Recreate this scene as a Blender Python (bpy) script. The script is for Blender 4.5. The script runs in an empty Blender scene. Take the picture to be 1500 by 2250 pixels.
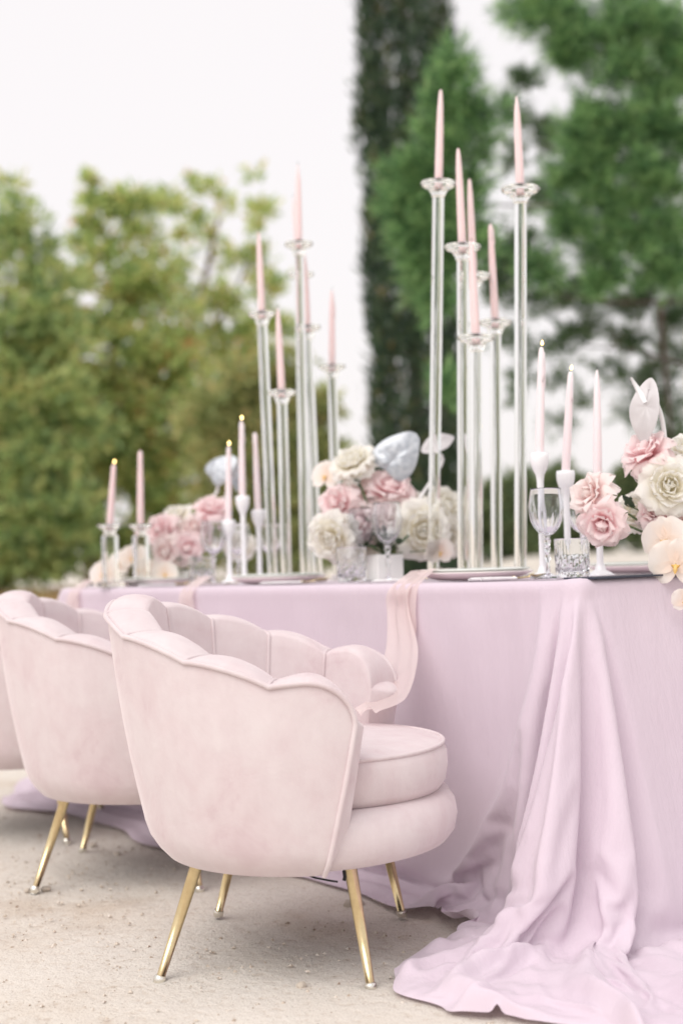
import bpy, bmesh, math, random
import numpy as np
from mathutils import Matrix, Vector, noise as mnoise

R = math.radians
scene = bpy.context.scene
col = scene.collection
random.seed(7)
rng = np.random.RandomState(11)

# ------------------------------------------------------------------ camera
EYE = Vector((0.0, 0.0, 0.845))
cam = bpy.data.cameras.new('camera')
cam.sensor_fit = 'HORIZONTAL'
cam.sensor_width = 24.0
cam.lens = 50.0
cam.clip_start = 0.05
cam.clip_end = 2000.0
cam.dof.use_dof = True
cam.dof.focus_distance = 2.98
cam.dof.aperture_fstop = 1.8
cam_o = bpy.data.objects.new('camera', cam)
col.objects.link(cam_o)
CAM = Matrix.Translation(EYE) @ Matrix.Rotation(R(90 + 1.69), 4, 'X') @ Matrix.Rotation(R(-1.6), 4, 'Z')
cam_o.matrix_world = CAM
scene.camera = cam_o
CR = CAM.to_3x3()

# ------------------------------------------------------------------ sky
world = bpy.data.worlds.new('World')
scene.world = world
world.use_nodes = True
wn = world.node_tree.nodes
wl = world.node_tree.links
wn.clear()
sky = wn.new('ShaderNodeTexSky')
sky.sky_type = 'NISHITA'
sky.sun_disc = False
SUN_DIR = Vector((-0.38, -0.62, 0.85)).normalized()
sky.sun_elevation = math.asin(SUN_DIR.z)
sky.sun_rotation = math.atan2(SUN_DIR.x, SUN_DIR.y)
sky.dust_density = 6.0
bg_sky = wn.new('ShaderNodeBackground')
bg_sky.inputs[1].default_value = 0.12
bg_veil = wn.new('ShaderNodeBackground')           # the even high overcast of the photograph
bg_veil.inputs[0].default_value = (1.0, 0.952, 0.945, 1)
bg_veil.inputs[1].default_value = 0.64
mix = wn.new('ShaderNodeMixShader')
mix.inputs[0].default_value = 0.90
wout = wn.new('ShaderNodeOutputWorld')
wl.new(sky.outputs[0], bg_sky.inputs[0])
wl.new(bg_sky.outputs[0], mix.inputs[1])
wl.new(bg_veil.outputs[0], mix.inputs[2])
wl.new(mix.outputs[0], wout.inputs[0])

# ------------------------------------------------------------------ sun behind the overcast
sun = bpy.data.lights.new('sun', 'SUN')
sun.energy = 1.15
sun.angle = R(50)
sun.color = (1.0, 0.985, 0.965)
sun_o = bpy.data.objects.new('sun', sun)
sun_o.rotation_euler = SUN_DIR.to_track_quat('Z', 'Y').to_euler()
col.objects.link(sun_o)

scene.view_settings.view_transform = 'Standard'
scene.view_settings.look = 'None'
scene.view_settings.gamma = 1.0
scene.view_settings.exposure = 0.72
scene.view_settings.use_curve_mapping = False
scene.render.engine = 'CYCLES'
cy = scene.cycles
cy.use_denoising = True
cy.max_bounces = 14
cy.transmission_bounces = 12
cy.transparent_max_bounces = 12
cy.glossy_bounces = 6
cy.diffuse_bounces = 6
cy.caustics_reflective = False
cy.caustics_refractive = True
cy.blur_glossy = 0.6
cy.sample_clamp_indirect = 6.0

# ------------------------------------------------------------------ helpers
F = 3125.0


def at(px, py, Y):
    """point seen at photo pixel (px, py) that stands Y metres deep in the place"""
    d = CR @ Vector(((px - 750) / F, -(py - 1125) / F, -1.0))
    return EYE + d * (Y / d.y)


def ground_z(x, y):
    def ss(a):
        a = min(1.0, max(0.0, a))
        return a * a * (3 - 2 * a)
    return 0.20 * ss((y - 9) / 15) + 0.52 * ss((x - 0.6) / 3.2) * ss((y - 6.5) / 8)


C0 = Vector((0.505, 3.10, 0))
E1 = Vector((-0.6, 0.8, 0))
E2 = Vector((0.8, 0.6, 0))
TL, TW = 2.56, 1.0


def top_z(s):
    return 0.765 - 0.010 * s


def tab(s, t, h=0.0):
    p = C0 + E1 * s + E2 * t
    p.z = top_z(s) + 0.0095 + h
    return p


def on_table(px, Y, h=0.0):
    """table-top point in photo column px at depth Y"""
    p = at(px, 1265, Y)
    q = p - C0
    s = q.x * E1.x + q.y * E1.y
    return Vector((p.x, p.y, top_z(s) + 0.0095 + h))


def link(o, parent=None):
    col.objects.link(o)
    if parent is not None:
        o.parent = parent
    return o


def mesh_obj(name, V, Fc, m=None, parent=None, smooth=True):
    me = bpy.data.meshes.new(name)
    me.from_pydata([tuple(v) for v in V], [], Fc)
    me.update()
    if smooth:
        me.shade_smooth()
    if m is not None:
        me.materials.append(m)
    return link(bpy.data.objects.new(name, me), parent)


def inst(name, me, parent=None, mw=None):
    o = bpy.data.objects.new(name, me)
    link(o, parent)
    if mw is not None:
        o.matrix_local = mw
    return o


def tag(o, label, cat, group=None):
    o['label'] = label
    o['category'] = cat
    if group:
        o['group'] = group
    return o


def thing(name, label, cat, loc=(0, 0, 0), rz=0.0, group=None):
    o = bpy.data.objects.new(name, None)
    o.empty_display_size = 0.05
    o.location = loc
    o.rotation_euler = (0, 0, rz)
    col.objects.link(o)
    return tag(o, label, cat, group)


class MB:
    """collects shapes into one mesh"""

    def __init__(self):
        self.v = []
        self.f = []

    def add(self, V, Fc):
        n = len(self.v)
        self.v += [tuple(p) for p in V]
        self.f += [tuple(i + n for i in q) for q in Fc]
        return self

    def grid(self, P, closeu=False, closev=False):
        """P[i][j] lists of points"""
        ni, nj = len(P), len(P[0])
        V = [p for row in P for p in row]
        Fc = []
        for i in range(ni if closeu else ni - 1):
            for j in range(nj if closev else nj - 1):
                a = i * nj + j
                b = ((i + 1) % ni) * nj + j
                c = ((i + 1) % ni) * nj + (j + 1) % nj
                d = i * nj + (j + 1) % nj
                Fc.append((a, b, c, d))
        return self.add(V, Fc)

    def lathe(self, prof, n=24, c=(0, 0, 0), close=False, phase=0.0):
        P = []
        for k in range(n):
            a = 2 * math.pi * k / n + phase
            P.append([(c[0] + r * math.cos(a), c[1] + r * math.sin(a), c[2] + z) for r, z in prof])
        if close:
            P = [row + [row[0]] for row in P]
        return self.grid(P, closeu=True)

    def tube(self, pts, rad, n=8, cap=True):
        pts = [Vector(p) for p in pts]
        if not isinstance(rad, (list, tuple)):
            rad = [rad] * len(pts)
        P = []
        up = None
        for i, p in enumerate(pts):
            t = (pts[min(i + 1, len(pts) - 1)] - pts[max(i - 1, 0)])
            t = t.normalized() if t.length > 1e-9 else Vector((0, 0, 1))
            if up is None:
                up = t.orthogonal().normalized()
            else:
                up = (up - t * up.dot(t))
                up = up.normalized() if up.length > 1e-6 else t.orthogonal().normalized()
            s = t.cross(up)
            P.append([p + (up * math.cos(2 * math.pi * k / n) + s * math.sin(2 * math.pi * k / n)) * rad[i] for k in range(n)])
        self.grid(P, closev=True)
        if cap:
            m = len(self.v)
            N = len(P) * n
            self.f.append(tuple(range(m - N, m - N + n))[::-1])
            self.f.append(tuple(range(m - n, m)))
        return self

    def box(self, c, h, rz=0.0):
        V = []
        ca, sa = math.cos(rz), math.sin(rz)
        for sx in (-1, 1):
            for sy in (-1, 1):
                for sz in (-1, 1):
                    x, y = sx * h[0], sy * h[1]
                    V.append((c[0] + x * ca - y * sa, c[1] + x * sa + y * ca, c[2] + sz * h[2]))
        return self.add(V, [(0, 1, 3, 2), (4, 6, 7, 5), (0, 4, 5, 1), (2, 3, 7, 6), (0, 2, 6, 4), (1, 5, 7, 3)])

    def build(self, name, m=None, parent=None, smooth=True, fix=False, bevel=0.0):
        o = mesh_obj(name, self.v, self.f, m, parent, smooth)
        if fix or bevel:
            bm = bmesh.new()
            bm.from_mesh(o.data)
            if bevel:
                bmesh.ops.bevel(bm, geom=bm.edges[:], offset=bevel, segments=2, affect='EDGES', profile=0.6)
            bmesh.ops.recalc_face_normals(bm, faces=bm.faces)
            bm.to_mesh(o.data)
            bm.free()
            if smooth:
                o.data.shade_smooth()
        return o


def numpy_mesh(name, V, nper, m, parent=None, smooth=False):
    """V: (k*nper,3) array, each nper verts are one face"""
    k = len(V) // nper
    me = bpy.data.meshes.new(name)
    me.vertices.add(len(V))
    me.vertices.foreach_set('co', np.ascontiguousarray(V, dtype=np.float32).ravel())
    me.loops.add(len(V))
    me.loops.foreach_set('vertex_index', np.arange(len(V), dtype=np.int32))
    me.polygons.add(k)
    me.polygons.foreach_set('loop_start', np.arange(0, len(V), nper, dtype=np.int32))
    me.update(calc_edges=True)
    me.materials.append(m)
    return link(bpy.data.objects.new(name, me), parent)


# ------------------------------------------------------------------ materials
def nodes_of(name):
    m = bpy.data.materials.new(name)
    m.use_nodes = True
    n = m.node_tree.nodes
    b = n['Principled BSDF']
    return m, n, m.node_tree.links, b


def tex_noise(n, l, scale, detail=3.0, rough=0.55, coord='Object', vec_scale=None):
    tc = n.new('ShaderNodeTexCoord')
    nz = n.new('ShaderNodeTexNoise')
    nz.inputs['Scale'].default_value = scale
    nz.inputs['Detail'].default_value = detail
    nz.inputs['Roughness'].default_value = rough
    if vec_scale:
        mp = n.new('ShaderNodeMapping')
        mp.inputs['Scale'].default_value = vec_scale
        l.new(tc.outputs[coord], mp.inputs[0])
        l.new(mp.outputs[0], nz.inputs['Vector'])
    else:
        l.new(tc.outputs[coord], nz.inputs['Vector'])
    return nz


def ramp(n, l, src, stops):
    r = n.new('ShaderNodeValToRGB')
    e = r.color_ramp.elements
    while len(e) > 1:
        e.remove(e[-1])
    e[0].position = stops[0][0]
    e[0].color = (*stops[0][1], 1)
    for p, c in stops[1:]:
        k = e.new(p)
        k.color = (*c, 1)
    l.new(src, r.inputs[0])
    return r


def bump(n, l, b, src, strength, dist):
    bp = n.new('ShaderNodeBump')
    bp.inputs['Strength'].default_value = strength
    bp.inputs['Distance'].default_value = dist
    l.new(src, bp.inputs['Height'])
    l.new(bp.outputs[0], b.inputs['Normal'])
    return bp


def simple(name, c1, c2=None, scale=20.0, rough=0.5, metal=0.0, coat=0.0, bmp=0.0, sss=0.0, spec=0.5, coord='Object'):
    m, n, l, b = nodes_of(name)
    c2 = c2 or tuple(x * 0.88 for x in c1)
    nz = tex_noise(n, l, scale, coord=coord)
    r = ramp(n, l, nz.outputs[0], [(0.3, c2), (0.7, c1)])
    l.new(r.outputs[0], b.inputs['Base Color'])
    b.inputs['Roughness'].default_value = rough
    b.inputs['Metallic'].default_value = metal
    b.inputs['Coat Weight'].default_value = coat
    b.inputs['Specular IOR Level'].default_value = spec
    if sss:
        b.inputs['Subsurface Weight'].default_value = sss
        b.inputs['Subsurface Radius'].default_value = (0.012, 0.007, 0.006)
        b.inputs['Subsurface Scale'].default_value = 1.0
    if bmp:
        bump(n, l, b, nz.outputs[0], bmp, 0.002)
    return m


def mat_velvet():
    m, n, l, b = nodes_of('pink_velvet')
    big = tex_noise(n, l, 7.5, 5.0, 0.62)
    big.inputs['Distortion'].default_value = 0.5
    r = ramp(n, l, big.outputs[0], [(0.27, (0.59, 0.475, 0.495)), (0.40, (0.645, 0.55, 0.562)), (0.52, (0.655, 0.572, 0.582)), (0.75, (0.67, 0.60, 0.605))])
    nap = tex_noise(n, l, 26.0, 4.0, 0.6, vec_scale=(1.0, 1.0, 0.6))
    rn = ramp(n, l, nap.outputs[0], [(0.3, (0.95, 0.93, 0.935)), (0.6, (1, 1, 1))])
    mxv = n.new('ShaderNodeMix')
    mxv.data_type = 'RGBA'
    mxv.blend_type = 'MULTIPLY'
    mxv.inputs[0].default_value = 1.0
    l.new(r.outputs[0], mxv.inputs[6])
    l.new(rn.outputs[0], mxv.inputs[7])
    l.new(mxv.outputs[2], b.inputs['Base Color'])
    b.inputs['Roughness'].default_value = 0.85
    b.inputs['Specular IOR Level'].default_value = 0.15
    b.inputs['Sheen Weight'].default_value = 0.55
    b.inputs['Sheen Roughness'].default_value = 0.35
    b.inputs['Sheen Tint'].default_value = (1.0, 0.90, 0.91, 1)
    fine = tex_noise(n, l, 42.0, 3.0)
    add = n.new('ShaderNodeMath')
    add.operation = 'MULTIPLY_ADD'
    add.inputs[1].default_value = 0.35
    l.new(fine.outputs[0], add.inputs[0])
    l.new(big.outputs[0], add.inputs[2])
    bump(n, l, b, add.outputs[0], 0.35, 0.006)
    return m


def mat_cloth(name, c1, c2, transl, wrinkle=0.25, alpha=1.0):
    m, n, l, b = nodes_of(name)
    nz = tex_noise(n, l, 3.0, 3.0)
    r = ramp(n, l, nz.outputs[0], [(0.3, c2), (0.7, c1)])
    l.new(r.outputs[0], b.inputs['Base Color'])
    b.inputs['Roughness'].default_value = 0.9
    b.inputs['Specular IOR Level'].default_value = 0.1
    b.inputs['Sheen Weight'].default_value = 0.25
    b.inputs['Sheen Roughness'].default_value = 0.5
    wr = tex_noise(n, l, 9.0, 5.0, 0.6, vec_scale=(2.2, 2.2, 0.45))
    weave = tex_noise(n, l, 260.0, 2.0, vec_scale=(1.0, 1.0, 0.22))
    add = n.new('ShaderNodeMath')
    add.operation = 'MULTIPLY_ADD'
    add.inputs[1].default_value = 0.06
    l.new(weave.outputs[0], add.inputs[0])
    l.new(wr.outputs[0], add.inputs[2])
    bp = bump(n, l, b, add.outputs[0], wrinkle, 0.012)
    tr = n.new('ShaderNodeBsdfTranslucent')
    l.new(r.outputs[0], tr.inputs[0])
    l.new(bp.outputs[0], tr.inputs['Normal'])
    mx = n.new('ShaderNodeMixShader')
    mx.inputs[0].default_value = transl
    l.new(b.outputs[0], mx.inputs[1])
    l.new(tr.outputs[0], mx.inputs[2])
    last = mx
    if alpha < 1.0:
        tp = n.new('ShaderNodeBsdfTransparent')
        m2 = n.new('ShaderNodeMixShader')
        m2.inputs[0].default_value = alpha
        l.new(tp.outputs[0], m2.inputs[1])
        l.new(mx.outputs[0], m2.inputs[2])
        last = m2
    l.new(last.outputs[0], n['Material Output'].inputs[0])
    return m


def mat_leaf(name, stops, scale=0.8, transl=0.35, rough=0.6, mixn=0.5):
    """colour differs from leaf to leaf and from spray to spray"""
    m, n, l, b = nodes_of(name)
    geo = n.new('ShaderNodeNewGeometry')
    nz = tex_noise(n, l, scale, 3.0)
    mx = n.new('ShaderNodeMix')
    mx.data_type = 'FLOAT'
    mx.inputs[0].default_value = mixn
    l.new(geo.outputs['Random Per Island'], mx.inputs[2])
    l.new(nz.outputs[0], mx.inputs[3])
    r = ramp(n, l, mx.outputs[0], stops)
    l.new(r.outputs[0], b.inputs['Base Color'])
    b.inputs['Roughness'].default_value = rough
    b.inputs['Specular IOR Level'].default_value = 0.3
    tr = n.new('ShaderNodeBsdfTranslucent')
    l.new(r.outputs[0], tr.inputs[0])
    ms = n.new('ShaderNodeMixShader')
    ms.inputs[0].default_value = transl
    l.new(b.outputs[0], ms.inputs[1])
    l.new(tr.outputs[0], ms.inputs[2])
    l.new(ms.outputs[0], n['Material Output'].inputs[0])
    return m


def mat_petal(name, c_in, c_out, transl=0.48):
    m, n, l, b = nodes_of(name)
    tc = n.new('ShaderNodeTexCoord')
    sp = n.new('ShaderNodeSeparateXYZ')
    l.new(tc.outputs['Object'], sp.inputs[0])
    nz = n.new('ShaderNodeTexNoise')
    nz.inputs['Scale'].default_value = 3.0
    l.new(tc.outputs['Object'], nz.inputs['Vector'])
    ad = n.new('ShaderNodeMath')
    ad.operation = 'MULTIPLY_ADD'
    ad.inputs[1].default_value = 0.35
    l.new(nz.outputs[0], ad.inputs[0])
    l.new(sp.outputs['Z'], ad.inputs[2])
    r = ramp(n, l, ad.outputs[0], [(0.25, c_in), (0.95, c_out)])
    l.new(r.outputs[0], b.inputs['Base Color'])
    b.inputs['Roughness'].default_value = 0.55
    b.inputs['Specular IOR Level'].default_value = 0.25
    b.inputs['Sheen Weight'].default_value = 0.2
    vn = n.new('ShaderNodeTexNoise')
    mp = n.new('ShaderNodeMapping')
    mp.inputs['Scale'].default_value = (14, 14, 1.5)
    l.new(tc.outputs['Object'], mp.inputs[0])
    l.new(mp.outputs[0], vn.inputs['Vector'])
    bump(n, l, b, vn.outputs[0], 0.12, 0.02)
    tr = n.new('ShaderNodeBsdfTranslucent')
    l.new(r.outputs[0], tr.inputs[0])
    ms = n.new('ShaderNodeMixShader')
    ms.inputs[0].default_value = transl
    l.new(b.outputs[0], ms.inputs[1])
    l.new(tr.outputs[0], ms.inputs[2])
    l.new(ms.outputs[0], n['Material Output'].inputs[0])
    return m


def mat_glass(name, tint=(1, 1, 1), ior=1.5, rough=0.0, bmp=0.0):
    m, n, l, b = nodes_of(name)
    g = n.new('ShaderNodeBsdfGlass')
    nz = tex_noise(n, l, 30.0, 2.0)
    r = ramp(n, l, nz.outputs[0], [(0.2, tuple(x * 0.985 for x in tint)), (0.8, tint)])
    l.new(r.outputs[0], g.inputs['Color'])
    g.inputs['IOR'].default_value = ior
    g.inputs['Roughness'].default_value = rough
    if bmp:
        bp = n.new('ShaderNodeBump')
        bp.inputs['Strength'].default_value = bmp
        bp.inputs['Distance'].default_value = 0.004
        l.new(nz.outputs[0], bp.inputs['Height'])
        l.new(bp.outputs[0], g.inputs['Normal'])
    l.new(g.outputs[0], n['Material Output'].inputs[0])
    return m


def mat_ground():
    m, n, l, b = nodes_of('pale_sandy_ground')
    big = tex_noise(n, l, 1.3, 5.0, 0.6)
    fine = tex_noise(n, l, 38.0, 6.0, 0.65)
    grit = tex_noise(n, l, 210.0, 3.0, 0.6)
    r1 = ramp(n, l, big.outputs[0], [(0.30, (0.58, 0.495, 0.41)), (0.44, (0.69, 0.64, 0.575)), (0.75, (0.75, 0.715, 0.665))])
    r2 = ramp(n, l, fine.outputs[0], [(0.30, (0.70, 0.60, 0.52)), (0.44, (0.97, 0.95, 0.93)), (0.80, (1.0, 1.0, 1.0))])
    mx = n.new('ShaderNodeMix')
    mx.data_type = 'RGBA'
    mx.blend_type = 'MULTIPLY'
    mx.inputs[0].default_value = 0.6
    l.new(r1.outputs[0], mx.inputs[6])
    l.new(r2.outputs[0], mx.inputs[7])
    r3 = ramp(n, l, grit.outputs[0], [(0.30, (0.42, 0.35, 0.30)), (0.41, (1, 1, 1))])
    mx2 = n.new('ShaderNodeMix')
    mx2.data_type = 'RGBA'
    mx2.blend_type = 'MULTIPLY'
    mx2.inputs[0].default_value = 0.75
    l.new(mx.outputs[2], mx2.inputs[6])
    l.new(r3.outputs[0], mx2.inputs[7])
    l.new(mx2.outputs[2], b.inputs['Base Color'])
    b.inputs['Roughness'].default_value = 0.95
    b.inputs['Specular IOR Level'].default_value = 0.1
    ad = n.new('ShaderNodeMath')
    ad.operation = 'MULTIPLY_ADD'
    ad.inputs[1].default_value = 0.30
    l.new(grit.outputs[0], ad.inputs[0])
    l.new(fine.outputs[0], ad.inputs[2])
    bump(n, l, b, ad.outputs[0], 0.55, 0.014)
    return m


M = {}
M['velvet'] = mat_velvet()
M['cloth'] = mat_cloth('lilac_linen', (0.71, 0.605, 0.68), (0.685, 0.575, 0.655), 0.12, 0.42)
M['napkin'] = mat_cloth('peach_chiffon', (0.86, 0.75, 0.73), (0.84, 0.71, 0.69), 0.4, 0.3, 0.74)
M['gold'] = simple('brushed_gold', (0.76, 0.62, 0.37), (0.66, 0.53, 0.31), 60, 0.24, 1.0)
M['silver'] = simple('bright_metal_cap', (0.85, 0.82, 0.74), None, 40, 0.18, 1.0)
M['black'] = simple('black_fabric', (0.015, 0.014, 0.014), None, 80, 0.9)
M['navy'] = simple('dark_navy', (0.03, 0.035, 0.06), None, 50, 0.5)
M['wax'] = simple('pink_wax', (0.80, 0.635, 0.635), (0.78, 0.61, 0.61), 14, 0.42, sss=0.25)
M['wax_pale'] = simple('pale_lilac_wax', (0.83, 0.735, 0.755), (0.81, 0.71, 0.73), 14, 0.42, sss=0.25)
M['wick'] = simple('burnt_wick', (0.02, 0.015, 0.012), None, 90, 0.9)
M['ceramic'] = simple('white_ceramic', (0.84, 0.84, 0.86), (0.80, 0.80, 0.83), 10, 0.28, coat=0.3)
M['plate_pink'] = simple('blush_glaze', (0.88, 0.82, 0.80), (0.86, 0.79, 0.77), 8, 0.3, coat=0.3)
M['plate_mint'] = simple('mint_white_glaze', (0.80, 0.84, 0.80), (0.77, 0.82, 0.78), 8, 0.25, coat=0.4)
M['handle'] = simple('white_handle', (0.85, 0.84, 0.84), None, 30, 0.3)
M['vase'] = simple('matt_white_vase', (0.82, 0.82, 0.80), (0.78, 0.78, 0.76), 12, 0.55)
M['crystal'] = mat_glass('clear_crystal', (0.995, 0.998, 0.99), 1.5)
M['cutglass'] = mat_glass('cut_crystal', (0.99, 0.995, 1.0), 1.52)
M['wineglass'] = mat_glass('thin_clear_glass', (0.985, 0.99, 1.0), 1.45)
M['pearl'] = simple('silvered_spathe', (0.50, 0.52, 0.55), (0.30, 0.33, 0.37), 60, 0.36, metal=0.3, coat=0.3)
M['white_spathe'] = simple('white_spathe', (0.60, 0.575, 0.585), (0.54, 0.515, 0.525), 25, 0.42, bmp=0.3)
M['stem'] = simple('green_stem', (0.10, 0.16, 0.06), (0.07, 0.115, 0.045), 40, 0.5)
M['leaf'] = simple('rose_leaf', (0.05, 0.10, 0.045), (0.035, 0.07, 0.03), 60, 0.5)
M['white_stem'] = simple('white_painted_stem', (0.80, 0.79, 0.80), None, 40, 0.4)
M['p_pink'] = mat_petal('pink_rose_petal', (0.91, 0.63, 0.66), (0.94, 0.83, 0.83))
M['p_blush'] = mat_petal('blush_rose_petal', (0.92, 0.72, 0.71), (0.94, 0.87, 0.85))
M['p_white'] = mat_petal('ivory_rose_petal', (0.92, 0.87, 0.72), (0.93, 0.92, 0.88), 0.45)
M['p_orchid'] = mat_petal('cream_orchid_petal', (0.90, 0.78, 0.69), (0.91, 0.86, 0.81), 0.4)
M['orchid_lip'] = simple('orange_orchid_lip', (0.75, 0.42, 0.08), (0.70, 0.50, 0.20), 40, 0.5)
M['bark'] = simple('reddish_bark', (0.20, 0.105, 0.07), (0.11, 0.065, 0.045), 9, 0.9, bmp=0.8)
M['bark_grey'] = simple('grey_bark', (0.13, 0.10, 0.08), (0.07, 0.055, 0.045), 9, 0.9, bmp=0.8)
M['ground'] = mat_ground()
M['gravel'] = mat_leaf('mixed_gravel', [(0.1, (0.28, 0.21, 0.16)), (0.35, (0.52, 0.44, 0.36)), (0.7, (0.62, 0.55, 0.47)), (0.95, (0.70, 0.64, 0.58))], 2.0, 0.0, 0.95, 0.15)
M['stone'] = simple('pale_stone', (0.62, 0.55, 0.47), (0.48, 0.41, 0.34), 35, 0.9, bmp=0.5)
_m, _n, _l, _b = nodes_of('candle_flame')
_nz = tex_noise(_n, _l, 60.0)
_r = ramp(_n, _l, _nz.outputs[0], [(0.2, (1.0, 0.55, 0.15)), (0.8, (1.0, 0.82, 0.40))])
_l.new(_r.outputs[0], _b.inputs['Emission Color'])
_b.inputs['Base Color'].default_value = (0.9, 0.6, 0.2, 1)
_b.inputs['Emission Strength'].default_value = 7.0
M['flame'] = _m

# ================================================================== SETTING
def spaced(a, b, step, lo, hi, grow=1.28):
    v = list(np.arange(a, b + 1e-6, step))
    x, s = v[-1], step
    while x < hi:
        s *= grow
        x += s
        v.append(x)
    x, s = v[0], step
    pre = []
    while x > lo:
        s *= grow
        x -= s
        pre.append(x)
    return pre[::-1] + v


gx = spaced(-1.9, 1.3, 0.024, -320, 320)
gy = spaced(2.1, 5.4, 0.026, -60, 420)
GP = []
for x in gx:
    row = []
    for y in gy:
        z = ground_z(x, y)
        if -3 < x < 3 and 1 < y < 9:
            q = Vector((x, y, 0))
            near = 0.011 * (mnoise.noise(q * 2.1) - 0.25) + 0.006 * mnoise.noise(q * 7.0) + 0.0035 * mnoise.noise(q * 23.0)
            z += min(0.0, near) * 0.9 + max(0.0, near) * 0.25 - 0.001
        elif y > 9:
            z += 0.05 * mnoise.noise(Vector((x * 0.3, y * 0.3, 0)))
        row.append((x, y, z))
    GP.append(row)
b = MB()
b.grid(GP)
ground = b.build('ground', M['ground'], fix=False)
ground.data.flip_normals()
ground['kind'] = 'structure'


def rock_mesh(name, seed, m, sub=1):
    r = random.Random(seed)
    bm = bmesh.new()
    bmesh.ops.create_icosphere(bm, subdivisions=sub, radius=1.0)
    sx, sy, sz = r.uniform(.8, 1.25), r.uniform(.7, 1.0), r.uniform(.5, .75)
    for v in bm.verts:
        k = 1 + 0.28 * mnoise.noise(v.co * 1.3 + Vector((seed * 3.1, 0, 0)))
        v.co = Vector((v.co.x * sx * k, v.co.y * sy * k, v.co.z * sz * k))
    me = bpy.data.meshes.new(name)
    bm.to_mesh(me)
    bm.free()
    me.materials.append(m)
    return me


stone_me = [rock_mesh('stone', s, M['stone'], 2) for s in range(3)]
for i, (px, py, r_) in enumerate([(790, 1988, .013), (768, 1990, .016), (828, 1978, .010), (846, 1985, .012), (662, 2168, .011),
                                  (1160, 2222, .016), (1146, 2212, .010), (1188, 2235, .009), (205, 1858, .012), (258, 1878, .010),
                                  (560, 1905, .011), (520, 1830, .012), (100, 1955, .012), (60, 1958, .009)]):
    d = CR @ Vector(((px - 750) / F, -(py - 1125) / F, -1.0))
    p = EYE + d * (-EYE.z / d.z)
    o = inst('stone', stone_me[i % 3])
    o.location = (p.x, p.y, r_ * 0.15)
    o.scale = (r_, r_, r_)
    o.rotation_euler = (0, 0, i * 1.3)
    tag(o, 'small pale loose stone lying on the sandy ground', 'stone', 'loose stones on the sandy ground')

# fine gravel: nobody could count it
n = 12000
gxp = rng.uniform(-1.75, 0.75, n)
gyp = 2.15 + rng.beta(1.3, 1.6, n) * 3.4
keep = np.array([mnoise.noise(Vector((a * 1.7, b_ * 1.7, 3.0))) > -0.12 + rng.uniform(-.25, .25) for a, b_ in zip(gxp, gyp)])
gxp, gyp = gxp[keep], gyp[keep]
n = len(gxp)
sz = 0.0014 + 0.0052 * rng.rand(n) ** 4.5
oc = np.array([(1, 0, 0), (0, 1, 0), (-1, 0, 0), (0, -1, 0), (0, 0, 1), (0, 0, -.6)], float)
tri = np.array([(0, 1, 4), (1, 2, 4), (2, 3, 4), (3, 0, 4), (1, 0, 5), (2, 1, 5), (3, 2, 5), (0, 3, 5)])
base = oc[None] * (1 + 0.5 * (rng.rand(n, 6, 1) - .5)) * sz[:, None, None]
ang = rng.rand(n) * 6.28
ca, sa = np.cos(ang), np.sin(ang)
bx = base[:, :, 0] * ca[:, None] - base[:, :, 1] * sa[:, None]
by = base[:, :, 0] * sa[:, None] + base[:, :, 1] * ca[:, None]
pos = np.stack([bx + gxp[:, None], by + gyp[:, None], base[:, :, 2] * .7 + sz[:, None] * .1 - .002], -1)
o = numpy_mesh('gravel', pos[:, tri].reshape(-1, 3), 3, M['gravel'])
o['kind'] = 'stuff'
tag(o, 'fine pale gravel scattered over the sandy ground', 'gravel')


# ------------------------------------------------------------------ trees
def leaf_quads(P, D, L, Wd, flat=0.25):
    """kite leaves at P pointing along D"""
    n = len(P)
    D = D / (np.linalg.norm(D, axis=1, keepdims=True) + 1e-9)
    A = np.cross(D, rng.normal(size=(n, 3)))
    A /= (np.linalg.norm(A, axis=1, keepdims=True) + 1e-9)
    L = np.broadcast_to(L, n)[:, None]
    Wd = np.broadcast_to(Wd, n)[:, None]
    v0 = P
    v1 = P + D * L * .45 + A * Wd * .5
    v2 = P + D * L
    v3 = P + D * L * .45 - A * Wd * .5
    return np.stack([v0, v1, v2, v3], 1).reshape(-1, 3)


def clumps(blobs, depth, per, sub, spread=0.33, depthk=0.55, thin=0.0):
    """points in many small clumps inside blobs drawn as (px, py, rx, ry, weight) at a depth"""
    out, cen = [], []
    k = F / depth
    for (px, py, rx, ry, wgt) in blobs:
        if thin:
            wgt *= min(1.0, max(thin, (py - 330) / 620))      # airy top, fuller foot
        c = np.array(at(px, py, depth))
        ax = np.array([rx / k, 0.5 * (rx + ry) / k * depthk, ry / k])
        ns = max(3, int(sub * wgt))
        u = rng.normal(size=(ns, 3))
        u /= np.linalg.norm(u, axis=1, keepdims=True)
        u *= (rng.rand(ns, 1) ** 0.45)
        cc = c + u * ax
        cr = ax.mean() * spread * (0.6 + 0.9 * rng.rand(ns))
        m = int(per * wgt / ns)
        g = rng.normal(size=(ns, m, 3)) * cr[:, None, None] * np.array([1, 1, .75])
        out.append((cc[:, None] + g).reshape(-1, 3))
        cen.append(np.repeat(cc, m, axis=0))
    return np.concatenate(out), np.concatenate(cen)


def trunk_part(parent, pts, rads, m, name='trunk', n=9):
    b = MB()
    b.tube(pts, rads, n)
    return b.build(name, m, parent)


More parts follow.
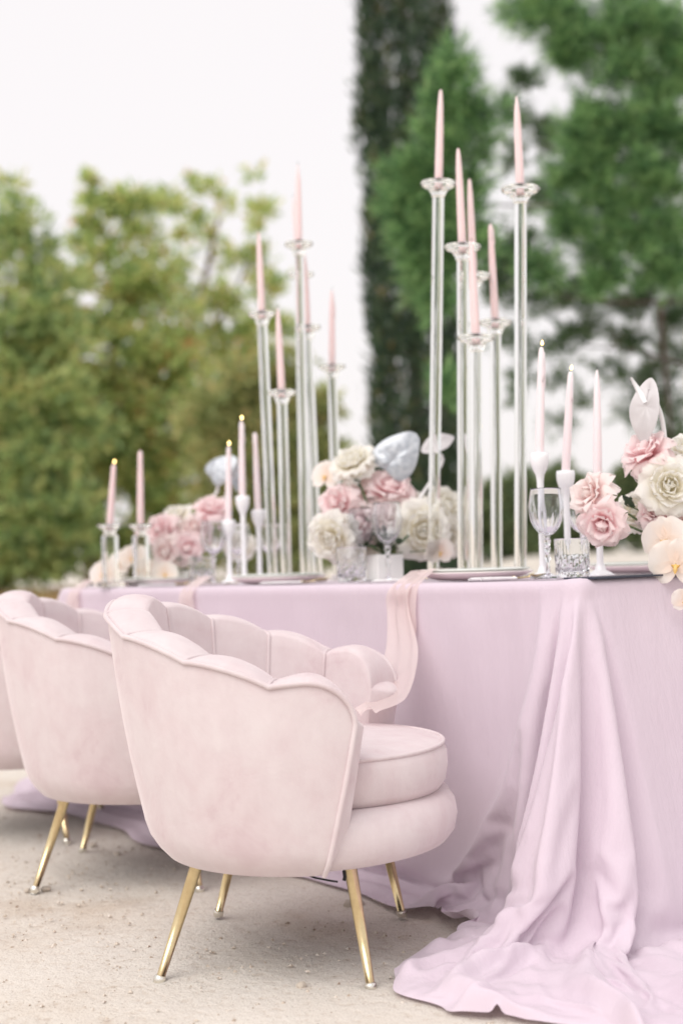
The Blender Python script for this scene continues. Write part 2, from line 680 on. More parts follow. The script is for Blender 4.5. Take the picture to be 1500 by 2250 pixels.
def tree(name, label, depth, basepx, blobs, per, sub, m, leafL, leafW, trunk=None, bark=None, group=None, limbs=(), up=0.35, spread=.19, cat='tree', thin=0.0):
    bp = at(basepx, 1265, depth)
    bp.z = ground_z(bp.x, depth) - 0.05
    t = thing(name, label, cat, bp, group=group)
    inv = np.array(bp)
    P, Cn = clumps(blobs, depth, per, sub, spread, thin=thin)
    D = (P - Cn) + rng.normal(size=P.shape) * 0.10 + np.array([0, 0, up * 0.15])
    sel = P[:, 2] > bp.z + 0.05
    P, D = P[sel], D[sel]
    n = len(P)
    V = leaf_quads(P - inv, D, leafL * (0.6 + 0.8 * rng.rand(n)), leafW * (0.6 + 0.8 * rng.rand(n)))
    o = numpy_mesh('crown', V, 4, m, t)
    o['kind'] = 'stuff'
    if trunk:
        pts = [at(x, y, depth + dy) - bp for x, y, dy, r_ in trunk]
        pts.insert(0, Vector((pts[0].x, pts[0].y, -.05)))
        trunk_part(t, pts, [trunk[0][3] * 1.15] + [q[3] for q in trunk], bark)
    for lb in limbs:
        trunk_part(t, [at(x, y, depth + dy) - bp for x, y, dy, r_ in lb], [q[3] for q in lb], bark, 'limb', 6)
    return t


ML = {}
ML['poplar'] = mat_leaf('yellow_green_leaf', [(0.22, (0.18, 0.29, 0.12)), (0.40, (0.44, 0.58, 0.22)), (0.55, (0.63, 0.70, 0.29)), (0.68, (0.69, 0.66, 0.28)), (0.75, (0.62, 0.40, 0.17)), (0.82, (0.54, 0.20, 0.11))], 1.6, 0.5)
ML['green'] = mat_leaf('mid_green_leaf', [(0.22, (0.16, 0.26, 0.13)), (0.45, (0.41, 0.54, 0.22)), (0.62, (0.60, 0.66, 0.28)), (0.78, (0.58, 0.52, 0.22))], 1.6, 0.5)
ML['olive'] = mat_leaf('olive_brown_leaf', [(0.2, (0.17, 0.23, 0.10)), (0.44, (0.36, 0.42, 0.17)), (0.64, (0.52, 0.52, 0.23)), (0.8, (0.54, 0.40, 0.18))], 1.8, 0.45)
ML['cypress'] = mat_leaf('dark_cypress_spray', [(0.2, (0.018, 0.038, 0.024)), (0.5, (0.044, 0.080, 0.044)), (0.70, (0.085, 0.125, 0.055)), (0.83, (0.24, 0.16, 0.06))], 2.5, 0.2)
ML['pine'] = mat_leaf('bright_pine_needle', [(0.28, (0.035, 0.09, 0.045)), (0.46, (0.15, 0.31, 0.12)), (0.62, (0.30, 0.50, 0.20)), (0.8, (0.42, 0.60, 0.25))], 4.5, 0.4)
ML['pine_dark'] = mat_leaf('dark_pine_needle', [(0.2, (0.05, 0.095, 0.055)), (0.5, (0.11, 0.19, 0.09)), (0.72, (0.20, 0.28, 0.12)), (0.82, (0.30, 0.19, 0.11))], 4.0, 0.35)  # darker needle tone with some brown, for the sparse rear sprays
ML['hedge'] = mat_leaf('hedge_leaf', [(0.2, (0.10, 0.15, 0.08)), (0.5, (0.20, 0.27, 0.13)), (0.8, (0.34, 0.36, 0.18))], 1.8, 0.4)
ML['straw'] = mat_leaf('dry_grass_blade', [(0.1, (0.30, 0.20, 0.09)), (0.6, (0.48, 0.34, 0.17)), (0.95, (0.24, 0.24, 0.09))], 0.8, 0.3)

tree('broadleaf_tree', 'green tree cut by the left edge, lowest crown of the left-hand trees', 23.0, -20,
     [(30, 490, 75, 80, .8), (-30, 560, 90, 110, 1), (90, 600, 70, 110, .9), (20, 680, 120, 120, 1.4), (95, 780, 105, 110, 1.3), (10, 860, 130, 120, 1.6),
      (110, 930, 110, 110, 1.4), (20, 1010, 140, 110, 1.6), (95, 1090, 140, 100, 1.5), (0, 1170, 130, 90, 1.3), (120, 1190, 110, 80, 1.2), (30, 1250, 130, 50, .9)],
     1450, 20, ML['green'], 0.19, 0.10, [(-20, 1240, 0, .16), (0, 900, 0, .11), (20, 600, 0, .05)], M['bark'], 'trees on the left', thin=.38)
tree('broadleaf_tree', 'tall yellow-green tree with reddish trunk behind the short crystal holders', 25.0, 208,
     [(215, 445, 60, 60, .7), (290, 430, 60, 70, .7), (195, 530, 50, 80, .8), (330, 500, 80, 90, 1.0), (270, 560, 80, 80, .9), (150, 640, 60, 90, .7), (250, 660, 100, 100, 1.2),
      (350, 640, 90, 100, 1.1), (160, 760, 90, 110, 1.1), (280, 790, 120, 110, 1.4), (370, 820, 90, 110, 1.2), (190, 900, 110, 110, 1.3), (310, 940, 130, 110, 1.5),
      (230, 1040, 110, 90, .9), (350, 1060, 110, 100, 1.3), (380, 1170, 110, 80, 1.2), (290, 1200, 80, 60, .5)],
     1250, 18, ML['poplar'], 0.19, 0.10, [(208, 1255, 0, .21), (210, 1150, 0, .18), (226, 1030, 0, .14), (238, 880, 0, .10), (262, 640, 0, .05)], M['bark'], 'trees on the left',
     thin=.32, limbs=[[(215, 1100, 0, .08), (150, 1060, .2, .06), (30, 1010, .3, .03)], [(232, 950, 0, .07), (300, 850, -.2, .05), (340, 700, 0, .03)]])
tree('broadleaf_tree', 'tallest yellow-green tree with sparse top behind the left crystal candlesticks', 26.0, 292,
     [(425, 390, 45, 50, .45), (400, 450, 60, 60, .8), (470, 450, 50, 60, .45), (545, 440, 55, 60, .5), (580, 500, 40, 60, .45), (440, 540, 80, 70, 1.0), (530, 550, 70, 60, .55),
      (590, 600, 45, 55, .8), (460, 640, 90, 70, 1.0), (550, 680, 70, 60, .6), (440, 740, 100, 80, 1.2), (540, 770, 90, 70, .8), (480, 850, 110, 80, 1.1), (600, 740, 50, 50, .5), (430, 930, 100, 80, 1.1)],
     820, 14, ML['poplar'], 0.18, 0.09, [(292, 1250, 0, .15), (300, 1120, 0, .13), (360, 900, 0, .10), (430, 700, 0, .07), (480, 480, 0, .03)], M['bark'], 'trees on the left',
     thin=.28, limbs=[[(400, 800, 0, .06), (500, 680, .2, .04), (560, 540, .2, .02)]])
tree('olive_tree', 'brownish olive bush behind the left group of tall candlesticks', 20.0, 600,
     [(560, 850, 90, 60, .9), (650, 830, 60, 60, .6), (480, 930, 100, 80, 1.2), (590, 940, 110, 80, 1.4), (690, 900, 45, 90, .6), (500, 1040, 120, 90, 1.4), (620, 1040, 110, 90, 1.4),
      (710, 1020, 55, 90, .8), (540, 1140, 130, 90, 1.5), (670, 1140, 90, 90, 1.3), (460, 1210, 110, 60, 1.0), (620, 1225, 120, 50, 1.0), (745, 1130, 40, 100, .6)],
     1150, 16, ML['olive'], 0.15, 0.07, [(600, 1250, 0, .12), (595, 1100, 0, .09), (570, 930, 0, .04)], M['bark'], cat='bush')

# cypress: a tall column of upright sprays
CD = 16.5
cb = at(925, 1265, CD)
cb.z = ground_z(cb.x, CD) - 0.05
ct = thing('cypress_tree', 'tall dark column cypress standing behind the right candlesticks', 'tree', cb)
n = 42000
zz = rng.rand(n) * 9.2
hw = 0.545 * np.clip((9.4 - zz) / 2.6, 0, 1) ** .6 * (0.80 + 0.20 * np.clip(zz / 1.5, 0, 1))
th = rng.rand(n) * 6.283
lump = np.array([mnoise.noise(Vector((math.cos(a) * 2.2, math.sin(a) * 2.2, z_ * 1.1))) for a, z_ in zip(th[:6000], zz[:6000])])
lump = np.concatenate([lump] * (n // 6000 + 1))[:n]
zz[:] = np.concatenate([zz[:6000]] * (n // 6000 + 1))[:n] + rng.normal(size=n) * .14
th[:] = np.concatenate([th[:6000]] * (n // 6000 + 1))[:n] + rng.normal(size=n) * .10
hw = 0.56 * np.clip((9.4 - zz) / 2.6, 0.02, 1) ** .6 * (0.84 + 0.16 * np.clip(zz / 1.5, 0, 1))
rr = hw * (1 + 0.34 * lump) * (0.45 + 0.55 * rng.rand(n) ** .5)
P = np.stack([rr * np.cos(th), rr * np.sin(th), zz + .1], -1)
hole = np.array([mnoise.noise(Vector(tuple(p * np.array([2.3, 2.3, 1.7])))) for p in P[::4]])
hole = np.repeat(hole, 4)[:n]
P = P[(P[:, 2] > .1) & (hole > -.20)]
D = np.stack([np.cos(th) * .55, np.sin(th) * .55, np.ones(n)], -1)[:len(P)] + rng.normal(size=(len(P), 3)) * .22
V = leaf_quads(P, D, 0.14 * (0.6 + .8 * rng.rand(len(P))), 0.035)
o = numpy_mesh('crown', V, 4, ML['cypress'], ct)
o['kind'] = 'stuff'
trunk_part(ct, [(0, 0, -.1), (0, 0, 3), (0, 0, 8)], [.13, .09, .02], M['bark_grey'])

# pine on the right: tufts of needles on limbs that reach in from beyond the frame
PD = 10.5
pb = at(1640, 1265, PD)
pb.z = ground_z(pb.x, PD) - 0.05
pt = thing('pine_tree', 'bright green pine with long limbs reaching in from the right edge', 'tree', pb)


def tufts(blobs, depth, ntuft, sub, m, L, spread=.30, nn=16, up=.5, depthk=.5):
    P, Cn = clumps(blobs, depth, ntuft, sub, spread, depthk)
    Dd = (P - Cn)
    Dd /= (np.linalg.norm(Dd, axis=1, keepdims=True) + 1e-6)
    Dd += np.array([0, 0, up]) + rng.normal(size=P.shape) * .3
    Dd /= np.linalg.norm(Dd, axis=1, keepdims=True)
    Pn = np.repeat(P, nn, axis=0) + np.repeat(Dd, nn, axis=0) * (rng.rand(len(P) * nn, 1) - .5) * L * .9
    Dn = np.repeat(Dd, nn, axis=0) + rng.normal(size=Pn.shape) * .45
    k = len(Pn)
    return leaf_quads(Pn - np.array(pb), Dn, L * (.6 + .6 * rng.rand(k)), .0085)


front = [(1000, 150, 50, 40, .7), (985, 220, 70, 50, 1.0), (1040, 250, 60, 50, .9), (960, 300, 50, 45, .8), (1040, 330, 60, 40, .8), (890, 380, 50, 45, 1.0), (950, 400, 60, 50, 1.0),
         (1030, 420, 60, 50, .9), (905, 460, 60, 50, 1.2), (980, 490, 70, 50, 1.0), (920, 540, 55, 45, 1.1), (990, 560, 60, 45, .9), (930, 610, 45, 40, .9), (1060, 530, 50, 40, .7),
         (960, 680, 35, 30, .4), (980, 860, 25, 40, .35)]
back = [(1180, 30, 80, 50, 1.2), (1270, 60, 90, 70, 1.5), (1400, 40, 110, 70, 1.7), (1480, 110, 80, 60, 1.3), (1350, 150, 90, 50, 1.2), (1460, 190, 60, 40, .9), (1230, 120, 60, 35, .7),
        (1400, 270, 90, 50, 1.5), (1480, 300, 60, 60, 1.3), (1300, 270, 70, 45, 1.2), (1330, 340, 90, 60, 1.6), (1430, 390, 90, 70, 1.7), (1260, 390, 60, 50, .9), (1340, 450, 90, 60, 1.5),
        (1450, 500, 80, 60, 1.4), (1250, 500, 60, 45, .8), (1370, 550, 90, 50, 1.3), (1460, 600, 70, 50, 1.1), (1200, 590, 60, 40, .6), (1330, 620, 50, 35, .6)]
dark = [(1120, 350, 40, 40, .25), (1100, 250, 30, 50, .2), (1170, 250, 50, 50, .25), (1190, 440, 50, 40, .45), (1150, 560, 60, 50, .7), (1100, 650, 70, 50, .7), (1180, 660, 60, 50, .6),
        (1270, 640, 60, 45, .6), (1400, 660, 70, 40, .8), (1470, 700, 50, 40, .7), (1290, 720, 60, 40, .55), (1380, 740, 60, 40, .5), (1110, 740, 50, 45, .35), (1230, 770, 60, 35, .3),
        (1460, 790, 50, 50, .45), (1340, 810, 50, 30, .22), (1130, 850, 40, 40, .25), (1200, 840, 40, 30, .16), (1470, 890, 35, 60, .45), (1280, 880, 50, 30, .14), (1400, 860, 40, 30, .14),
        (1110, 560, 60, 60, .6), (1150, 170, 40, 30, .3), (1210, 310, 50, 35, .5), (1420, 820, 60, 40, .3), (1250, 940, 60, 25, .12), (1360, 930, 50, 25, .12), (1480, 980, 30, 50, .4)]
o = numpy_mesh('crown', tufts(front, 9.6, 95, 14, ML['pine'], .15, .19), 4, ML['pine'], pt)
o['kind'] = 'stuff'
o = numpy_mesh('crown', tufts(back, PD, 125, 14, ML['pine'], .15, .19), 4, ML['pine'], pt)
o['kind'] = 'stuff'
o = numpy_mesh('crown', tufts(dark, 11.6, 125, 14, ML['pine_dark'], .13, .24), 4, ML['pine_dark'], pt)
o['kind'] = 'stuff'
trunk_part(pt, [Vector((0, 0, -.1)), Vector((.05, .1, 1.5)), Vector((-.05, .1, 3.2)), Vector((0, 0, 5.4))], [.21, .18, .15, .07], M['bark_grey'])
for lb in [[(1630, 420, 0), (1450, 400, .1), (1250, 450, .0), (1050, 450, -.5), (920, 490, -.8)], [(1640, 120, 0), (1450, 120, 0), (1250, 70, 0), (1170, 30, .1)],
           [(1640, 640, 0), (1500, 660, .4), (1340, 665, .8), (1180, 640, 1.1), (1100, 680, 1.2)], [(1635, 560, 0), (1480, 540, .1), (1350, 540, .1), (1250, 500, 0)],
           [(1640, 780, .2), (1500, 800, .8), (1400, 770, 1.0), (1280, 760, 1.1)], [(1640, 300, 0), (1500, 300, 0), (1380, 310, 0), (1280, 350, 0)],
           [(1450, 665, .4), (1460, 800, .8), (1475, 960, 1.0)]]:
    trunk_part(pt, [at(x, y, PD + dy) - pb for x, y, dy in lb], [max(.006, .024 - .006 * k) for k in range(len(lb))], M['bark_grey'], 'limb', 6)

# bushes along the far right and behind the middle bouquet
for i, (lab, dep, bpx, bl) in enumerate([
    ('low green bush beyond the sandy bank, left of the white candle holders', 27.0, 1130, [(1080, 1130, 60, 60, 1), (1130, 1090, 60, 50, 1), (1160, 1150, 70, 60, 1), (1060, 1190, 60, 50, 1), (1130, 1210, 80, 40, 1)]),
    ('low green bush beyond the sandy bank, behind the white candle holders', 29.0, 1250, [(1220, 1080, 60, 60, 1), (1290, 1110, 60, 60, 1), (1230, 1160, 80, 60, 1), (1310, 1170, 70, 50, 1), (1200, 1200, 60, 40, 1)]),
    ('low green bush beyond the sandy bank, behind the pink roses at right', 27.0, 1400, [(1340, 1110, 40, 50, .8), (1390, 1080, 50, 60, 1), (1440, 1100, 60, 60, 1), (1380, 1150, 70, 50, 1), (1480, 1150, 70, 60, 1), (1430, 1060, 40, 50, .7)])]):
    tree('bush', lab, dep, bpx, bl, 1700, 16, ML['hedge'], .18, .09, [(bpx, 1215, 0, .06), (bpx + 8, 1150, 0, .03)], M['bark_grey'], 'bushes beyond the sandy bank', cat='bush')

# dry grass at the foot of the trees
n = 9000
gxx = rng.uniform(-7.5, 1.6, n)
gyy = rng.uniform(17.5, 26, n)
gzz = np.array([ground_z(a, b_) for a, b_ in zip(gxx, gyy)])
P = np.stack([gxx, gyy, gzz], -1)
D = np.array([0, 0, 1.0]) + rng.normal(size=(n, 3)) * .35
o = numpy_mesh('dry_grass', leaf_quads(P, D, .22 * (.4 + .9 * rng.rand(n)), .05), 4, ML['straw'])
o['kind'] = 'stuff'
tag(o, 'strip of dry straw-coloured grass at the foot of the trees', 'grass')

# ================================================================== CHAIRS
NL = 9


def chair_shape(u):
    """u in -1..1 around the shell: angle at the top, seam height, lobe puff"""
    x = (u + 1) / 2 * NL
    k = min(NL - 1, int(x))
    x -= k
    a = abs(u) * 118.0
    zs = 0.748 - 0.142 * (min(a, 92.0) / 92.0) ** 1.25
    if k in (0, NL - 1):
        y = x if k == NL - 1 else 1 - x
        p = math.sin(math.pi * min(1.0, y * 0.62)) ** 0.7
        t_ = min(1.0, max(0.0, (y - 0.36) / 0.64))
        zs -= 0.088 * (1 - math.sqrt(max(0.0, 1 - t_ * t_)))
    else:
        p = math.sin(math.pi * x) ** 0.7 if 0 < x < 1 else 0.0
    return zs + 0.009 * p, p


def r_base(th):
    return 1.0 / math.sqrt((math.cos(th) / 0.325) ** 2 + (math.sin(th) / 0.335) ** 2)


def r_outer(th, v):
    g = 0.028 + 0.057 * max(0.0, math.cos(th)) ** 1.2
    r = r_base(th) + g * v ** 1.1 + 0.012 * math.sin(math.pi * min(1, v))
    if v < 0.14:
        r -= 0.030 * (1 - v / 0.14) ** 2
    return r


ZB = 0.232


def chair_profile(u):
    zp, p = chair_shape(u)
    pts = []

    def put(r_fn, z):
        hv = max(0.0, min(1.0, (z - ZB) / (zp - ZB)))
        th = u * R(107.0 + 10.0 * hv)
        r = r_fn(th, hv)
        pts.append(Vector((-r * math.cos(th), r * math.sin(th), z)))
    for i in range(17):
        t = (i / 16) ** 1.15
        put(lambda th, hv: r_outer(th, t), ZB + (zp - ZB) * t + (0.006 * (1 - t / .14) ** 2 * 0 if t < .14 else 0))
    w = 0.043 + 0.004 * max(0, abs(u) - .8) / .2
    for i in range(1, 10):
        a = math.pi * i / 9
        put(lambda th, hv: r_outer(th, 1) - w + w * math.cos(a) - 0.006 * p * (1 - math.cos(a)) * .5, zp + (0.010 + 0.006 * p) * math.sin(a) - 0.004 * (1 - p) * math.sin(a))
    ztop = zp
    for i in range(1, 13):
        t = i / 12
        z = ztop + (0.34 - ztop) * t
        rt = lambda th: r_outer(th, 1) - 2 * w
        rb = lambda th: r_base(th) - 0.055
        put(lambda th, hv: rt(th) * (1 - t) + rb(th) * t - 0.003 * p - 0.008 * p * math.sin(math.pi * min(1, t * .9 + .08)) ** .8 * (1 - .6 * t), z)
    return pts


def build_chair():
    root = thing('armchair', '', 'chair')
    NU = NL * 16
    us = [-1 + 2 * i / NU for i in range(NU + 1)]
    for i in range(1, 17):                                   # finer steps round the arm ends
        us[16 - i] = -1 + (2 / NL) * (1 - math.sin(math.pi / 2 * i / 16))
        us[NU - 16 + i] = -us[16 - i]
    P = [chair_profile(u) for u in us]
    b = MB()
    b.grid(P)
    for e, sgn in ((0, -1), (-1, 1)):                       # rounded front of each arm
        prof = P[e]
        th = sgn * R(112)
        fw = Vector((math.sin(th) * sgn, math.cos(th) * sgn * 1.0, 0))
        fw = Vector((abs(math.sin(th)), 0, 0)) + Vector((0, sgn * abs(math.cos(th)) * -0.6, 0))
        zt = prof[16].z
        mid0 = (prof[16] + prof[25]) / 2

        def level(lo, hi, z):
            for i in range(lo, hi):
                a_, b_ = prof[i], prof[i + 1]
                if min(a_.z, b_.z) - 1e-6 <= z <= max(a_.z, b_.z) + 1e-6 and abs(a_.z - b_.z) > 1e-7:
                    return a_.lerp(b_, (z - a_.z) / (b_.z - a_.z))
            return prof[lo] if abs(prof[lo].z - z) < abs(prof[hi].z - z) else prof[hi]
        rows = [[] for _ in range(6)]
        for p_ in prof:
            z = min(p_.z, zt - 0.012)
            sp_ = (level(0, 16, z) + level(25, 37, z)) / 2
            wd = (level(0, 16, z) - level(25, 37, z)).length
            for j in range(6):
                s_ = j / 5
                rows[j].append(p_.lerp(sp_, s_) + fw * (min(0.034, wd * .5) * math.sin(math.pi / 2 * s_)))
        b.grid(rows if sgn > 0 else rows[::-1])
    shell = b.build('shell', M['velvet'], root, fix=True)
    shell.data.flip_normals() if False else None
    # welt along the scalloped top edge and down both arm fronts
    b = MB()
    path = [P[0][i] for i in range(0, 16)]
    top = [pr[16] for pr in P]
    end = [P[-1][i] for i in range(15, -1, -1)]

    def out(q, d=0.0025):
        n_ = Vector((q.x, q.y, 0)).normalized()
        return q + n_ * d
    b.tube([out(q) for q in path + top + end], 0.0056, 8)
    b.build('welt', M['velvet'], shell)
    for k in range(1, NL):                                   # welts between the channels
        pr = P[k * 16]
        pts = pr[16:38]
        q = []
        for i, p_ in enumerate(pts):
            t_ = pts[min(i + 1, len(pts) - 1)] - pts[max(i - 1, 0)]
            rad = Vector((p_.x, p_.y, 0)).normalized()
            side = Vector((-rad.y, rad.x, 0))
            nrm = side.cross(t_).normalized()
            if nrm.z < 0 and i < 6 or (i >= 6 and nrm.dot(rad) > 0):
                nrm = -nrm
            q.append(p_ + nrm * 0.0015)
        b = MB()
        b.tube(q, 0.0040, 7)
        b.build('channel_welt', M['velvet'], shell)
    # seat base that shows in front, rounded like a tyre
    b = MB()
    prof = [(0.0, .236), (.20, .234), (.285, .2345), (.312, .243), (.328, .262), (.334, .290), (.330, .318), (.316, .340), (.290, .349), (.20, .347), (0, .347)]
    rows = []
    for k in range(72):
        th = 2 * math.pi * k / 72
        fac = r_base(th) / 0.333
        back = 1.0 if abs(((th + math.pi) % (2 * math.pi)) - math.pi) > R(104) else 0.94
        rows.append([(-r * fac * back * math.cos(th), r * fac * back * math.sin(th), z) for r, z in prof])
    b.grid(rows, closeu=True)
    b.build('seat_base', M['velvet'], root, fix=True)
    b = MB()
    b.lathe([(0, 0), (.24, 0), (.262, .004), (.24, .012), (0, .012)], 48, (0.0, 0, 0.2255))
    b.build('dust_cover', M['black'], root, fix=True)
    b = MB()
    b.tube([(.03, -.27, .236), (.07, -.288, .227), (.10, -.29, .222), (.115, -.288, .2195)], .0022, 6)
    b.tube([(.125, -.27, .236), (.128, -.28, .227), (.126, -.282, .220)], .0036, 6)
    b.build('loose_strap', M['black'], root)
    # cushion
    b = MB()
    cp = [(0, .346), (.22, .346), (.260, .350), (.272, .366), (.277, .396), (.276, .424), (.269, .4425), (.262, .447), (.22, .4565), (.14, .463), (.06, .4660), (0, .4665)]
    b.lathe(cp, 72, (0.032, 0, 0))
    cu = b.build('seat_cushion', M['velvet'], root, fix=True)
    b = MB()
    b.tube([(0.032 + .2685 * math.cos(a), .2685 * math.sin(a), .4450) for a in [2 * math.pi * k / 72 for k in range(73)]], .0045, 8, cap=False)
    b.build('cushion_welt', M['velvet'], cu)
    for sx, sy in ((-1, -1), (-1, 1), (1, -1), (1, 1)):
        foot = Vector((-.262 if sx < 0 else .170, .245 * sy if sx < 0 else .262 * sy, 0.004))
        top_ = Vector((-.185 if sx < 0 else .128, .190 * sy if sx < 0 else .222 * sy, .245))
        b = MB()
        d = (foot - top_)
        b.tube([top_, top_ + d * .5, top_ + d * .955], [.0135, .0112, .0088], 16)
        lg = b.build('leg', M['gold'], root)
        b = MB()
        ax = d.normalized()
        f0 = top_ + d * .945
        b.tube([f0, f0 + ax * .003, f0 + ax * .008, Vector((foot.x, foot.y, .003)), Vector((foot.x, foot.y, 0.0))], [.0095, .0118, .0122, .0118, .0095], 14)
        b.build('foot_cap', M['silver'], lg)
    return root


def copy_tree(o, parent=None):
    c = o.copy()
    col.objects.link(c)
    c.parent = parent
    for ch in list(o.children):
        copy_tree(ch, c)
    return c


chair = build_chair()
spots = [(-0.095, 3.080, -9.0, 'blush velvet shell armchair nearest the camera, whole in view'),
         (-0.536, 3.900, -4.0, 'blush velvet shell armchair half hidden behind the nearest armchair'),
         (-1.010, 4.560, -2.0, 'blush velvet armchair of which only a sliver shows at the left edge')]
for i, (x, y, a, lab) in enumerate(spots):
    o = chair if i == 0 else copy_tree(chair)
    o.location = (x, y, -0.003)
    o.rotation_euler = (R(1.2) if i == 0 else 0.0, 0, R(a))      # the nearest chair stands on a slight slope
    tag(o, lab, 'chair', 'velvet armchairs along the table')

# ================================================================== TABLE AND CLOTH
t = thing('banquet_table', 'long banquet table hidden under the lilac cloth', 'table', C0 + E1 * (TL / 2) + E2 * (TW / 2))
tl = t.location.copy()
for nm, kind in (('tabletop', 0),):
    b = MB()
    V = []
    for s_, w_ in ((.012, .012), (TL - .012, .012), (TL - .012, TW - .012), (.012, TW - .012)):
        q = C0 + E1 * s_ + E2 * w_ - tl
        V.append((q.x, q.y, top_z(s_) - .034))
        V.append((q.x, q.y, top_z(s_) - .004))
    b.add(V, [(0, 2, 4, 6), (1, 7, 5, 3), (0, 1, 3, 2), (2, 3, 5, 4), (4, 5, 7, 6), (6, 7, 1, 0)])
    b.build('tabletop', M['bark_grey'], t, smooth=False, fix=True)
for s_ in (.22, TL - .22):
    for w_ in (.15, TW - .15):
        q = C0 + E1 * s_ + E2 * w_ - tl
        b = MB()
        b.tube([(q.x, q.y, 0), (q.x, q.y, top_z(s_) - .034)], .016, 10)
        b.build('table_leg', M['black'], t)

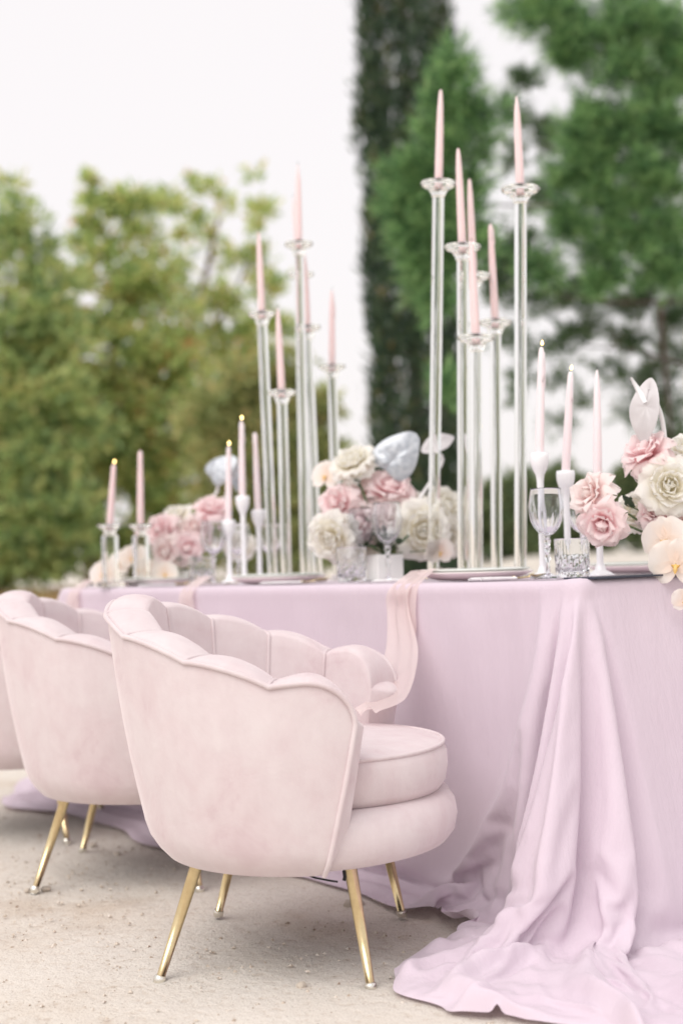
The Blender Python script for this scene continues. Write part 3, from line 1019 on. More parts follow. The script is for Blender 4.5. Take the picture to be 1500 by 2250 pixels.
# draped cloth: the settled drape on a grid of columns along the table and rows across it,
# written as differences between neighbours in 0.4 mm steps
CX = [5654,-19,-22,-25,-29,-29,-29,-27,-23,-17,-12,-7,-6,-6,-9,-14,-18,-25,-29,-31,-30,-27,-21,-13,-5,3,4,4,6,2,-2,-1,1,9,9,11,14,15,18,22,28,28,29,29,30,32,14,49,-14,11,42,22,7,26,0,-23,7,12,
29,13,2,2,-49,-29,-33,-2,71,72,-11,-68,-31,-58,-5,-31,6,14,-9,-20,-3,-26,12,3,-30,-47,-40,-41,-36,-66,-68,-60,-69,-94,-91,-82,-89,-130,-109,-89,-101,-107,-89,-83,-111,-119,-116,-105,-85,
-64,-39,-42,-77,-94,-96,-93,-78,-87,-87,-106,-136,-133,-96,-85,-59,-43,-42,-12,-6,-6,6,4,-3,-24,-28,-15,-7,-9,-11,-2,4,11,18,25,23,26,34,23,3,-1,-4,0,0,3,5,6,6,4,1,0,-2,-5,-5,-9,-8,-4,-1,
4,5,6,10,5,2,1,-2,-6,-5,1,-1,-2,-1,3,0,-1,-1,4,2,-1,0,-1,-1,-1,-2,-6,-11,30,-18,-21,13,18,-15,4,29,-1,-3,-3,13,0,-17,-16,47,11,-1,-90,5,-45,72,-18,26,11,-5,-11,-11,14,14,-11,-16,-2,6,-15,
7,0,10,15,-1,0,1,-1,1,-1,0,0,1,0,-1,1,-1,0,1,-1,0,0,0,0,0,0,0,0,-1,1,0,0,0,0,-1,1,0,0,0,-1,1,-1,7,-10,14,1,0,-1,1,0,0,0,-1,-3,3,0,0,-1,1,-2,0,0,23,-4,0,5,0,3,3,5,9,3,2,-1,-3,-4,-5,-9,-3,
-3,2,2,-1,8,5,3,7,-3,0,-4,-5,-4,-3,5,1,-7,3,1,5,5,-3,0,-3,-1,0,0,0,-30,24,-10,16,1,-5,-14,13,-8,19,0,5,4,-11,-9,21,-25,47,-4,5,3,-8,-130,104,-60,60,-8,-46,50,10,-12,0,7,-20,26,-2,-29,0,1,
17,4,-2,1,0,-1,1,-1,0,0,0,0,0,0,0,1,0,-1,0,0,0,0,0,0,0,0,0,0,0,0,0,0,0,0,0,-1,0,0,1,-1,10,-3,5,0,0,-1,1,0,0,0,0,0,-5,3,1,-4,4,-6,3,1,0,20,-2,0,2,10,5,5,5,3,2,1,-3,-5,-5,-9,-1,-5,1,7,4,7,
2,13,-2,-9,-1,-3,-13,4,1,-1,-5,8,2,-11,15,-2,1,-1,-4,2,-3,-2,-1,1,-10,2,-12,0,27,2,-5,-20,21,2,0,3,1,-1,-8,-18,33,6,-34,51,-14,-9,6,-18,5,-14,-9,29,-1,0,-6,3,-15,20,-6,-8,-22,8,4,2,4,7,-1,
0,1,-1,1,0,0,0,-1,0,1,-1,0,0,0,0,1,-1,0,0,0,0,0,0,0,0,0,-1,1,0,0,-1,1,0,0,0,0,2,-12,20,1,-1,1,0,-1,0,0,0,0,0,-2,3,-8,6,-8,7,0,0,18,0,1,3,3,13,10,3,1,-1,-4,-1,-5,-11,1,-6,2,8,-4,14,7,6,-5,
6,1,-13,-5,-7,-4,13,0,1,-13,16,-1,-18,13,-4,2,-1,-4,3,-1,-1,-16,23,-21,11,-4,13,0,0,-1,-6,2,3,2,-3,5,2,-1,2,-1,-20,14,16,-1,7,-65,48,-19,18,9,-4,-2,1,-8,5,-4,-10,-8,0,-1,21,-1,1,-5,1,0,-1,
1,-1,0,0,0,1,0,-1,1,-1,0,0,0,0,1,-1,0,0,0,0,0,0,0,0,0,-1,0,1,0,0,0,0,-1,3,0,8,1,-1,1,0,-1,1,0,0,0,0,0,-21,18,2,-12,10,0,0,0,20,1,3,3,6,3,9,8,-5,3,-6,-8,-2,-4,-9,10,5,0,11,0,13,1,1,-7,-7,
2,-18,18,-8,-5,13,-5,1,-15,12,-2,-14,12,-1,0,0,-4,2,-1,0,5,-9,2,3,-21,20,1,1,0,-1,6,0,-3,3,1,3,-2,2,-10,-4,20,-2,-3,18,-14,-10,9,2,-7,2,-6,-3,7,-20,7,-20,14,18,-10,-1,-2,7,-1,0,1,-1,0,1,
0,0,-1,0,0,0,1,-1,0,0,0,0,0,0,0,0,0,0,0,-1,1,0,0,0,-1,1,-1,0,0,1,10,-8,8,1,0,-1,0,1,0,0,0,0,0,0,-2,4,-2,1,-4,-1,0,-1,21,3,4,5,5,3,-1,2,9,-9,2,-8,-10,0,9,-8,15,10,5,4,-5,7,-10,3,-6,-15,9,
-16,20,-9,2,9,-4,-3,-20,12,0,-6,10,2,-3,0,-3,2,5,0,-7,-1,-13,10,-7,15,-9,5,4,4,-2,-3,0,5,3,-1,-9,6,-42,36,13,5,-36,34,-2,-16,15,-37,29,-15,-30,37,-2,9,-2,5,-1,-2,2,1,-5,1,0,-1,1,0,-1,0,0,
1,-1,1,-1,0,1,0,0,-1,0,0,0,0,0,0,0,0,0,-1,1,0,0,0,-1,1,0,0,0,11,-13,13,-1,0,1,0,0,-1,0,0,0,0,-6,7,-23,16,-26,30,0,-1,-1,26,3,4,6,2,1,-1,-2,-7,10,-6,-1,-1,0,-4,13,-9,25,-2,0,6,-11,4,-21,-4,
15,-8,14,-15,9,-13,2,10,-6,2,-12,7,-2,-3,7,3,-4,0,-2,1,6,0,-18,-9,9,1,5,7,1,-8,10,1,1,-2,-11,11,5,-12,27,-43,-36,64,-8,18,-59,41,5,-56,67,-19,-4,-5,2,10,0,-2,-2,-2,8,-1,3,-3,0,0,1,-1,0,1,
0,0,-1,1,-1,1,-1,0,0,0,0,0,0,0,1,-1,0,0,0,0,0,-1,1,0,0,0,0,-1,0,10,-21,18,6,-1,0,0,0,-1,1,0,0,0,0,-6,-3,-7,14,-1,-9,5,-12,14,29,5,5,2,0,-1,-1,-5,-6,-10,6,7,-1,1,11,-1,14,-25,21,6,-10,10,
-14,5,-1,-7,16,-3,-2,3,-3,-2,-1,-4,0,-14,-10,12,2,-1,2,6,-4,1,0,-7,14,-1,-28,-2,7,1,12,3,-17,12,9,1,-4,3,-1,-18,27,-13,-10,22,-17,3,-9,-6,25,-11,-3,10,-58,0,66,-24,8,-11,4,-21,30,5,-2,-2,
-1,3,2,-1,1,0,-1,0,0,0,0,0,0,1,-1,0,0,0,0,0,0,0,0,0,0,0,0,0,0,-1,0,0,1,-1,1,4,4,-16,18,-2,2,1,-1,0,1,0,0,0,0,-5,3,-10,5,-45,41,-7,15,-2,-1,33,5,2,1,0,-2,-5,-4,-8,-3,-4,4,18,8,-3,7,-5,8,-21,
17,4,-18,16,-6,8,-2,-10,14,-5,-20,24,-25,1,12,-11,16,-21,-12,6,9,7,-4,5,1,2,2,1,-11,6,-44,-7,7,17,15,-8,3,16,8,-7,6,-35,35,-1,-7,-1,-31,20,10,4,15,-47,26,9,-40,21,-2,-41,11,10,-8,-9,44,-40,
-21,2,23,-16,2,24,-1,-1,4,4,2,3,9,4,2,2,2,2,0,2,2,1,1,0,-2,-1,0,0,0,1,0,1,0,0,0,-1,0,1,9,-4,-9,17,-3,2,-1,1,0,0,-1,0,0,-1,-1,0,-30,27,1,-7,7,-26,25,1,38,1,2,-1,-1,-3,-5,-11,1,-2,-3,2,5,17,
14,-2,0,-4,6,-31,21,4,-15,22,-8,1,9,-17,9,-7,-39,41,-12,-13,31,-16,5,-16,-4,-1,5,15,-3,0,5,-1,-10,18,-2,-15,-39,4,3,-38,45,3,-7,27,-50,32,27,-6,4,-10,8,-17,4,7,-18,4,-26,26,-9,-29,46,4,7,
-48,14,-5,1,-29,0,1,44,-37,28,11,-32,-23,-9,4,2,-5,0,23,11,0,6,10,-1,-3,11,14,12,6,-3,-12,-22,-21,-5,3,3,2,-4,-1,0,9,19,-11,-2,-1,32,21,2,-2,2,2,0,-1,0,1,0,0,-2,1,-13,0,1,13,-23,6,11,-2,
0,38,1,0,-1,-3,-5,-3,-7,0,-1,2,2,4,3,9,15,-2,-4,-6,1,-33,31,4,-21,7,18,-16,14,-28,15,13,-38,18,14,-27,35,-3,-22,-2,-1,-3,-1,16,-6,6,1,2,6,-1,4,-19,-16,-25,31,0,-10,-22,5,15,-12,29,-4,-5,
-2,16,-9,-1,-5,-2,-5,-7,35,-13,-8,10,6,4,4,-50,7,-6,-10,-5,33,-17,51,-3,-30,-15,-6,-5,-1,0,-4,-2,11,6,0,3,6,0,-2,7,10,12,10,-1,-11,-27,-27,-6,2,1,1,-7,-1,0,7,18,33,5,-16,-47,16,62,2,-60,
5,37,23,4,0,-3,-9,-15,-19,-30,61,-43,49,8,-20,17,1,-4,38,0,-1,-2,-3,-5,-10,4,1,-6,7,6,3,1,-2,1,11,4,3,-3,2,-36,30,3,-7,7,-4,-29,26,-2,-6,20,-8,8,-7,-52,18,40,-34,3,4,-1,-22,22,-10,22,0,-11,
22,0,-13,-52,23,0,-12,-24,16,1,22,11,-10,-3,2,1,32,-20,-8,-7,14,-16,8,1,11,-8,4,24,-27,-23,0,-16,2,6,44,7,11,-30,-11,-3,-10,9,0,1,1,-3,-1,2,1,0,0,0,0,1,-2,-4,2,3,4,0,-6,-6,-1,1,0,0,2,1,1,
0,3,8,7,-2,11,-5,-7,0,-22,-16,-18,15,31,-2,-17,-15,-11,-3,54,41,-12,-11,-16,26,5,-10,4,37,-2,-2,-2,-5,-3,-4,4,-6,10,-4,1,5,2,-1,-5,-2,15,5,-1,2,8,-31,11,10,-21,17,1,-16,18,9,-9,10,-11,6,
-2,4,-9,-15,-18,3,6,8,-37,19,3,29,-4,-3,6,7,-28,-36,8,22,25,-38,-17,30,1,-10,-1,4,-4,-22,39,-8,-11,-2,3,9,2,4,3,-7,-6,-19,2,10,2,-8,45,6,2,-30,-9,0,-7,3,1,1,1,0,-1,-2,1,0,1,0,0,0,2,-3,-6,
2,3,2,3,-5,-3,0,1,1,0,3,4,3,-2,-5,4,0,7,-45,48,17,-38,1,2,-16,-14,7,-24,3,1,0,-1,79,-14,19,-11,11,0,-28,33,-9,34,-2,-2,-6,-2,-2,3,-3,9,-1,7,-5,-8,0,7,-4,1,-10,14,14,-1,-3,9,-12,17,-8,-4,
-1,3,-7,16,-8,-6,9,-9,13,-45,23,21,-32,-19,-2,21,-1,-28,4,15,10,-1,6,12,1,-42,-9,-6,10,33,-34,28,-17,-4,3,2,-5,0,36,-38,2,0,-2,11,2,7,1,-7,-13,0,2,-8,-1,45,4,-5,-19,-9,-1,0,-5,3,-1,1,0,2,
-3,1,-1,0,1,0,0,1,1,-2,-3,-1,3,3,0,-2,-4,2,1,0,0,3,2,2,0,-6,4,3,-3,2,15,-36,7,5,6,1,14,-58,-4,4,-3,0,52,14,-24,27,-10,25,-20,14,-28,25,33,-5,-5,-2,-8,2,10,3,-2,9,-9,5,-1,-2,-11,10,0,0,-4,
8,9,-1,8,-1,-27,30,-13,12,2,-8,1,4,-27,7,3,-2,20,-65,39,28,-41,-15,0,35,1,-43,3,19,7,1,-25,58,-19,-66,4,6,16,6,-10,13,-3,2,2,-2,-2,5,-10,1,7,-5,10,1,6,3,-11,-9,0,-5,-1,32,18,-8,-15,-11,-3,
0,-2,0,0,0,-1,2,-1,1,-1,-1,0,1,0,0,0,0,0,-1,1,0,1,1,-2,-1,1,1,0,1,1,1,1,-1,-2,1,4,-3,6,-2,6,-21,6,-2,22,-4,-43,-4,-2,-3,3,68,-6,-7,11,14,-41,31,-3,-6,-2,29,-5,-5,-5,4,4,-1,9,6,-4,0,-1,-2,
-9,5,0,6,1,-1,-6,3,5,-18,21,-6,-21,37,-5,10,-7,-2,8,-1,-40,28,-11,-22,14,-19,20,25,-46,-12,6,21,-21,-4,6,17,-14,19,11,4,-19,-37,1,-1,40,-30,13,1,2,2,-1,-2,2,-16,8,2,-1,9,1,-11,23,-15,-10,
0,-1,15,20,4,-12,-11,-5,0,-2,0,1,-1,1,0,-1,-1,1,0,0,-1,0,1,-1,0,0,1,1,0,0,-1,0,1,1,0,0,1,0,0,-1,-1,1,1,0,6,-5,6,11,-11,-16,5,2,16,-47,5,-2,-3,0,49,2,-20,37,-1,-23,20,-37,-5,6,25,26,-3,-3,
0,1,3,8,0,-5,0,3,1,0,-9,7,2,-1,8,-13,4,1,-4,3,3,9,-6,-24,39,-6,-1,-31,-9,49,4,-38,34,3,-18,-18,-20,31,9,-49,-3,3,40,-62,2,22,40,-7,-33,43,1,-48,-14,11,5,4,3,6,0,4,0,-4,-1,7,-12,1,-1,8,0,
7,25,-45,0,4,2,20,19,-18,-9,-7,-2,-1,1,-1,0,0,-1,1,0,0,0,1,-2,0,0,0,1,0,0,0,0,0,1,-1,0,0,1,1,0,0,0,0,1,-1,0,0,1,2,13,-8,12,-14,-13,4,7,9,-37,-1,1,-10,4,58,-19,20,9,-44,-39,71,0,10,-16,1,
22,-2,-3,3,4,3,-3,-3,10,-8,2,2,-9,3,10,-5,12,1,-4,-9,-4,5,-5,0,20,5,-7,-26,31,-9,7,-15,-2,27,3,-37,32,12,-26,12,-25,-21,6,-27,7,1,29,-46,4,22,41,-16,-7,11,-20,-28,11,3,20,-20,11,2,2,4,-5,
-3,0,-4,0,1,5,-1,8,-17,4,2,-1,-1,33,-11,-9,-12,-2,1,0,-1,0,0,0,0,0,0,0,1,-1,-1,0,1,0,-1,0,0,1,0,1,-1,0,0,1,0,1,0,0,1,0,-1,-1,0,1,0,1,-3,8,-27,18,-5,5,13,-15,-19,1,20,-19,44,5,2,4,-61,-16,
55,-17,12,7,7,0,21,-1,2,0,3,2,-2,-1,-5,11,0,-9,5,10,-12,19,-12,1,4,-7,-7,-5,2,-3,-6,27,14,-12,-30,38,-11,1,-42,5,47,-5,-31,-4,52,-12,-27,-2,30,-11,-73,23,12,11,-34,15,13,22,-16,19,3,-37,
-5,2,4,-6,18,3,2,4,-4,-4,-2,-3,1,1,3,-2,15,-38,2,0,1,45,-9,-2,-18,-2,-1,0,0,0,-1,1,1,-1,-1,0,1,0,1,-2,-1,1,0,1,0,0,0,1,0,0,-1,-1,1,1,0,1,0,0,0,0,0,-1,2,0,1,-2,1,2,-6,-4,4,19,-34,-4,5,-8,
7,41,-2,8,-43,-11,5,43,6,8,-67,51,-12,22,0,1,3,1,-2,3,0,-3,-2,9,-2,9,5,1,-21,11,0,0,-8,-3,2,-4,-7,5,-1,14,20,-10,-16,21,-2,-12,-6,6,15,-6,-6,1,-14,-17,44,-47,0,0,-39,23,18,-15,-4,16,12,9,
-5,12,-27,-11,5,2,-4,7,8,2,6,-6,-4,-4,-1,1,1,4,-4,-13,-2,-1,0,32,15,-4,-28,-4,-1,1,-1,0,0,0,0,-1,1,0,0,-1,1,0,-1,0,0,1,-1,0,0,1,0,0,0,0,0,0,1,1,0,0,0,0,1,-2,0,1,1,0,-1,2,-1,-5,-4,8,6,-29,
3,32,-34,29,22,-1,-3,-71,1,41,0,-14,23,6,-7,7,22,2,3,0,-1,-2,0,2,-3,9,-2,10,2,1,3,-7,-8,2,-10,4,-5,-7,11,0,-4,-5,6,5,21,-15,4,3,3,-11,-4,16,1,1,-41,19,22,-18,-8,-22,11,-17,-18,18,22,-32,
19,14,11,-3,2,0,-31,1,4,-2,2,9,0,14,-10,-6,-2,1,-2,1,5,-6,-12,0,-1,17,25,-5,-18,-9,-1,0,0,0,0,0,1,0,-1,0,0,0,0,1,-1,-1,0,1,0,0,0,0,-1,2,0,0,-1,0,1,0,1,0,-1,1,0,-1,0,0,1,0,1,0,1,-4,-3,-3,
11,1,-30,17,-15,3,50,-1,0,-69,-1,8,57,-20,29,-53,34,0,-2,25,4,0,-2,-2,0,0,-2,9,-7,14,2,-2,11,-15,6,-10,-13,2,6,1,2,-1,1,0,-9,-4,9,4,14,-4,4,2,-8,-3,0,11,-4,-23,-26,30,2,8,4,-4,6,-51,2,15,
-1,-10,22,13,-8,7,0,-25,-8,5,0,-2,9,2,6,0,-8,-2,1,-1,2,8,-13,-10,0,5,31,1,-14,-10,-4,0,0,0,1,-1,0,0,0,0,0,0,0,0,0,1,-2,0,0,0,1,0,-1,1,0,0,0,0,-1,1,1,0,0,1,-1,1,0,-1,0,1,1,1,-1,1,-1,-7,-1,
14,-12,-17,39,-37,6,35,8,-17,-55,2,64,-12,21,-12,-59,40,1,11,29,-1,-1,-2,0,-1,2,2,6,6,-2,8,4,-20,10,-2,-27,16,-1,-20,1,13,9,2,-1,-1,-15,4,10,1,8,14,-1,-5,-12,3,-4,7,2,-26,-25,24,24,-11,14,
-9,7,-54,13,22,-27,12,14,20,-16,14,-27,-17,4,3,-3,6,3,7,-1,-7,-2,4,-4,2,-2,-5,-7,3,20,16,-12,-10,-8,0,0,0,0,0,0,0,0,0,0,-1,0,1,0,0,0,0,-1,1,0,-1,0,1,0,1,0,0,-1,0,0,1,1,0,-1,1,-1,1,-2,1,1,
0,1,0,0,3,-10,-1,19,-31,11,-1,-11,25,24,0,-69,1,37,20,11,-6,-9,-14,0,25,-14,28,-1,-1,0,-1,2,-5,10,-6,10,8,1,1,-5,-4,-10,-12,-16,8,24,-8,8,2,0,-1,-1,-2,-27,1,26,-3,7,15,6,-5,-20,-6,0,16,-1,
-28,-13,16,27,-11,-2,9,-16,-34,13,16,-23,20,15,10,-6,-7,-28,-1,7,-7,7,4,6,0,-7,-3,6,-4,1,-10,0,1,1,24,0,-8,-10,-3,0,0,0,0,0,0,0,0,0,0,0,0,-1,0,2,0,-2,0,0,1,0,0,-1,1,0,1,-1,0,-1,1,1,0,1,0,
-1,0,0,0,0,2,-1,1,1,-1,2,-10,0,14,-31,39,-34,0,50,-2,-10,-57,1,59,5,-19,20,-76,68,10,-24,-10,40,-10,-5,2,0,-7,12,-5,15,-1,-5,-4,-6,9,-4,-27,26,-13,-7,-1,22,-15,18,-2,-2,3,-1,-1,-26,-19,22,
2,26,-1,-5,4,2,-4,-7,22,1,-35,-11,14,22,-6,-11,9,-31,-10,-3,2,14,19,10,-3,0,-25,-11,14,-11,4,5,6,2,-9,-1,4,-2,2,7,-19,-2,16,21,-13,-9,-6,-1,0,0,0,0,-1,1,0,0,0,0,0,0,0,0,0,0,-1,0,1,0,0,0,
0,0,1,-1,0,0,0,1,0,0,0,0,0,0,0,0,-1,2,0,1,0,0,1,-9,1,10,-19,20,-26,7,42,1,-65,4,51,10,-18,19,-70,11,60,-16,9,-67,39,0,-3,-8,-6,6,-3,9,6,-14,17,-7,4,-9,-16,14,-9,1,-4,12,3,-2,-11,6,4,5,-1,
-1,0,-30,-16,20,-2,29,-3,1,7,3,-5,-8,22,1,-34,-17,13,24,2,1,-11,-42,18,-10,-7,24,18,-3,6,-21,-20,5,-1,2,5,7,0,-8,-1,4,-2,2,0,-13,3,22,3,-9,-9,-2,0,0,0,0,0,0,0,0,0,0,-1,0,0,1,0,0,1,-2,0,1,
-1,1,0,0,0,0,1,0,-2,0,1,0,2,0,-1,1,-1,0,-1,1,0,2,-1,1,-1,3,-11,3,1,5,-11,-11,28,20,-3,-59,2,55,-20,1,-14,-31,64,7,-10,-47,-5,39,2,-1,-4,4,-8,8,-2,-6,-1,-41,16,24,-3,-4,9,-2,-11,20,-18,-16,
32,-3,3,-1,-8,5,0,-1,4,-37,-22,-1,-1,27,17,17,6,1,-7,-7,19,2,-32,-20,15,16,1,9,-23,-33,23,-18,11,23,9,-7,0,-28,-2,3,-1,5,7,2,-8,-1,3,-1,1,-1,-10,5,27,-7,-12,-6,0,0,0,0,0,-1,1,0,0,0,0,0,0,
0,0,-1,1,0,0,-1,0,1,0,0,-1,1,1,-1,0,0,0,0,1,0,0,0,0,0,0,-1,1,1,-1,2,1,-2,2,-9,4,-8,25,-29,-5,45,4,-54,-9,51,-2,-35,25,-53,52,3,9,-47,27,-40,41,0,1,3,-2,6,-11,1,-6,4,1,-22,-22,31,4,-7,11,
5,-20,17,4,-41,-18,1,36,19,-2,-1,3,-1,4,-32,-22,-6,-4,23,15,21,7,-1,-5,-4,15,3,-29,-25,19,13,3,8,-39,-11,5,-5,26,17,0,-5,-19,-17,9,-3,4,8,1,-9,1,4,-1,0,-3,-17,34,9,-17,-9,0,-1,0,0,0,0,0,
0,0,0,0,0,0,-1,1,0,0,1,-1,-1,0,1,0,0,-1,1,0,1,0,-1,0,-1,1,1,1,-1,0,-1,0,0,0,0,2,0,1,1,-2,2,-9,5,-16,23,-25,6,43,-3,-60,0,60,-55,45,-49,26,34,-4,-28,-4,-38,2,42,1,0,4,1,-3,2,-3,-10,-4,1,-9,
3,-39,14,32,6,1,5,-23,-5,24,0,-21,-53,13,45,12,-2,3,1,4,-23,-28,-14,1,17,16,22,7,-3,-1,-2,10,4,-27,-29,22,11,5,-4,-39,14,-13,12,28,3,-2,-14,-22,8,-8,6,7,3,-13,6,2,-1,1,-8,3,27,-7,-13,-5,
-1,0,0,0,-1,0,1,0,0,-1,1,0,-1,1,0,0,0,0,1,-2,0,1,0,-1,1,0,0,0,1,0,-1,0,0,1,0,0,0,0,0,0,-1,0,2,0,0,1,0,1,-10,6,-4,1,-16,22,26,-35,-28,41,-14,20,-11,16,12,-10,8,-35,-21,-15,1,43,1,2,-1,-2,
4,-16,-7,-1,5,-5,2,-27,37,-5,-36,-2,18,28,6,-6,-36,39,0,-21,-32,-14,47,9,-7,14,3,4,-16,-28,-24,3,11,17,24,5,0,2,0,3,7,-24,-33,24,12,7,-22,-29,14,-8,29,13,0,-9,-24,-5,1,2,5,15,-2,-10,0,0,
0,-23,29,16,-16,-9,-1,0,0,0,-1,1,0,0,-1,0,1,-1,1,0,0,-1,0,1,0,0,0,0,0,0,0,0,0,1,0,-1,0,-1,0,2,0,0,0,0,0,-1,0,0,1,0,1,0,2,-2,2,-9,6,3,-14,-8,39,9,-63,1,62,-51,52,11,0,-1,-9,-23,-32,13,-38,
11,44,0,2,0,-6,0,3,-5,2,-2,-9,-1,6,-29,-2,40,-9,-17,-39,3,18,41,-31,-15,36,8,-49,1,37,-4,6,9,4,4,-10,-26,-33,-3,13,16,29,-2,3,2,4,-1,9,-20,-37,26,15,0,-35,-11,5,17,21,1,-1,-21,-16,3,2,5,
5,2,-2,-3,1,4,-3,15,-3,-10,-7,0,0,0,0,0,0,0,-1,1,0,-1,1,-1,1,-1,1,0,0,0,0,-1,0,1,0,0,0,0,0,0,1,-1,0,0,0,0,1,0,0,-1,1,-1,0,0,1,1,1,1,-2,0,-7,8,15,-33,0,45,-19,-43,25,-13,56,-24,-1,15,-14,
20,-45,-35,1,-3,28,45,-1,-2,-4,3,-4,4,0,-5,1,9,-2,-3,1,-9,-36,37,7,-14,-2,16,-1,-7,8,-18,-13,28,-48,-28,61,-1,10,-2,13,3,-4,-19,-31,-18,10,14,32,-4,11,-1,1,-2,9,-15,-41,30,15,-9,-39,0,-1,
38,8,1,-13,-28,4,1,4,6,2,-2,-2,1,4,5,8,-8,-10,-3,0,-1,1,0,0,-1,0,1,-1,0,1,-1,1,-1,1,0,0,-1,1,0,0,0,0,0,0,0,0,0,1,-1,0,0,-1,1,1,0,0,-1,1,-1,1,-1,0,1,0,1,1,-1,0,-7,10,1,-24,15,33,-61,-1,66,
-20,6,11,6,-18,20,-78,-6,22,-24,68,-36,43,-3,-4,-2,2,3,1,2,-2,-8,19,3,-2,-9,0,-1,-38,-9,28,20,-25,-42,10,22,30,1,-9,5,0,-65,5,15,43,6,4,-9,14,-13,-28,-29,-2,14,34,-2,11,4,-1,-1,8,-11,-45,
35,11,-22,-23,-3,18,26,-1,-2,-25,-7,-2,7,6,1,0,-4,3,4,9,6,-16,-8,0,-1,1,0,-1,0,1,0,-1,1,-1,0,1,-1,1,0,0,0,0,0,0,0,0,-1,1,0,0,0,0,0,1,-1,-1,1,0,1,0,0,-1,0,0,0,0,0,1,0,0,3,-2,-1,-6,13,-9,-17,
32,11,-56,21,-9,44,8,5,-18,17,-49,5,-32,-7,2,35,50,39,-1,-1,-2,-1,0,7,2,5,-2,-14,25,3,-6,-2,-8,0,-5,-8,-44,42,12,-10,8,-35,-2,39,-22,15,3,-28,-10,-16,16,40,-5,4,10,-4,-20,-30,-17,7,26,11,
12,5,0,-4,6,-5,-48,39,4,-37,-5,3,31,7,1,-19,-19,0,4,7,3,1,-4,2,6,8,-4,-12,-3,0,0,0,-1,1,0,-1,0,0,0,1,0,-1,1,-1,0,1,0,0,-1,0,1,-1,1,0,0,0,0,1,0,-1,0,0,0,0,0,0,0,1,-1,0,0,0,0,0,1,0,2,0,-2,
-6,14,-17,-9,44,-49,-8,63,-1,-1,8,-16,15,-46,-29,-7,16,-16,19,-20,58,37,-2,-1,1,2,4,3,5,3,2,-11,-3,-12,36,-11,-2,-17,8,-10,8,-60,41,16,-5,-13,19,-36,39,-36,37,-3,-1,7,0,-15,4,-15,14,12,3,
-11,-27,-29,-4,21,18,15,6,2,-4,2,1,-50,42,-10,-35,-1,23,22,-1,-6,-29,-1,4,8,-1,5,-6,4,7,7,-11,-7,-3,0,1,0,0,-1,0,1,-1,1,-1,0,0,1,-1,1,0,0,0,0,0,0,-1,1,0,0,0,0,0,0,0,0,0,-1,0,1,1,0,-1,0,0,
0,0,0,0,1,0,0,2,-1,-3,-4,15,-23,3,40,-61,19,-4,40,14,-13,13,-38,-37,22,-22,-6,-2,68,0,-72,34,0,-1,2,4,1,-4,0,0,0,24,-21,8,-8,-17,32,5,-18,-9,-6,12,-56,-13,29,19,18,5,-24,25,-4,6,4,-3,-14,
-31,41,-15,-4,7,11,8,-1,-17,-29,-20,5,23,17,8,5,-2,0,4,-50,39,-25,-17,6,29,5,0,-24,-12,1,11,1,3,-3,3,5,0,-5,-7,0,0,-1,0,0,1,-1,0,0,0,0,0,1,-1,1,-1,1,0,0,0,0,0,0,0,0,0,0,0,0,0,0,1,-1,0,-1,
1,1,0,0,-1,0,-1,0,1,1,-1,0,1,2,0,-5,-2,11,-24,23,-7,-25,57,6,1,-10,10,-33,-32,5,-13,12,-18,44,0,0,-48,32,1,1,4,4,0,0,3,1,3,-11,20,3,-28,7,-14,-14,41,-16,-9,-9,15,-32,-40,63,3,11,2,-7,-3,
12,1,-12,-11,21,-33,16,3,0,0,6,8,5,-6,-22,-24,-12,17,21,11,6,-1,-1,5,-46,31,-39,-3,25,20,0,-15,-22,-1,11,0,3,0,2,6,-1,-8,-4,-1,0,1,0,0,-1,1,-1,0,0,0,1,-1,1,0,0,-1,1,0,-1,0,0,1,1,-1,0,0,1,
-1,0,0,0,0,-1,1,0,1,-1,0,0,0,0,0,0,0,0,0,1,2,0,-6,1,5,-21,39,-53,18,7,39,-2,7,-23,-43,13,-5,-18,-6,23,60,-3,-85,72,33,1,3,5,0,0,6,3,5,4,1,-21,-14,1,33,-24,11,-40,17,4,-4,-3,10,-29,-29,3,
25,28,23,-34,14,1,3,17,-12,14,0,-24,-9,3,2,4,7,8,1,-12,-25,-23,2,24,15,5,4,0,5,-42,12,-28,8,32,2,-2,-28,-4,9,2,2,0,3,6,-5,-7,-3,1,0,-1,0,0,0,0,0,0,-1,1,0,1,0,-1,0,1,0,-1,1,0,0,0,0,0,0,0,
-1,1,0,1,-1,0,-1,0,1,1,0,-1,0,0,0,0,1,-1,0,0,0,2,1,-7,4,-3,-12,39,-45,50,7,2,-1,-13,-50,19,-28,-7,-4,30,42,7,-14,1,-15,36,2,3,2,1,4,0,0,5,4,-4,-5,5,-2,1,-3,5,-1,0,-1,-10,-9,-6,7,-45,4,-16,
-13,10,57,18,11,-2,-23,9,11,1,0,-13,-16,-6,5,1,5,8,7,-2,-18,-24,-15,16,21,5,5,1,7,-32,-4,-24,30,15,0,-21,-19,11,3,2,2,2,7,-8,-6,-1,-1,0,0,0,0,0,0,0,0,0,0,0,0,0,1,0,0,0,0,-1,0,1,1,-1,1,-1,
0,0,0,0,0,0,0,0,-1,1,1,0,0,-1,0,-1,0,1,1,-2,1,0,3,1,-8,6,-12,9,-26,15,15,36,-6,-4,-42,1,-34,0,10,44,29,1,-38,19,32,-34,38,3,2,1,3,0,1,2,1,1,7,-3,-3,6,-15,2,-17,23,-2,-13,-3,-10,2,8,0,-70,
-5,19,-14,-2,6,7,25,37,10,-1,10,-1,0,-3,-10,-17,-4,-1,6,7,9,6,-8,-21,-25,-1,24,11,7,2,6,-42,-6,-4,37,0,-10,-22,0,7,0,5,1,2,-6,-6,1,0,-1,1,-1,0,0,-1,0,1,0,0,0,1,0,-1,1,0,0,0,-1,1,-1,1,1,-1,
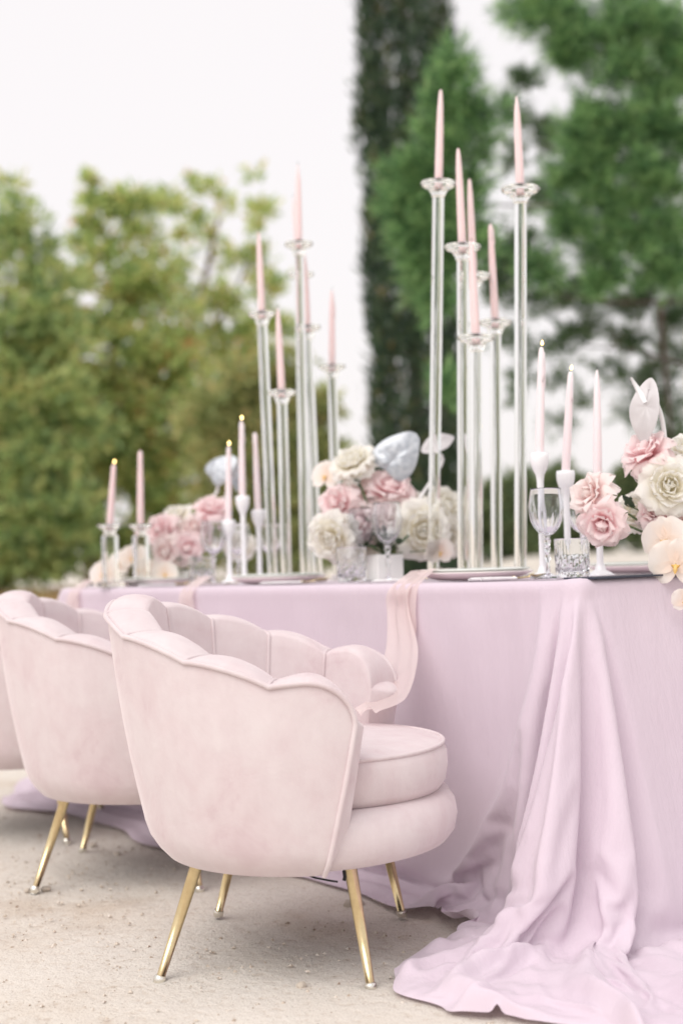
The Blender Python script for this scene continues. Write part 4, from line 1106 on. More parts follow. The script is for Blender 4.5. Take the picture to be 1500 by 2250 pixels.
0,0,0,0,0,-1,1,0,-1,0,2,0,0,-1,0,-1,1,0,0,0,0,0,-1,3,4,-10,6,-18,36,-36,41,12,-3,-2,-44,-25,-7,10,24,31,18,-4,-15,7,13,-1,-25,42,1,1,1,0,1,3,1,0,-1,-2,7,-4,-26,-1,18,4,-32,20,4,3,-8,-13,
14,-2,1,-57,-18,0,-2,-3,-7,4,11,20,16,15,24,12,6,1,-2,-9,-11,-10,-3,7,8,10,2,-11,-23,-18,14,15,8,6,5,-42,-14,22,18,0,-25,-6,10,-2,10,-4,0,-7,-2,-1,0,0,-1,1,0,0,0,0,0,0,1,0,-1,0,1,-1,0,0,
0,0,0,1,0,0,-1,0,1,0,0,0,0,0,-1,0,0,1,2,-2,0,0,0,-1,0,2,-1,-1,0,0,3,7,-13,8,-22,10,-2,20,27,-2,-45,-21,-5,11,36,19,12,0,-11,14,-1,-37,-29,70,44,-1,1,0,1,3,1,1,-3,-2,-2,-4,0,4,-23,1,22,1,
-25,21,0,0,-2,-36,-8,11,38,-41,-25,-18,-9,0,-3,0,-3,9,10,15,23,19,17,10,6,0,-7,-9,-13,-4,4,12,9,0,-17,-26,-3,17,11,10,4,-49,-1,36,1,-19,-17,12,-3,12,-4,-1,-7,-2,1,-2,0,0,0,0,1,1,0,0,0,-1,
0,0,0,0,2,-1,-1,-2,0,0,0,3,1,-2,0,0,0,-1,1,2,-1,0,0,0,1,0,-1,-1,1,1,-1,-2,1,1,-1,0,0,1,10,-13,10,-13,-12,34,23,-3,-43,-29,2,32,30,7,6,1,0,6,-1,-32,30,-31,9,44,-2,-1,2,3,2,1,-2,0,-3,-7,-3,
1,8,1,-23,-1,27,-2,-19,-5,-2,1,5,8,8,-21,11,-6,-11,-22,-19,-16,-12,0,-3,0,2,4,17,17,22,17,16,11,4,-2,-9,-11,-9,3,13,9,-4,-20,-20,5,14,14,3,-52,19,21,-3,-35,20,-4,7,-1,-4,-7,1,-1,-1,-1,0,
0,1,1,1,1,0,0,0,-1,-2,0,1,3,-2,-3,0,0,-1,0,4,1,-3,-1,0,0,0,1,3,-1,0,2,-1,0,0,-3,0,2,0,-1,-1,-1,1,2,0,-1,0,6,-9,-2,28,-22,24,13,-38,-32,20,30,19,3,4,2,1,1,-3,-28,29,-27,-3,-4,42,-3,2,3,3,
1,-1,0,-4,-3,-4,-2,-4,2,12,1,-20,-14,30,-3,-1,4,0,9,-10,-7,5,2,0,-1,0,-4,-11,-17,-16,-14,-11,-9,-5,-6,2,6,17,15,21,16,15,11,3,-5,-10,-12,1,14,6,-7,-22,-10,9,15,1,-46,42,1,-18,-4,-1,6,-2,
-6,-4,-1,0,-1,0,-1,1,1,1,1,1,0,0,-1,-2,0,-1,2,2,-2,-2,-1,-1,0,0,4,0,-3,0,1,0,-1,1,3,0,-1,1,2,-2,-1,-2,0,2,1,-1,-3,1,0,1,1,-1,0,5,-7,-11,-9,31,32,-35,-32,28,27,15,4,0,-1,-2,-4,-29,-14,42,
-2,-56,33,-37,38,1,3,3,1,0,-1,-2,-3,-4,0,-5,0,0,2,13,-2,-14,-22,11,8,11,3,7,0,11,-7,-5,0,2,-2,0,1,-1,-5,-9,-11,-13,-14,-15,-12,-10,-8,2,3,19,14,17,20,15,8,2,-7,-13,-1,6,12,-13,-20,1,13,-1,
-38,35,-5,-16,9,-2,1,-9,-3,1,0,-1,-1,1,0,1,0,1,0,1,0,-2,0,-1,-1,1,2,-2,-1,-1,1,0,0,2,0,-1,-1,0,0,0,1,2,-1,-1,2,0,0,-1,-2,1,1,0,0,-1,-1,1,1,0,1,-2,5,-8,28,-18,30,-38,-12,36,20,6,0,-4,-6,-3,
-7,-5,0,24,0,-19,19,3,-11,37,4,2,1,-1,-1,-2,-4,1,-2,-4,-1,1,2,1,-4,13,1,-2,-3,9,-5,-1,6,-1,-20,35,0,-2,1,-2,-1,0,-1,-1,-1,-2,-3,-2,-8,-10,-13,-15,-15,-13,-15,-1,3,7,22,16,18,16,7,1,-4,-10,
5,7,-17,-9,7,-3,-2,3,-22,12,-15,5,-15,2,-1,0,1,-1,0,1,-1,1,0,0,0,0,1,-1,0,0,0,0,1,-1,1,0,-1,1,0,1,-1,0,1,0,-1,1,0,0,0,1,0,-1,-1,0,1,0,0,-1,0,-1,0,1,0,0,-1,3,-2,-1,9,16,6,20,4,-4,-4,-3,-1,
3,-2,2,-1,-13,16,5,-5,0,-3,-4,39,2,2,0,0,-2,-2,-2,-5,-3,-1,3,1,1,-3,0,1,13,-2,0,3,-2,1,3,-1,2,-27,20,22,-3,-1,1,-1,1,-1,-1,-1,-2,-4,0,-1,-2,-3,-4,-7,-10,-14,-13,-12,-16,1,4,12,23,15,13,9,
1,-7,2,-1,-10,1,1,0,-25,3,-3,10,-2,-1,1,-1,0,0,0,0,0,0,-1,1,0,-1,0,1,-1,0,0,0,-1,0,-1,1,0,-1,0,-1,0,1,-1,0,0,0,0,0,0,-1,1,0,0,1,-1,0,1,0,0,1,0,0,0,0,0,-10,-6,5,41,-1,2,-5,-2,-2,0,-1,-4,-9,
-9,-13,-24,68,-18,-18,13,10,9,-25,39,2,0,0,-1,-2,-3,-1,-2,0,1,-3,2,-3,1,0,1,2,13,2,-4,0,-1,3,-1,-4,9,7,-3,-1,6,1,0,-1,1,0,-1,0,-1,0,-2,0,-1,-3,-1,-2,-2,-4,-6,-7,-11,-12,-13,-11,0,7,13,21,
10,9,-1,-1,0,7,9,-5,-4,0,-3,-2,-1,-1,1,-1,1,-1,0,0,0,1,-1,0,1,-1,0,0,0,0,1,0,0,0,0,0,0,0,0,1,-1,0,0,1,-1,0,0,1,0,-1,0,1,-1,0,0,0,0,0,-1,1,0,-1,1,1,1,1,-38,21,-18,-14,-14,-12,-9,-3,10,-7,
-3,-1,8,21,-18,0,0,1,7,-12,84,40,0,0,-2,-2,-2,-1,-2,0,0,2,1,-3,-1,-1,3,2,2,0,11,-2,-2,0,3,-1,0,6,-1,-3,13,2,-1,0,0,-1,0,-1,0,-1,-1,0,-1,-1,1,-1,0,0,0,-1,-1,-1,-1,-3,-6,-8,-9,-11,-15,-1,2,
8,13,13,1,-2,-2,3,3,1,0,1,0,-1,1,-1,1,0,0,0,0,0,0,0,0,0,1,-1,0,0,0,0,0,0,0,0,0,1,-1,0,0,1,-1,0,0,1,-1,0,0,1,-1,0,0,1,-1,0,0,1,-1,0,0,0,0,0,2,10,-8,2,0,-2,-6,-12,-37,-28,-4,-3,-1,6,10,-9,
-2,8,-6,-6,14,54,38,-1,-1,-1,-3,-1,-1,1,-1,3,0,-4,0,1,2,2,1,1,1,-3,3,4,6,-3,1,1,7,-6,-3,-5,1,3,2,2,1,2,2,1,2,0,1,1,0,-1,0,-1,-2,-1,-1,-1,-1,-2,0,-2,1,0,0,2,1,0,-1,-3,-10,-5,-2,12,-1,-1,0,
0,0,0,1,-1,1,0,-1,1,0,-1,1,0,-1,1,0,-1,1,0,0,0,0,1,-1,0,0,0,0,0,0,0,0,0,0,0,0,0,0,0,0,0,0,0,0,0,0,0,0,0,0,0,0,0,1,0,4,-21,-11,-5,-6,-3,1,20,0,-4,-6,-6,-18,-18,-12,0,23,-8,9,18,-27,36,-1,
-2,-2,0,-1,0,0,3,-2,-1,0,-1,2,3,2,1,0,-4,3,-1,12,0,-2,-1,2,1,-4,-5,-6,-5,-5,-4,-4,-3,-3,-2,-1,0,0,0,1,1,2,1,2,2,1,2,1,1,1,0,1,0,-1,-1,-1,0,0,3,4,11,0,-2,6,-2,0,0,-1,0,1,-1,1,0,0,1,-1,0,1,
-1,0,1,0,0,0,0,0,-1,1,0,-1,0,1,0,0,0,0,0,0,0,0,0,0,-1,1,0,0,0,0,0,0,0,0,0,0,0,0,0,0,0,0,1,0,0,7,2,0,0,0,0,0,-1,-3,-2,-4,1,1,-15,-21,-35,62,15,-2,-93,]
CY = [6422,7,8,9,9,9,10,12,12,13,15,16,18,19,21,22,24,26,26,28,29,29,30,31,31,32,32,34,34,35,36,37,37,31,34,38,38,38,35,35,36,36,35,36,35,31,30,-21,-43,-48,18,-40,49,33,9,49,30,-28,-18,28,5,19,
15,21,53,43,-2,5,58,56,26,64,64,2,79,68,58,37,48,-45,-49,-48,39,-14,27,26,31,131,132,139,130,113,114,121,116,85,101,115,108,102,115,121,98,94,95,103,119,135,152,151,125,111,111,113,123,118,
117,102,81,82,50,58,77,90,90,97,106,92,108,106,99,85,80,91,96,94,87,87,91,96,96,96,92,87,92,-11,20,6,-1,-1,0,0,-1,-1,-1,-2,-2,-1,-2,-1,0,-1,-1,-4,-1,0,-2,1,0,-1,1,2,-4,-2,1,-10,0,2,-2,-1,
0,-7,-1,2,-7,-1,-1,1,2,-4,1,4,34,2,7,-59,72,-55,7,30,-37,-9,36,-17,-20,7,25,21,-40,-1,-12,59,-1,-10,5,18,-8,-67,46,-4,-1,4,19,-32,24,1,1,-23,41,-1,6,-8,1,0,-1,1,0,0,0,0,0,0,0,0,0,1,-1,0,
0,0,1,-1,0,1,0,0,0,0,0,0,-1,1,0,0,0,0,0,0,-1,-20,3,-26,17,-1,0,0,-1,1,0,0,-1,-4,-4,0,-1,-5,1,-5,0,0,-11,0,12,13,1,-1,-1,-1,1,-3,0,-1,-1,1,-5,-1,0,-3,5,-7,-1,3,-4,1,2,-7,2,0,0,-6,9,-12,1,
12,-19,1,-2,-5,1,5,-12,1,1,-1,-1,-4,-2,18,36,-2,-3,-55,33,-18,3,-1,0,25,-10,-24,16,-11,10,0,0,-3,-7,64,-26,-3,10,6,28,-36,5,-14,-2,5,-48,51,-2,33,-2,0,-4,-9,5,1,0,0,0,0,0,0,0,0,0,1,-1,0,
0,0,1,-1,1,-1,1,0,-1,0,0,1,-1,0,1,0,0,0,0,0,0,0,0,0,-17,-10,0,-1,1,-1,0,0,0,-1,0,1,4,-12,-1,-3,-2,-3,-2,-1,0,-12,1,0,5,20,2,0,-1,-1,2,-4,1,-2,-1,3,-7,-2,1,-2,6,-7,0,3,-7,0,4,-6,-4,-7,7,5,
10,-18,0,27,-41,10,-7,-6,4,8,-17,0,1,1,-6,-2,1,38,21,-2,-22,-39,19,-3,0,5,12,5,-18,5,14,-36,57,-48,21,12,-29,17,10,10,-33,43,-4,-1,-16,0,-31,44,0,5,29,-8,1,0,-3,-7,0,0,0,0,-1,1,0,0,0,0,0,
0,0,0,0,0,1,-1,1,-1,0,1,0,0,-1,1,0,0,0,-1,1,0,0,0,0,0,0,0,-58,30,1,-1,0,0,0,0,0,0,0,0,2,-11,-10,4,-9,4,1,-1,-12,0,0,0,-1,21,10,-2,1,1,2,-4,1,-3,-1,6,-1,-11,0,1,3,0,-4,5,-7,3,-9,6,10,-20,
1,-9,18,-16,-6,42,-50,12,-7,-8,6,9,-18,-1,-6,24,-22,1,-4,52,7,0,-26,-23,-1,6,3,-3,39,-9,-15,-14,25,13,-29,5,-28,30,33,-24,-26,41,-16,19,-1,-13,-25,25,14,-62,85,-6,2,-17,-1,0,9,0,0,0,0,0,
0,0,0,0,0,0,0,0,0,1,-1,0,1,-1,1,0,0,0,-1,1,0,0,-1,1,0,0,0,0,0,0,0,-7,7,-28,0,0,0,1,-1,0,-1,1,0,-1,0,13,-18,-1,2,-14,-1,0,1,-11,0,-1,0,-1,0,15,21,-1,0,2,2,-5,0,-2,-3,2,8,-15,1,4,0,-8,4,9,
-12,12,-25,2,19,-20,14,-25,16,-22,-6,48,-49,13,0,-15,9,8,-21,20,-8,-15,4,6,8,35,10,-1,-57,2,11,8,-15,28,6,-10,6,-2,7,6,-47,31,-2,-15,19,16,-2,-19,22,1,-43,29,1,-46,24,-20,20,33,16,2,1,-7,
0,0,0,0,0,-1,1,0,0,0,0,0,1,0,-1,1,0,-1,0,0,0,0,0,1,0,0,0,0,0,0,0,-1,1,0,0,0,-20,17,-24,0,-1,1,-1,-1,1,0,-1,0,1,0,-12,10,-4,-4,-9,1,-2,-4,-10,-1,0,-1,0,-3,0,8,31,3,0,2,4,-1,-8,-2,-6,4,2,-4,
0,-5,11,-8,0,3,0,26,-45,3,7,-12,18,-31,26,-37,-9,44,-38,9,-8,-3,11,12,-15,3,-11,-2,1,-4,23,14,-6,5,-28,12,-5,-6,14,31,-20,7,7,-4,27,-23,-10,-3,13,-19,19,-43,39,-3,-8,21,-15,-18,42,-12,-7,
13,-9,-8,15,-2,13,0,0,0,0,0,0,0,0,1,0,-1,1,-1,0,0,0,0,0,1,0,0,0,0,0,-1,0,0,1,0,0,0,0,0,0,0,-3,-2,3,-25,-1,1,-1,1,-1,-1,1,0,0,0,-7,3,-13,6,-29,21,0,1,-5,-11,1,0,-1,0,-1,-2,-1,0,30,18,0,2,
2,8,-12,3,-9,8,-2,-10,2,-14,2,-3,9,-1,-23,39,-30,8,2,-3,14,-17,21,-53,-14,31,-22,25,-28,1,9,6,-6,2,-16,-1,-2,-4,42,31,-3,-53,0,3,2,3,-17,36,3,9,-49,51,31,-40,7,-23,25,-7,-16,-15,15,2,37,
-22,-5,18,-6,18,-44,-3,17,-1,20,6,1,0,0,0,0,0,0,0,0,0,0,0,0,0,0,0,0,1,-1,0,0,0,0,0,1,0,0,0,-1,1,-1,1,0,0,0,-2,13,-24,-16,2,-1,1,-1,0,0,-1,1,0,-1,-5,-1,5,4,-13,0,-10,-9,4,-11,1,0,1,-1,-1,
-1,-2,-1,1,17,35,-2,-1,2,13,-15,-1,-4,-1,5,-17,11,-9,-1,-1,-22,8,6,-20,2,-13,4,-4,1,23,36,-37,-37,11,-3,31,-36,2,2,-8,26,-8,7,3,-36,5,51,4,-7,-36,6,0,1,4,15,-7,-1,22,2,-28,21,-1,24,-20,-25,
41,-20,-16,-33,1,28,25,11,13,2,-1,-7,-1,1,0,-1,1,1,0,0,0,0,0,0,0,0,0,0,0,0,1,0,-1,0,1,0,0,0,0,0,0,0,0,0,0,0,0,0,0,-1,-11,-8,-7,1,1,-3,1,-1,1,-1,0,0,-1,0,-4,8,6,-11,-46,31,-4,2,-6,0,-12,1,
1,0,0,0,-3,1,-1,-3,4,6,45,0,-5,2,14,-10,1,-17,0,11,-19,5,-4,-8,24,-32,-5,38,-40,14,0,14,9,-26,25,19,-14,-46,-26,0,11,-6,2,10,35,15,-62,3,55,-18,-52,51,-1,-5,-30,17,-7,2,8,1,4,18,-47,55,-15,
-1,0,-49,30,21,-46,25,23,-14,5,-5,3,50,-66,51,-3,-33,-1,10,-19,0,13,-2,0,4,3,1,2,6,4,1,2,2,1,0,1,3,0,1,0,-1,-1,0,1,0,0,0,0,1,0,0,0,-2,-3,15,-5,-15,-25,11,-2,-1,1,-1,-1,0,1,0,-1,3,1,-41,38,
-14,13,-23,-12,11,-1,-13,2,1,1,-1,0,-1,-1,-2,0,-5,3,0,44,15,-5,-2,8,-11,16,-22,2,12,-30,-9,2,-22,45,-11,4,30,-26,-13,3,-11,25,-10,25,7,-4,-29,-49,28,-21,-3,7,-3,17,2,-19,15,-28,19,28,26,
2,-47,-21,-11,32,0,5,0,-37,34,15,-2,-1,-14,-4,-1,-6,8,-2,3,11,2,-4,0,-40,52,-23,2,9,6,-20,25,-2,-21,-16,-8,3,1,-4,1,17,7,2,3,8,-1,-2,8,10,10,4,-2,-9,-16,-16,-4,2,3,1,-3,0,-1,7,14,-24,-5,
0,16,17,-18,20,-7,0,-1,0,0,0,0,0,1,2,-7,-1,-21,14,-8,1,-5,-1,-3,-16,3,3,0,1,-1,1,-2,-2,-1,1,-3,0,1,24,38,-3,0,1,-9,16,-19,3,17,-6,-24,10,-17,-5,1,4,30,-7,-27,16,-24,14,11,16,4,-1,-11,-62,
24,-18,-2,1,-2,43,-24,-9,55,-33,-14,47,-24,-12,-21,16,19,-23,1,0,-8,8,4,5,0,-21,4,-4,-25,42,-8,-6,12,0,3,-40,-9,2,-1,9,38,6,4,0,-11,-9,-5,-4,-1,1,-4,-2,9,5,-1,3,4,1,-3,7,6,10,7,-1,-8,-21,
-19,-6,2,1,1,-4,-2,0,6,13,34,-13,-25,-11,19,-5,29,-14,-1,-7,2,6,1,-1,-1,-5,-4,-24,15,-26,28,0,5,-12,0,-6,-18,4,2,2,1,-1,0,-1,-1,-6,0,2,1,0,1,8,48,4,-12,4,-9,14,-14,7,6,-9,2,8,-11,-16,3,-29,
25,-15,-16,19,-1,-17,38,20,4,-1,-4,-43,15,-34,0,4,20,0,-20,12,53,-40,13,-24,9,-14,6,-12,13,0,0,-7,3,0,12,-3,-28,16,2,-3,15,-12,-4,15,-14,-39,-1,21,4,10,18,-1,-10,14,-5,-1,-8,7,1,0,0,-1,-1,
1,1,0,1,-1,0,2,-3,-2,0,3,3,0,-4,-5,0,0,0,0,1,1,1,-1,3,11,17,-23,-10,1,-33,55,-16,-7,1,-9,2,0,-1,-2,-2,-1,13,8,-30,5,-13,16,9,-18,-7,-22,4,4,3,1,1,-3,1,-5,4,-2,-2,-1,0,1,0,-3,40,30,-5,0,-7,
9,-6,-4,15,-16,1,11,-45,-25,29,-17,42,-6,-46,-4,18,-7,34,-5,29,-2,-16,-16,-17,-13,0,1,46,-20,-19,22,36,-38,8,4,-22,-8,1,7,1,-1,1,0,-3,11,-9,0,-6,0,-1,2,0,4,-1,-37,24,23,3,-17,10,-3,-1,8,
-4,0,-6,3,0,1,1,0,-1,-1,1,-1,1,0,0,0,1,-1,-5,2,1,3,1,-3,-3,1,1,0,0,2,3,2,0,-5,4,-6,33,-53,-13,11,29,0,-3,-6,-4,-9,-7,5,-1,1,0,-16,-11,15,2,2,6,-4,3,-15,-26,6,5,3,0,2,0,-4,3,-2,-1,-6,-2,1,
7,-3,2,-10,35,42,-4,0,-6,6,-28,12,8,-15,8,8,-41,-18,13,-4,-22,44,-8,-18,6,3,52,-24,20,1,-46,18,-31,-3,0,3,42,-31,-3,10,-31,63,-4,-3,-48,17,2,-1,1,5,-1,-20,18,-1,-6,-2,1,0,1,1,4,-7,3,2,-31,
-1,40,-2,2,1,-3,-2,1,-4,2,0,0,1,1,-2,0,0,0,1,-1,1,0,1,-2,-2,-1,3,1,2,-3,-3,1,1,0,1,2,1,2,-1,-3,3,2,-5,-18,-13,43,-11,5,0,0,-10,-16,0,3,0,-1,-14,1,-20,17,5,2,1,-9,7,-10,-32,7,7,2,1,-1,5,0,
-2,-1,-5,1,3,-1,-2,5,-3,0,-4,7,51,12,-6,-2,20,-35,-4,11,-5,6,0,-28,-10,-4,41,-55,11,14,-23,-2,9,55,-6,2,0,-36,-6,-12,-2,0,-12,48,-46,6,58,-17,9,1,-22,-9,1,0,-1,6,-1,-2,-2,-2,-11,8,-1,0,0,
3,2,-7,5,-35,11,36,-7,4,2,-4,-2,0,-2,1,0,0,0,0,0,0,0,-1,0,0,1,-1,0,1,0,-1,1,0,0,0,0,0,0,0,1,0,1,0,1,0,-2,2,3,-8,-13,-27,48,-3,4,1,-9,2,-9,-4,-1,0,2,-26,-3,-2,21,9,8,-29,-2,-6,-2,-37,8,6,
4,1,8,-3,2,-1,-1,1,-5,-1,-2,1,0,3,0,0,-4,1,34,32,-3,10,11,-34,-13,8,6,-1,-12,-27,-1,-1,46,-52,5,16,-13,0,0,41,5,4,4,-8,-48,-6,-3,11,-2,18,-17,20,8,-3,12,-12,-16,0,0,0,5,-1,-1,-7,3,-7,2,0,
-2,-6,13,1,-38,-2,22,26,2,-3,2,-4,-3,-1,1,-1,0,-1,1,-1,0,0,1,0,-1,0,0,0,1,0,-1,0,1,0,0,0,0,0,0,1,1,-1,0,0,1,-1,0,0,1,19,-24,-9,18,6,-8,2,1,-7,-10,5,-1,-4,0,-10,-4,-17,10,17,10,-1,-43,22,
-21,3,-42,10,8,9,8,-7,3,0,1,-6,-1,3,-3,3,-3,-4,1,10,1,-4,-2,0,19,36,2,9,10,-28,-42,39,16,1,-22,-45,-7,9,37,-32,5,12,-18,3,10,37,2,-7,-15,-1,-24,3,-5,5,33,-29,-4,19,9,3,0,-24,-1,0,0,5,-2,
3,2,-12,-3,2,-1,2,3,3,-40,20,16,4,9,-12,9,-2,-4,-1,1,-2,0,1,0,-1,1,0,0,0,0,-1,0,0,0,0,0,0,1,0,0,0,0,-1,1,1,0,0,0,1,0,0,-1,0,1,-1,3,-18,-4,25,6,-10,3,-1,-5,-2,0,1,-11,3,-21,-14,6,29,13,-11,
-33,-1,12,-15,0,-42,8,7,6,4,7,-5,2,-2,5,1,-7,0,2,0,4,-5,3,0,5,-5,-1,-2,-2,45,-7,9,3,-11,-46,46,17,-3,-15,-43,-11,12,25,-13,-18,16,-10,1,17,40,0,-2,-15,-19,-11,10,-6,0,37,-41,13,21,1,6,-26,
-5,0,-1,7,-3,3,-2,-9,-2,3,-1,1,2,0,10,3,-2,-1,-8,8,0,-5,-2,1,-2,1,0,0,0,0,0,0,-1,1,0,-1,0,1,0,-1,0,0,0,1,0,0,-1,1,0,0,1,0,1,-1,0,0,0,-1,1,1,1,9,0,7,-10,-6,3,-5,6,-9,2,9,-13,-9,-25,9,13,16,
-8,2,-46,42,-36,2,-1,-38,0,9,6,3,3,8,0,-6,0,-4,6,0,2,-4,-1,3,-4,3,3,4,-9,0,5,-6,-5,13,36,9,-12,-39,23,4,2,-11,-22,-10,-2,0,17,-3,-2,-4,1,20,38,2,0,-29,-16,-4,5,-5,9,-5,-3,23,3,2,-4,-13,-1,
0,6,-3,2,-1,-10,-1,4,-2,4,3,-29,1,1,1,27,5,1,-6,-2,0,0,0,0,-1,0,1,0,-1,0,1,0,0,-1,-1,1,0,1,0,0,0,0,0,0,0,-1,1,1,0,0,0,0,0,0,-1,1,0,1,1,4,2,-4,3,-4,2,-10,10,-5,3,-14,8,-38,-4,15,28,-1,5,-43,
3,25,-33,1,-4,-36,2,4,6,7,4,1,0,7,-11,1,-3,-1,-5,6,-2,6,2,-2,-3,2,7,-3,1,-3,28,-25,8,24,1,-17,-19,34,0,10,-23,-18,-6,-4,1,-9,11,-1,-1,-2,33,22,3,-1,-37,-8,-1,2,-3,34,-32,14,11,1,-1,-14,-2,
0,7,-4,3,-3,-9,0,2,-2,4,-3,-8,-3,-1,24,-6,2,0,-2,-1,1,-1,1,-1,1,0,-1,0,1,0,-1,1,0,-1,0,0,0,0,0,0,0,1,0,0,0,0,-1,1,1,0,0,1,0,-1,-1,0,2,-1,2,4,3,-2,1,-6,3,-1,-6,3,10,-18,13,-33,2,5,0,9,-8,
-31,50,-52,8,13,-18,-32,0,0,8,6,3,2,0,-7,4,-1,-2,-4,2,7,7,-17,3,2,5,2,-3,3,-4,3,12,1,-16,16,20,-1,-7,8,2,-3,-7,2,-42,13,-4,9,-1,-9,-1,2,0,41,12,2,-15,-28,-3,2,-4,2,-3,13,13,5,-2,-12,-3,-1,
12,-12,5,-2,-9,0,4,-3,5,-7,-5,-2,18,-2,3,1,-4,-2,1,0,0,0,0,0,0,0,0,-1,0,1,0,0,-1,0,0,1,-1,0,0,1,0,0,0,-1,0,1,0,0,1,-1,1,0,0,0,-1,1,1,0,5,2,1,-3,-4,2,1,-12,15,-19,5,-5,-10,-1,13,-2,2,-34,
26,-12,-21,3,-1,-1,-26,0,-1,4,6,3,2,-3,2,6,-9,0,-1,-3,-1,-6,18,-11,6,-3,5,3,-3,-4,-2,20,16,-19,-12,20,13,-5,1,4,-2,1,-28,13,-18,3,-4,-1,4,0,-3,0,3,39,8,-1,-30,-13,-1,-4,4,1,-1,20,6,1,-11,
-5,0,2,-1,2,-2,-8,1,0,-4,8,-9,-1,8,9,-1,1,-3,-2,0,0,0,0,-1,1,-1,1,0,-1,1,0,-1,1,0,-1,0,1,-1,1,0,-1,0,1,0,0,0,-1,1,1,0,-1,1,-1,0,1,-1,1,0,0,1,4,2,0,-1,-3,1,3,-8,11,-14,6,-38,14,21,-16,8,-26,
-9,11,-8,-1,21,-31,4,-21,-1,1,1,3,5,3,-10,9,-4,4,-2,-4,-6,-5,9,-11,8,-1,-3,-2,7,1,4,-1,1,36,-3,-19,3,-3,25,-6,5,-6,1,6,-8,-22,-12,4,-3,6,-7,4,-4,1,20,25,7,-12,-30,-2,11,-19,23,-19,16,14,
1,-10,-7,-1,2,-1,3,-3,-8,2,3,1,1,-16,9,18,-8,4,-2,-4,-1,1,0,-1,1,0,-1,1,0,-1,1,-1,0,1,0,0,-1,0,0,1,-1,0,1,0,0,1,-1,-1,0,1,0,1,0,0,0,0,0,-1,0,1,0,1,5,1,-3,2,-3,-3,3,6,-1,-13,14,-30,5,16,-7,
1,-39,7,-4,-2,-7,7,11,-16,-13,-4,-2,0,5,3,-13,17,-1,-4,1,-4,-1,-5,-6,2,-11,7,3,11,1,-7,6,0,-1,0,10,37,0,-30,13,-16,15,4,1,10,9,2,-13,-26,-17,1,-2,6,-6,-1,2,-8,39,15,6,-32,-12,3,15,-10,-12,
8,18,5,-8,-8,-1,1,-1,1,-2,-9,6,2,2,0,2,0,3,1,-1,-2,-3,0,0,-1,1,-1,1,0,0,-1,1,-1,1,0,-1,1,0,-1,-1,1,0,1,0,-1,0,1,0,0,0,0,0,0,0,1,0,0,0,0,-1,0,1,1,0,4,1,-1,-1,-1,0,-8,16,-13,-1,-6,-8,26,-35,
21,-39,7,21,-17,10,-23,6,-12,2,-13,3,-3,-3,3,-14,15,5,-1,4,-13,-2,-5,4,6,-27,22,2,-3,-3,2,10,-5,3,0,-3,0,19,28,1,-4,0,-36,32,4,-2,-1,10,6,-17,-13,-26,0,-4,4,-4,-3,4,-1,41,-1,1,-29,-2,8,-6,
-1,-4,19,14,-9,-9,-3,2,0,1,-3,-5,3,1,-3,2,-9,21,-7,5,-3,-4,0,-1,0,1,-1,1,0,0,0,0,-1,0,0,1,-1,0,1,-1,0,1,0,-1,0,0,1,0,0,0,-1,0,0,1,1,0,-1,0,0,0,0,0,2,-1,1,4,2,-1,-3,3,0,-1,6,-19,11,-23,8,
10,3,0,-32,38,-30,-7,-17,26,-21,16,-2,3,-8,0,-15,-3,22,4,-14,6,-9,13,-2,-6,-7,-11,19,1,-18,2,2,2,-1,-3,6,0,1,2,-1,22,25,0,-2,-1,-24,17,14,-6,-3,10,6,-25,-8,-25,1,-4,4,0,0,-6,13,38,-4,-22,
-15,6,-7,12,-15,13,16,-1,-9,-4,-1,2,-1,-2,-3,2,2,-1,-2,5,8,-3,-1,-2,-3,0,0,0,-1,1,-1,0,0,0,1,0,0,0,-1,1,0,0,-1,0,0,0,1,0,0,0,0,0,0,0,-1,1,1,0,-1,1,0,-1,0,0,0,1,0,1,4,1,0,-3,3,2,5,-5,-16,
19,-34,27,-20,15,-39,58,-5,-62,20,-5,47,-53,-10,24,8,-1,-12,11,-11,0,2,11,-20,2,-10,10,0,1,9,-8,2,18,-25,-10,2,-8,12,0,1,-4,3,1,-3,29,23,-5,-1,0,2,-3,5,1,-2,8,4,-20,-12,-25,1,-4,1,0,3,-10,
33,22,-15,-22,-1,19,-22,-2,4,20,3,-10,-3,-1,1,-2,-1,-3,3,0,0,-3,11,-4,4,-1,-5,0,-1,1,-1,1,0,0,0,0,0,-1,0,0,0,1,-1,1,0,0,-1,0,1,-1,0,0,0,1,0,0,-1,0,1,0,0,1,-1,0,0,0,0,0,1,0,1,4,1,-1,-3,6,
0,1,-6,-8,7,-14,26,-17,13,2,11,-67,28,-34,42,-23,15,-36,27,9,0,3,-4,8,-21,5,0,13,5,2,-38,11,0,-5,14,-7,2,22,-14,-16,9,-2,4,-13,-1,-3,-1,6,-4,21,29,-2,-2,-2,3,-4,-2,7,1,5,3,-15,-15,-26,2,
-6,1,1,5,-8,42,4,-23,-13,13,0,-11,-5,21,9,-10,-6,-1,2,-4,0,-2,4,0,1,-14,22,-7,5,-4,-2,0,0,-1,1,-1,0,0,0,1,0,0,0,0,0,-1,1,0,0,-1,0,1,-1,1,0,0,0,0,0,0,-1,1,0,0,1,0,-1,0,0,0,0,0,0,1,1,3,2,1,
-5,6,-2,5,-15,8,-19,17,-18,14,-28,48,-43,-14,-11,13,2,-14,30,-20,15,12,-5,1,-3,-7,13,-8,1,0,-1,3,24,-45,-2,9,-4,9,-6,2,23,3,-30,2,-5,12,-3,-18,10,-3,6,-3,14,31,2,-4,-1,3,-4,-10,12,6,1,1,
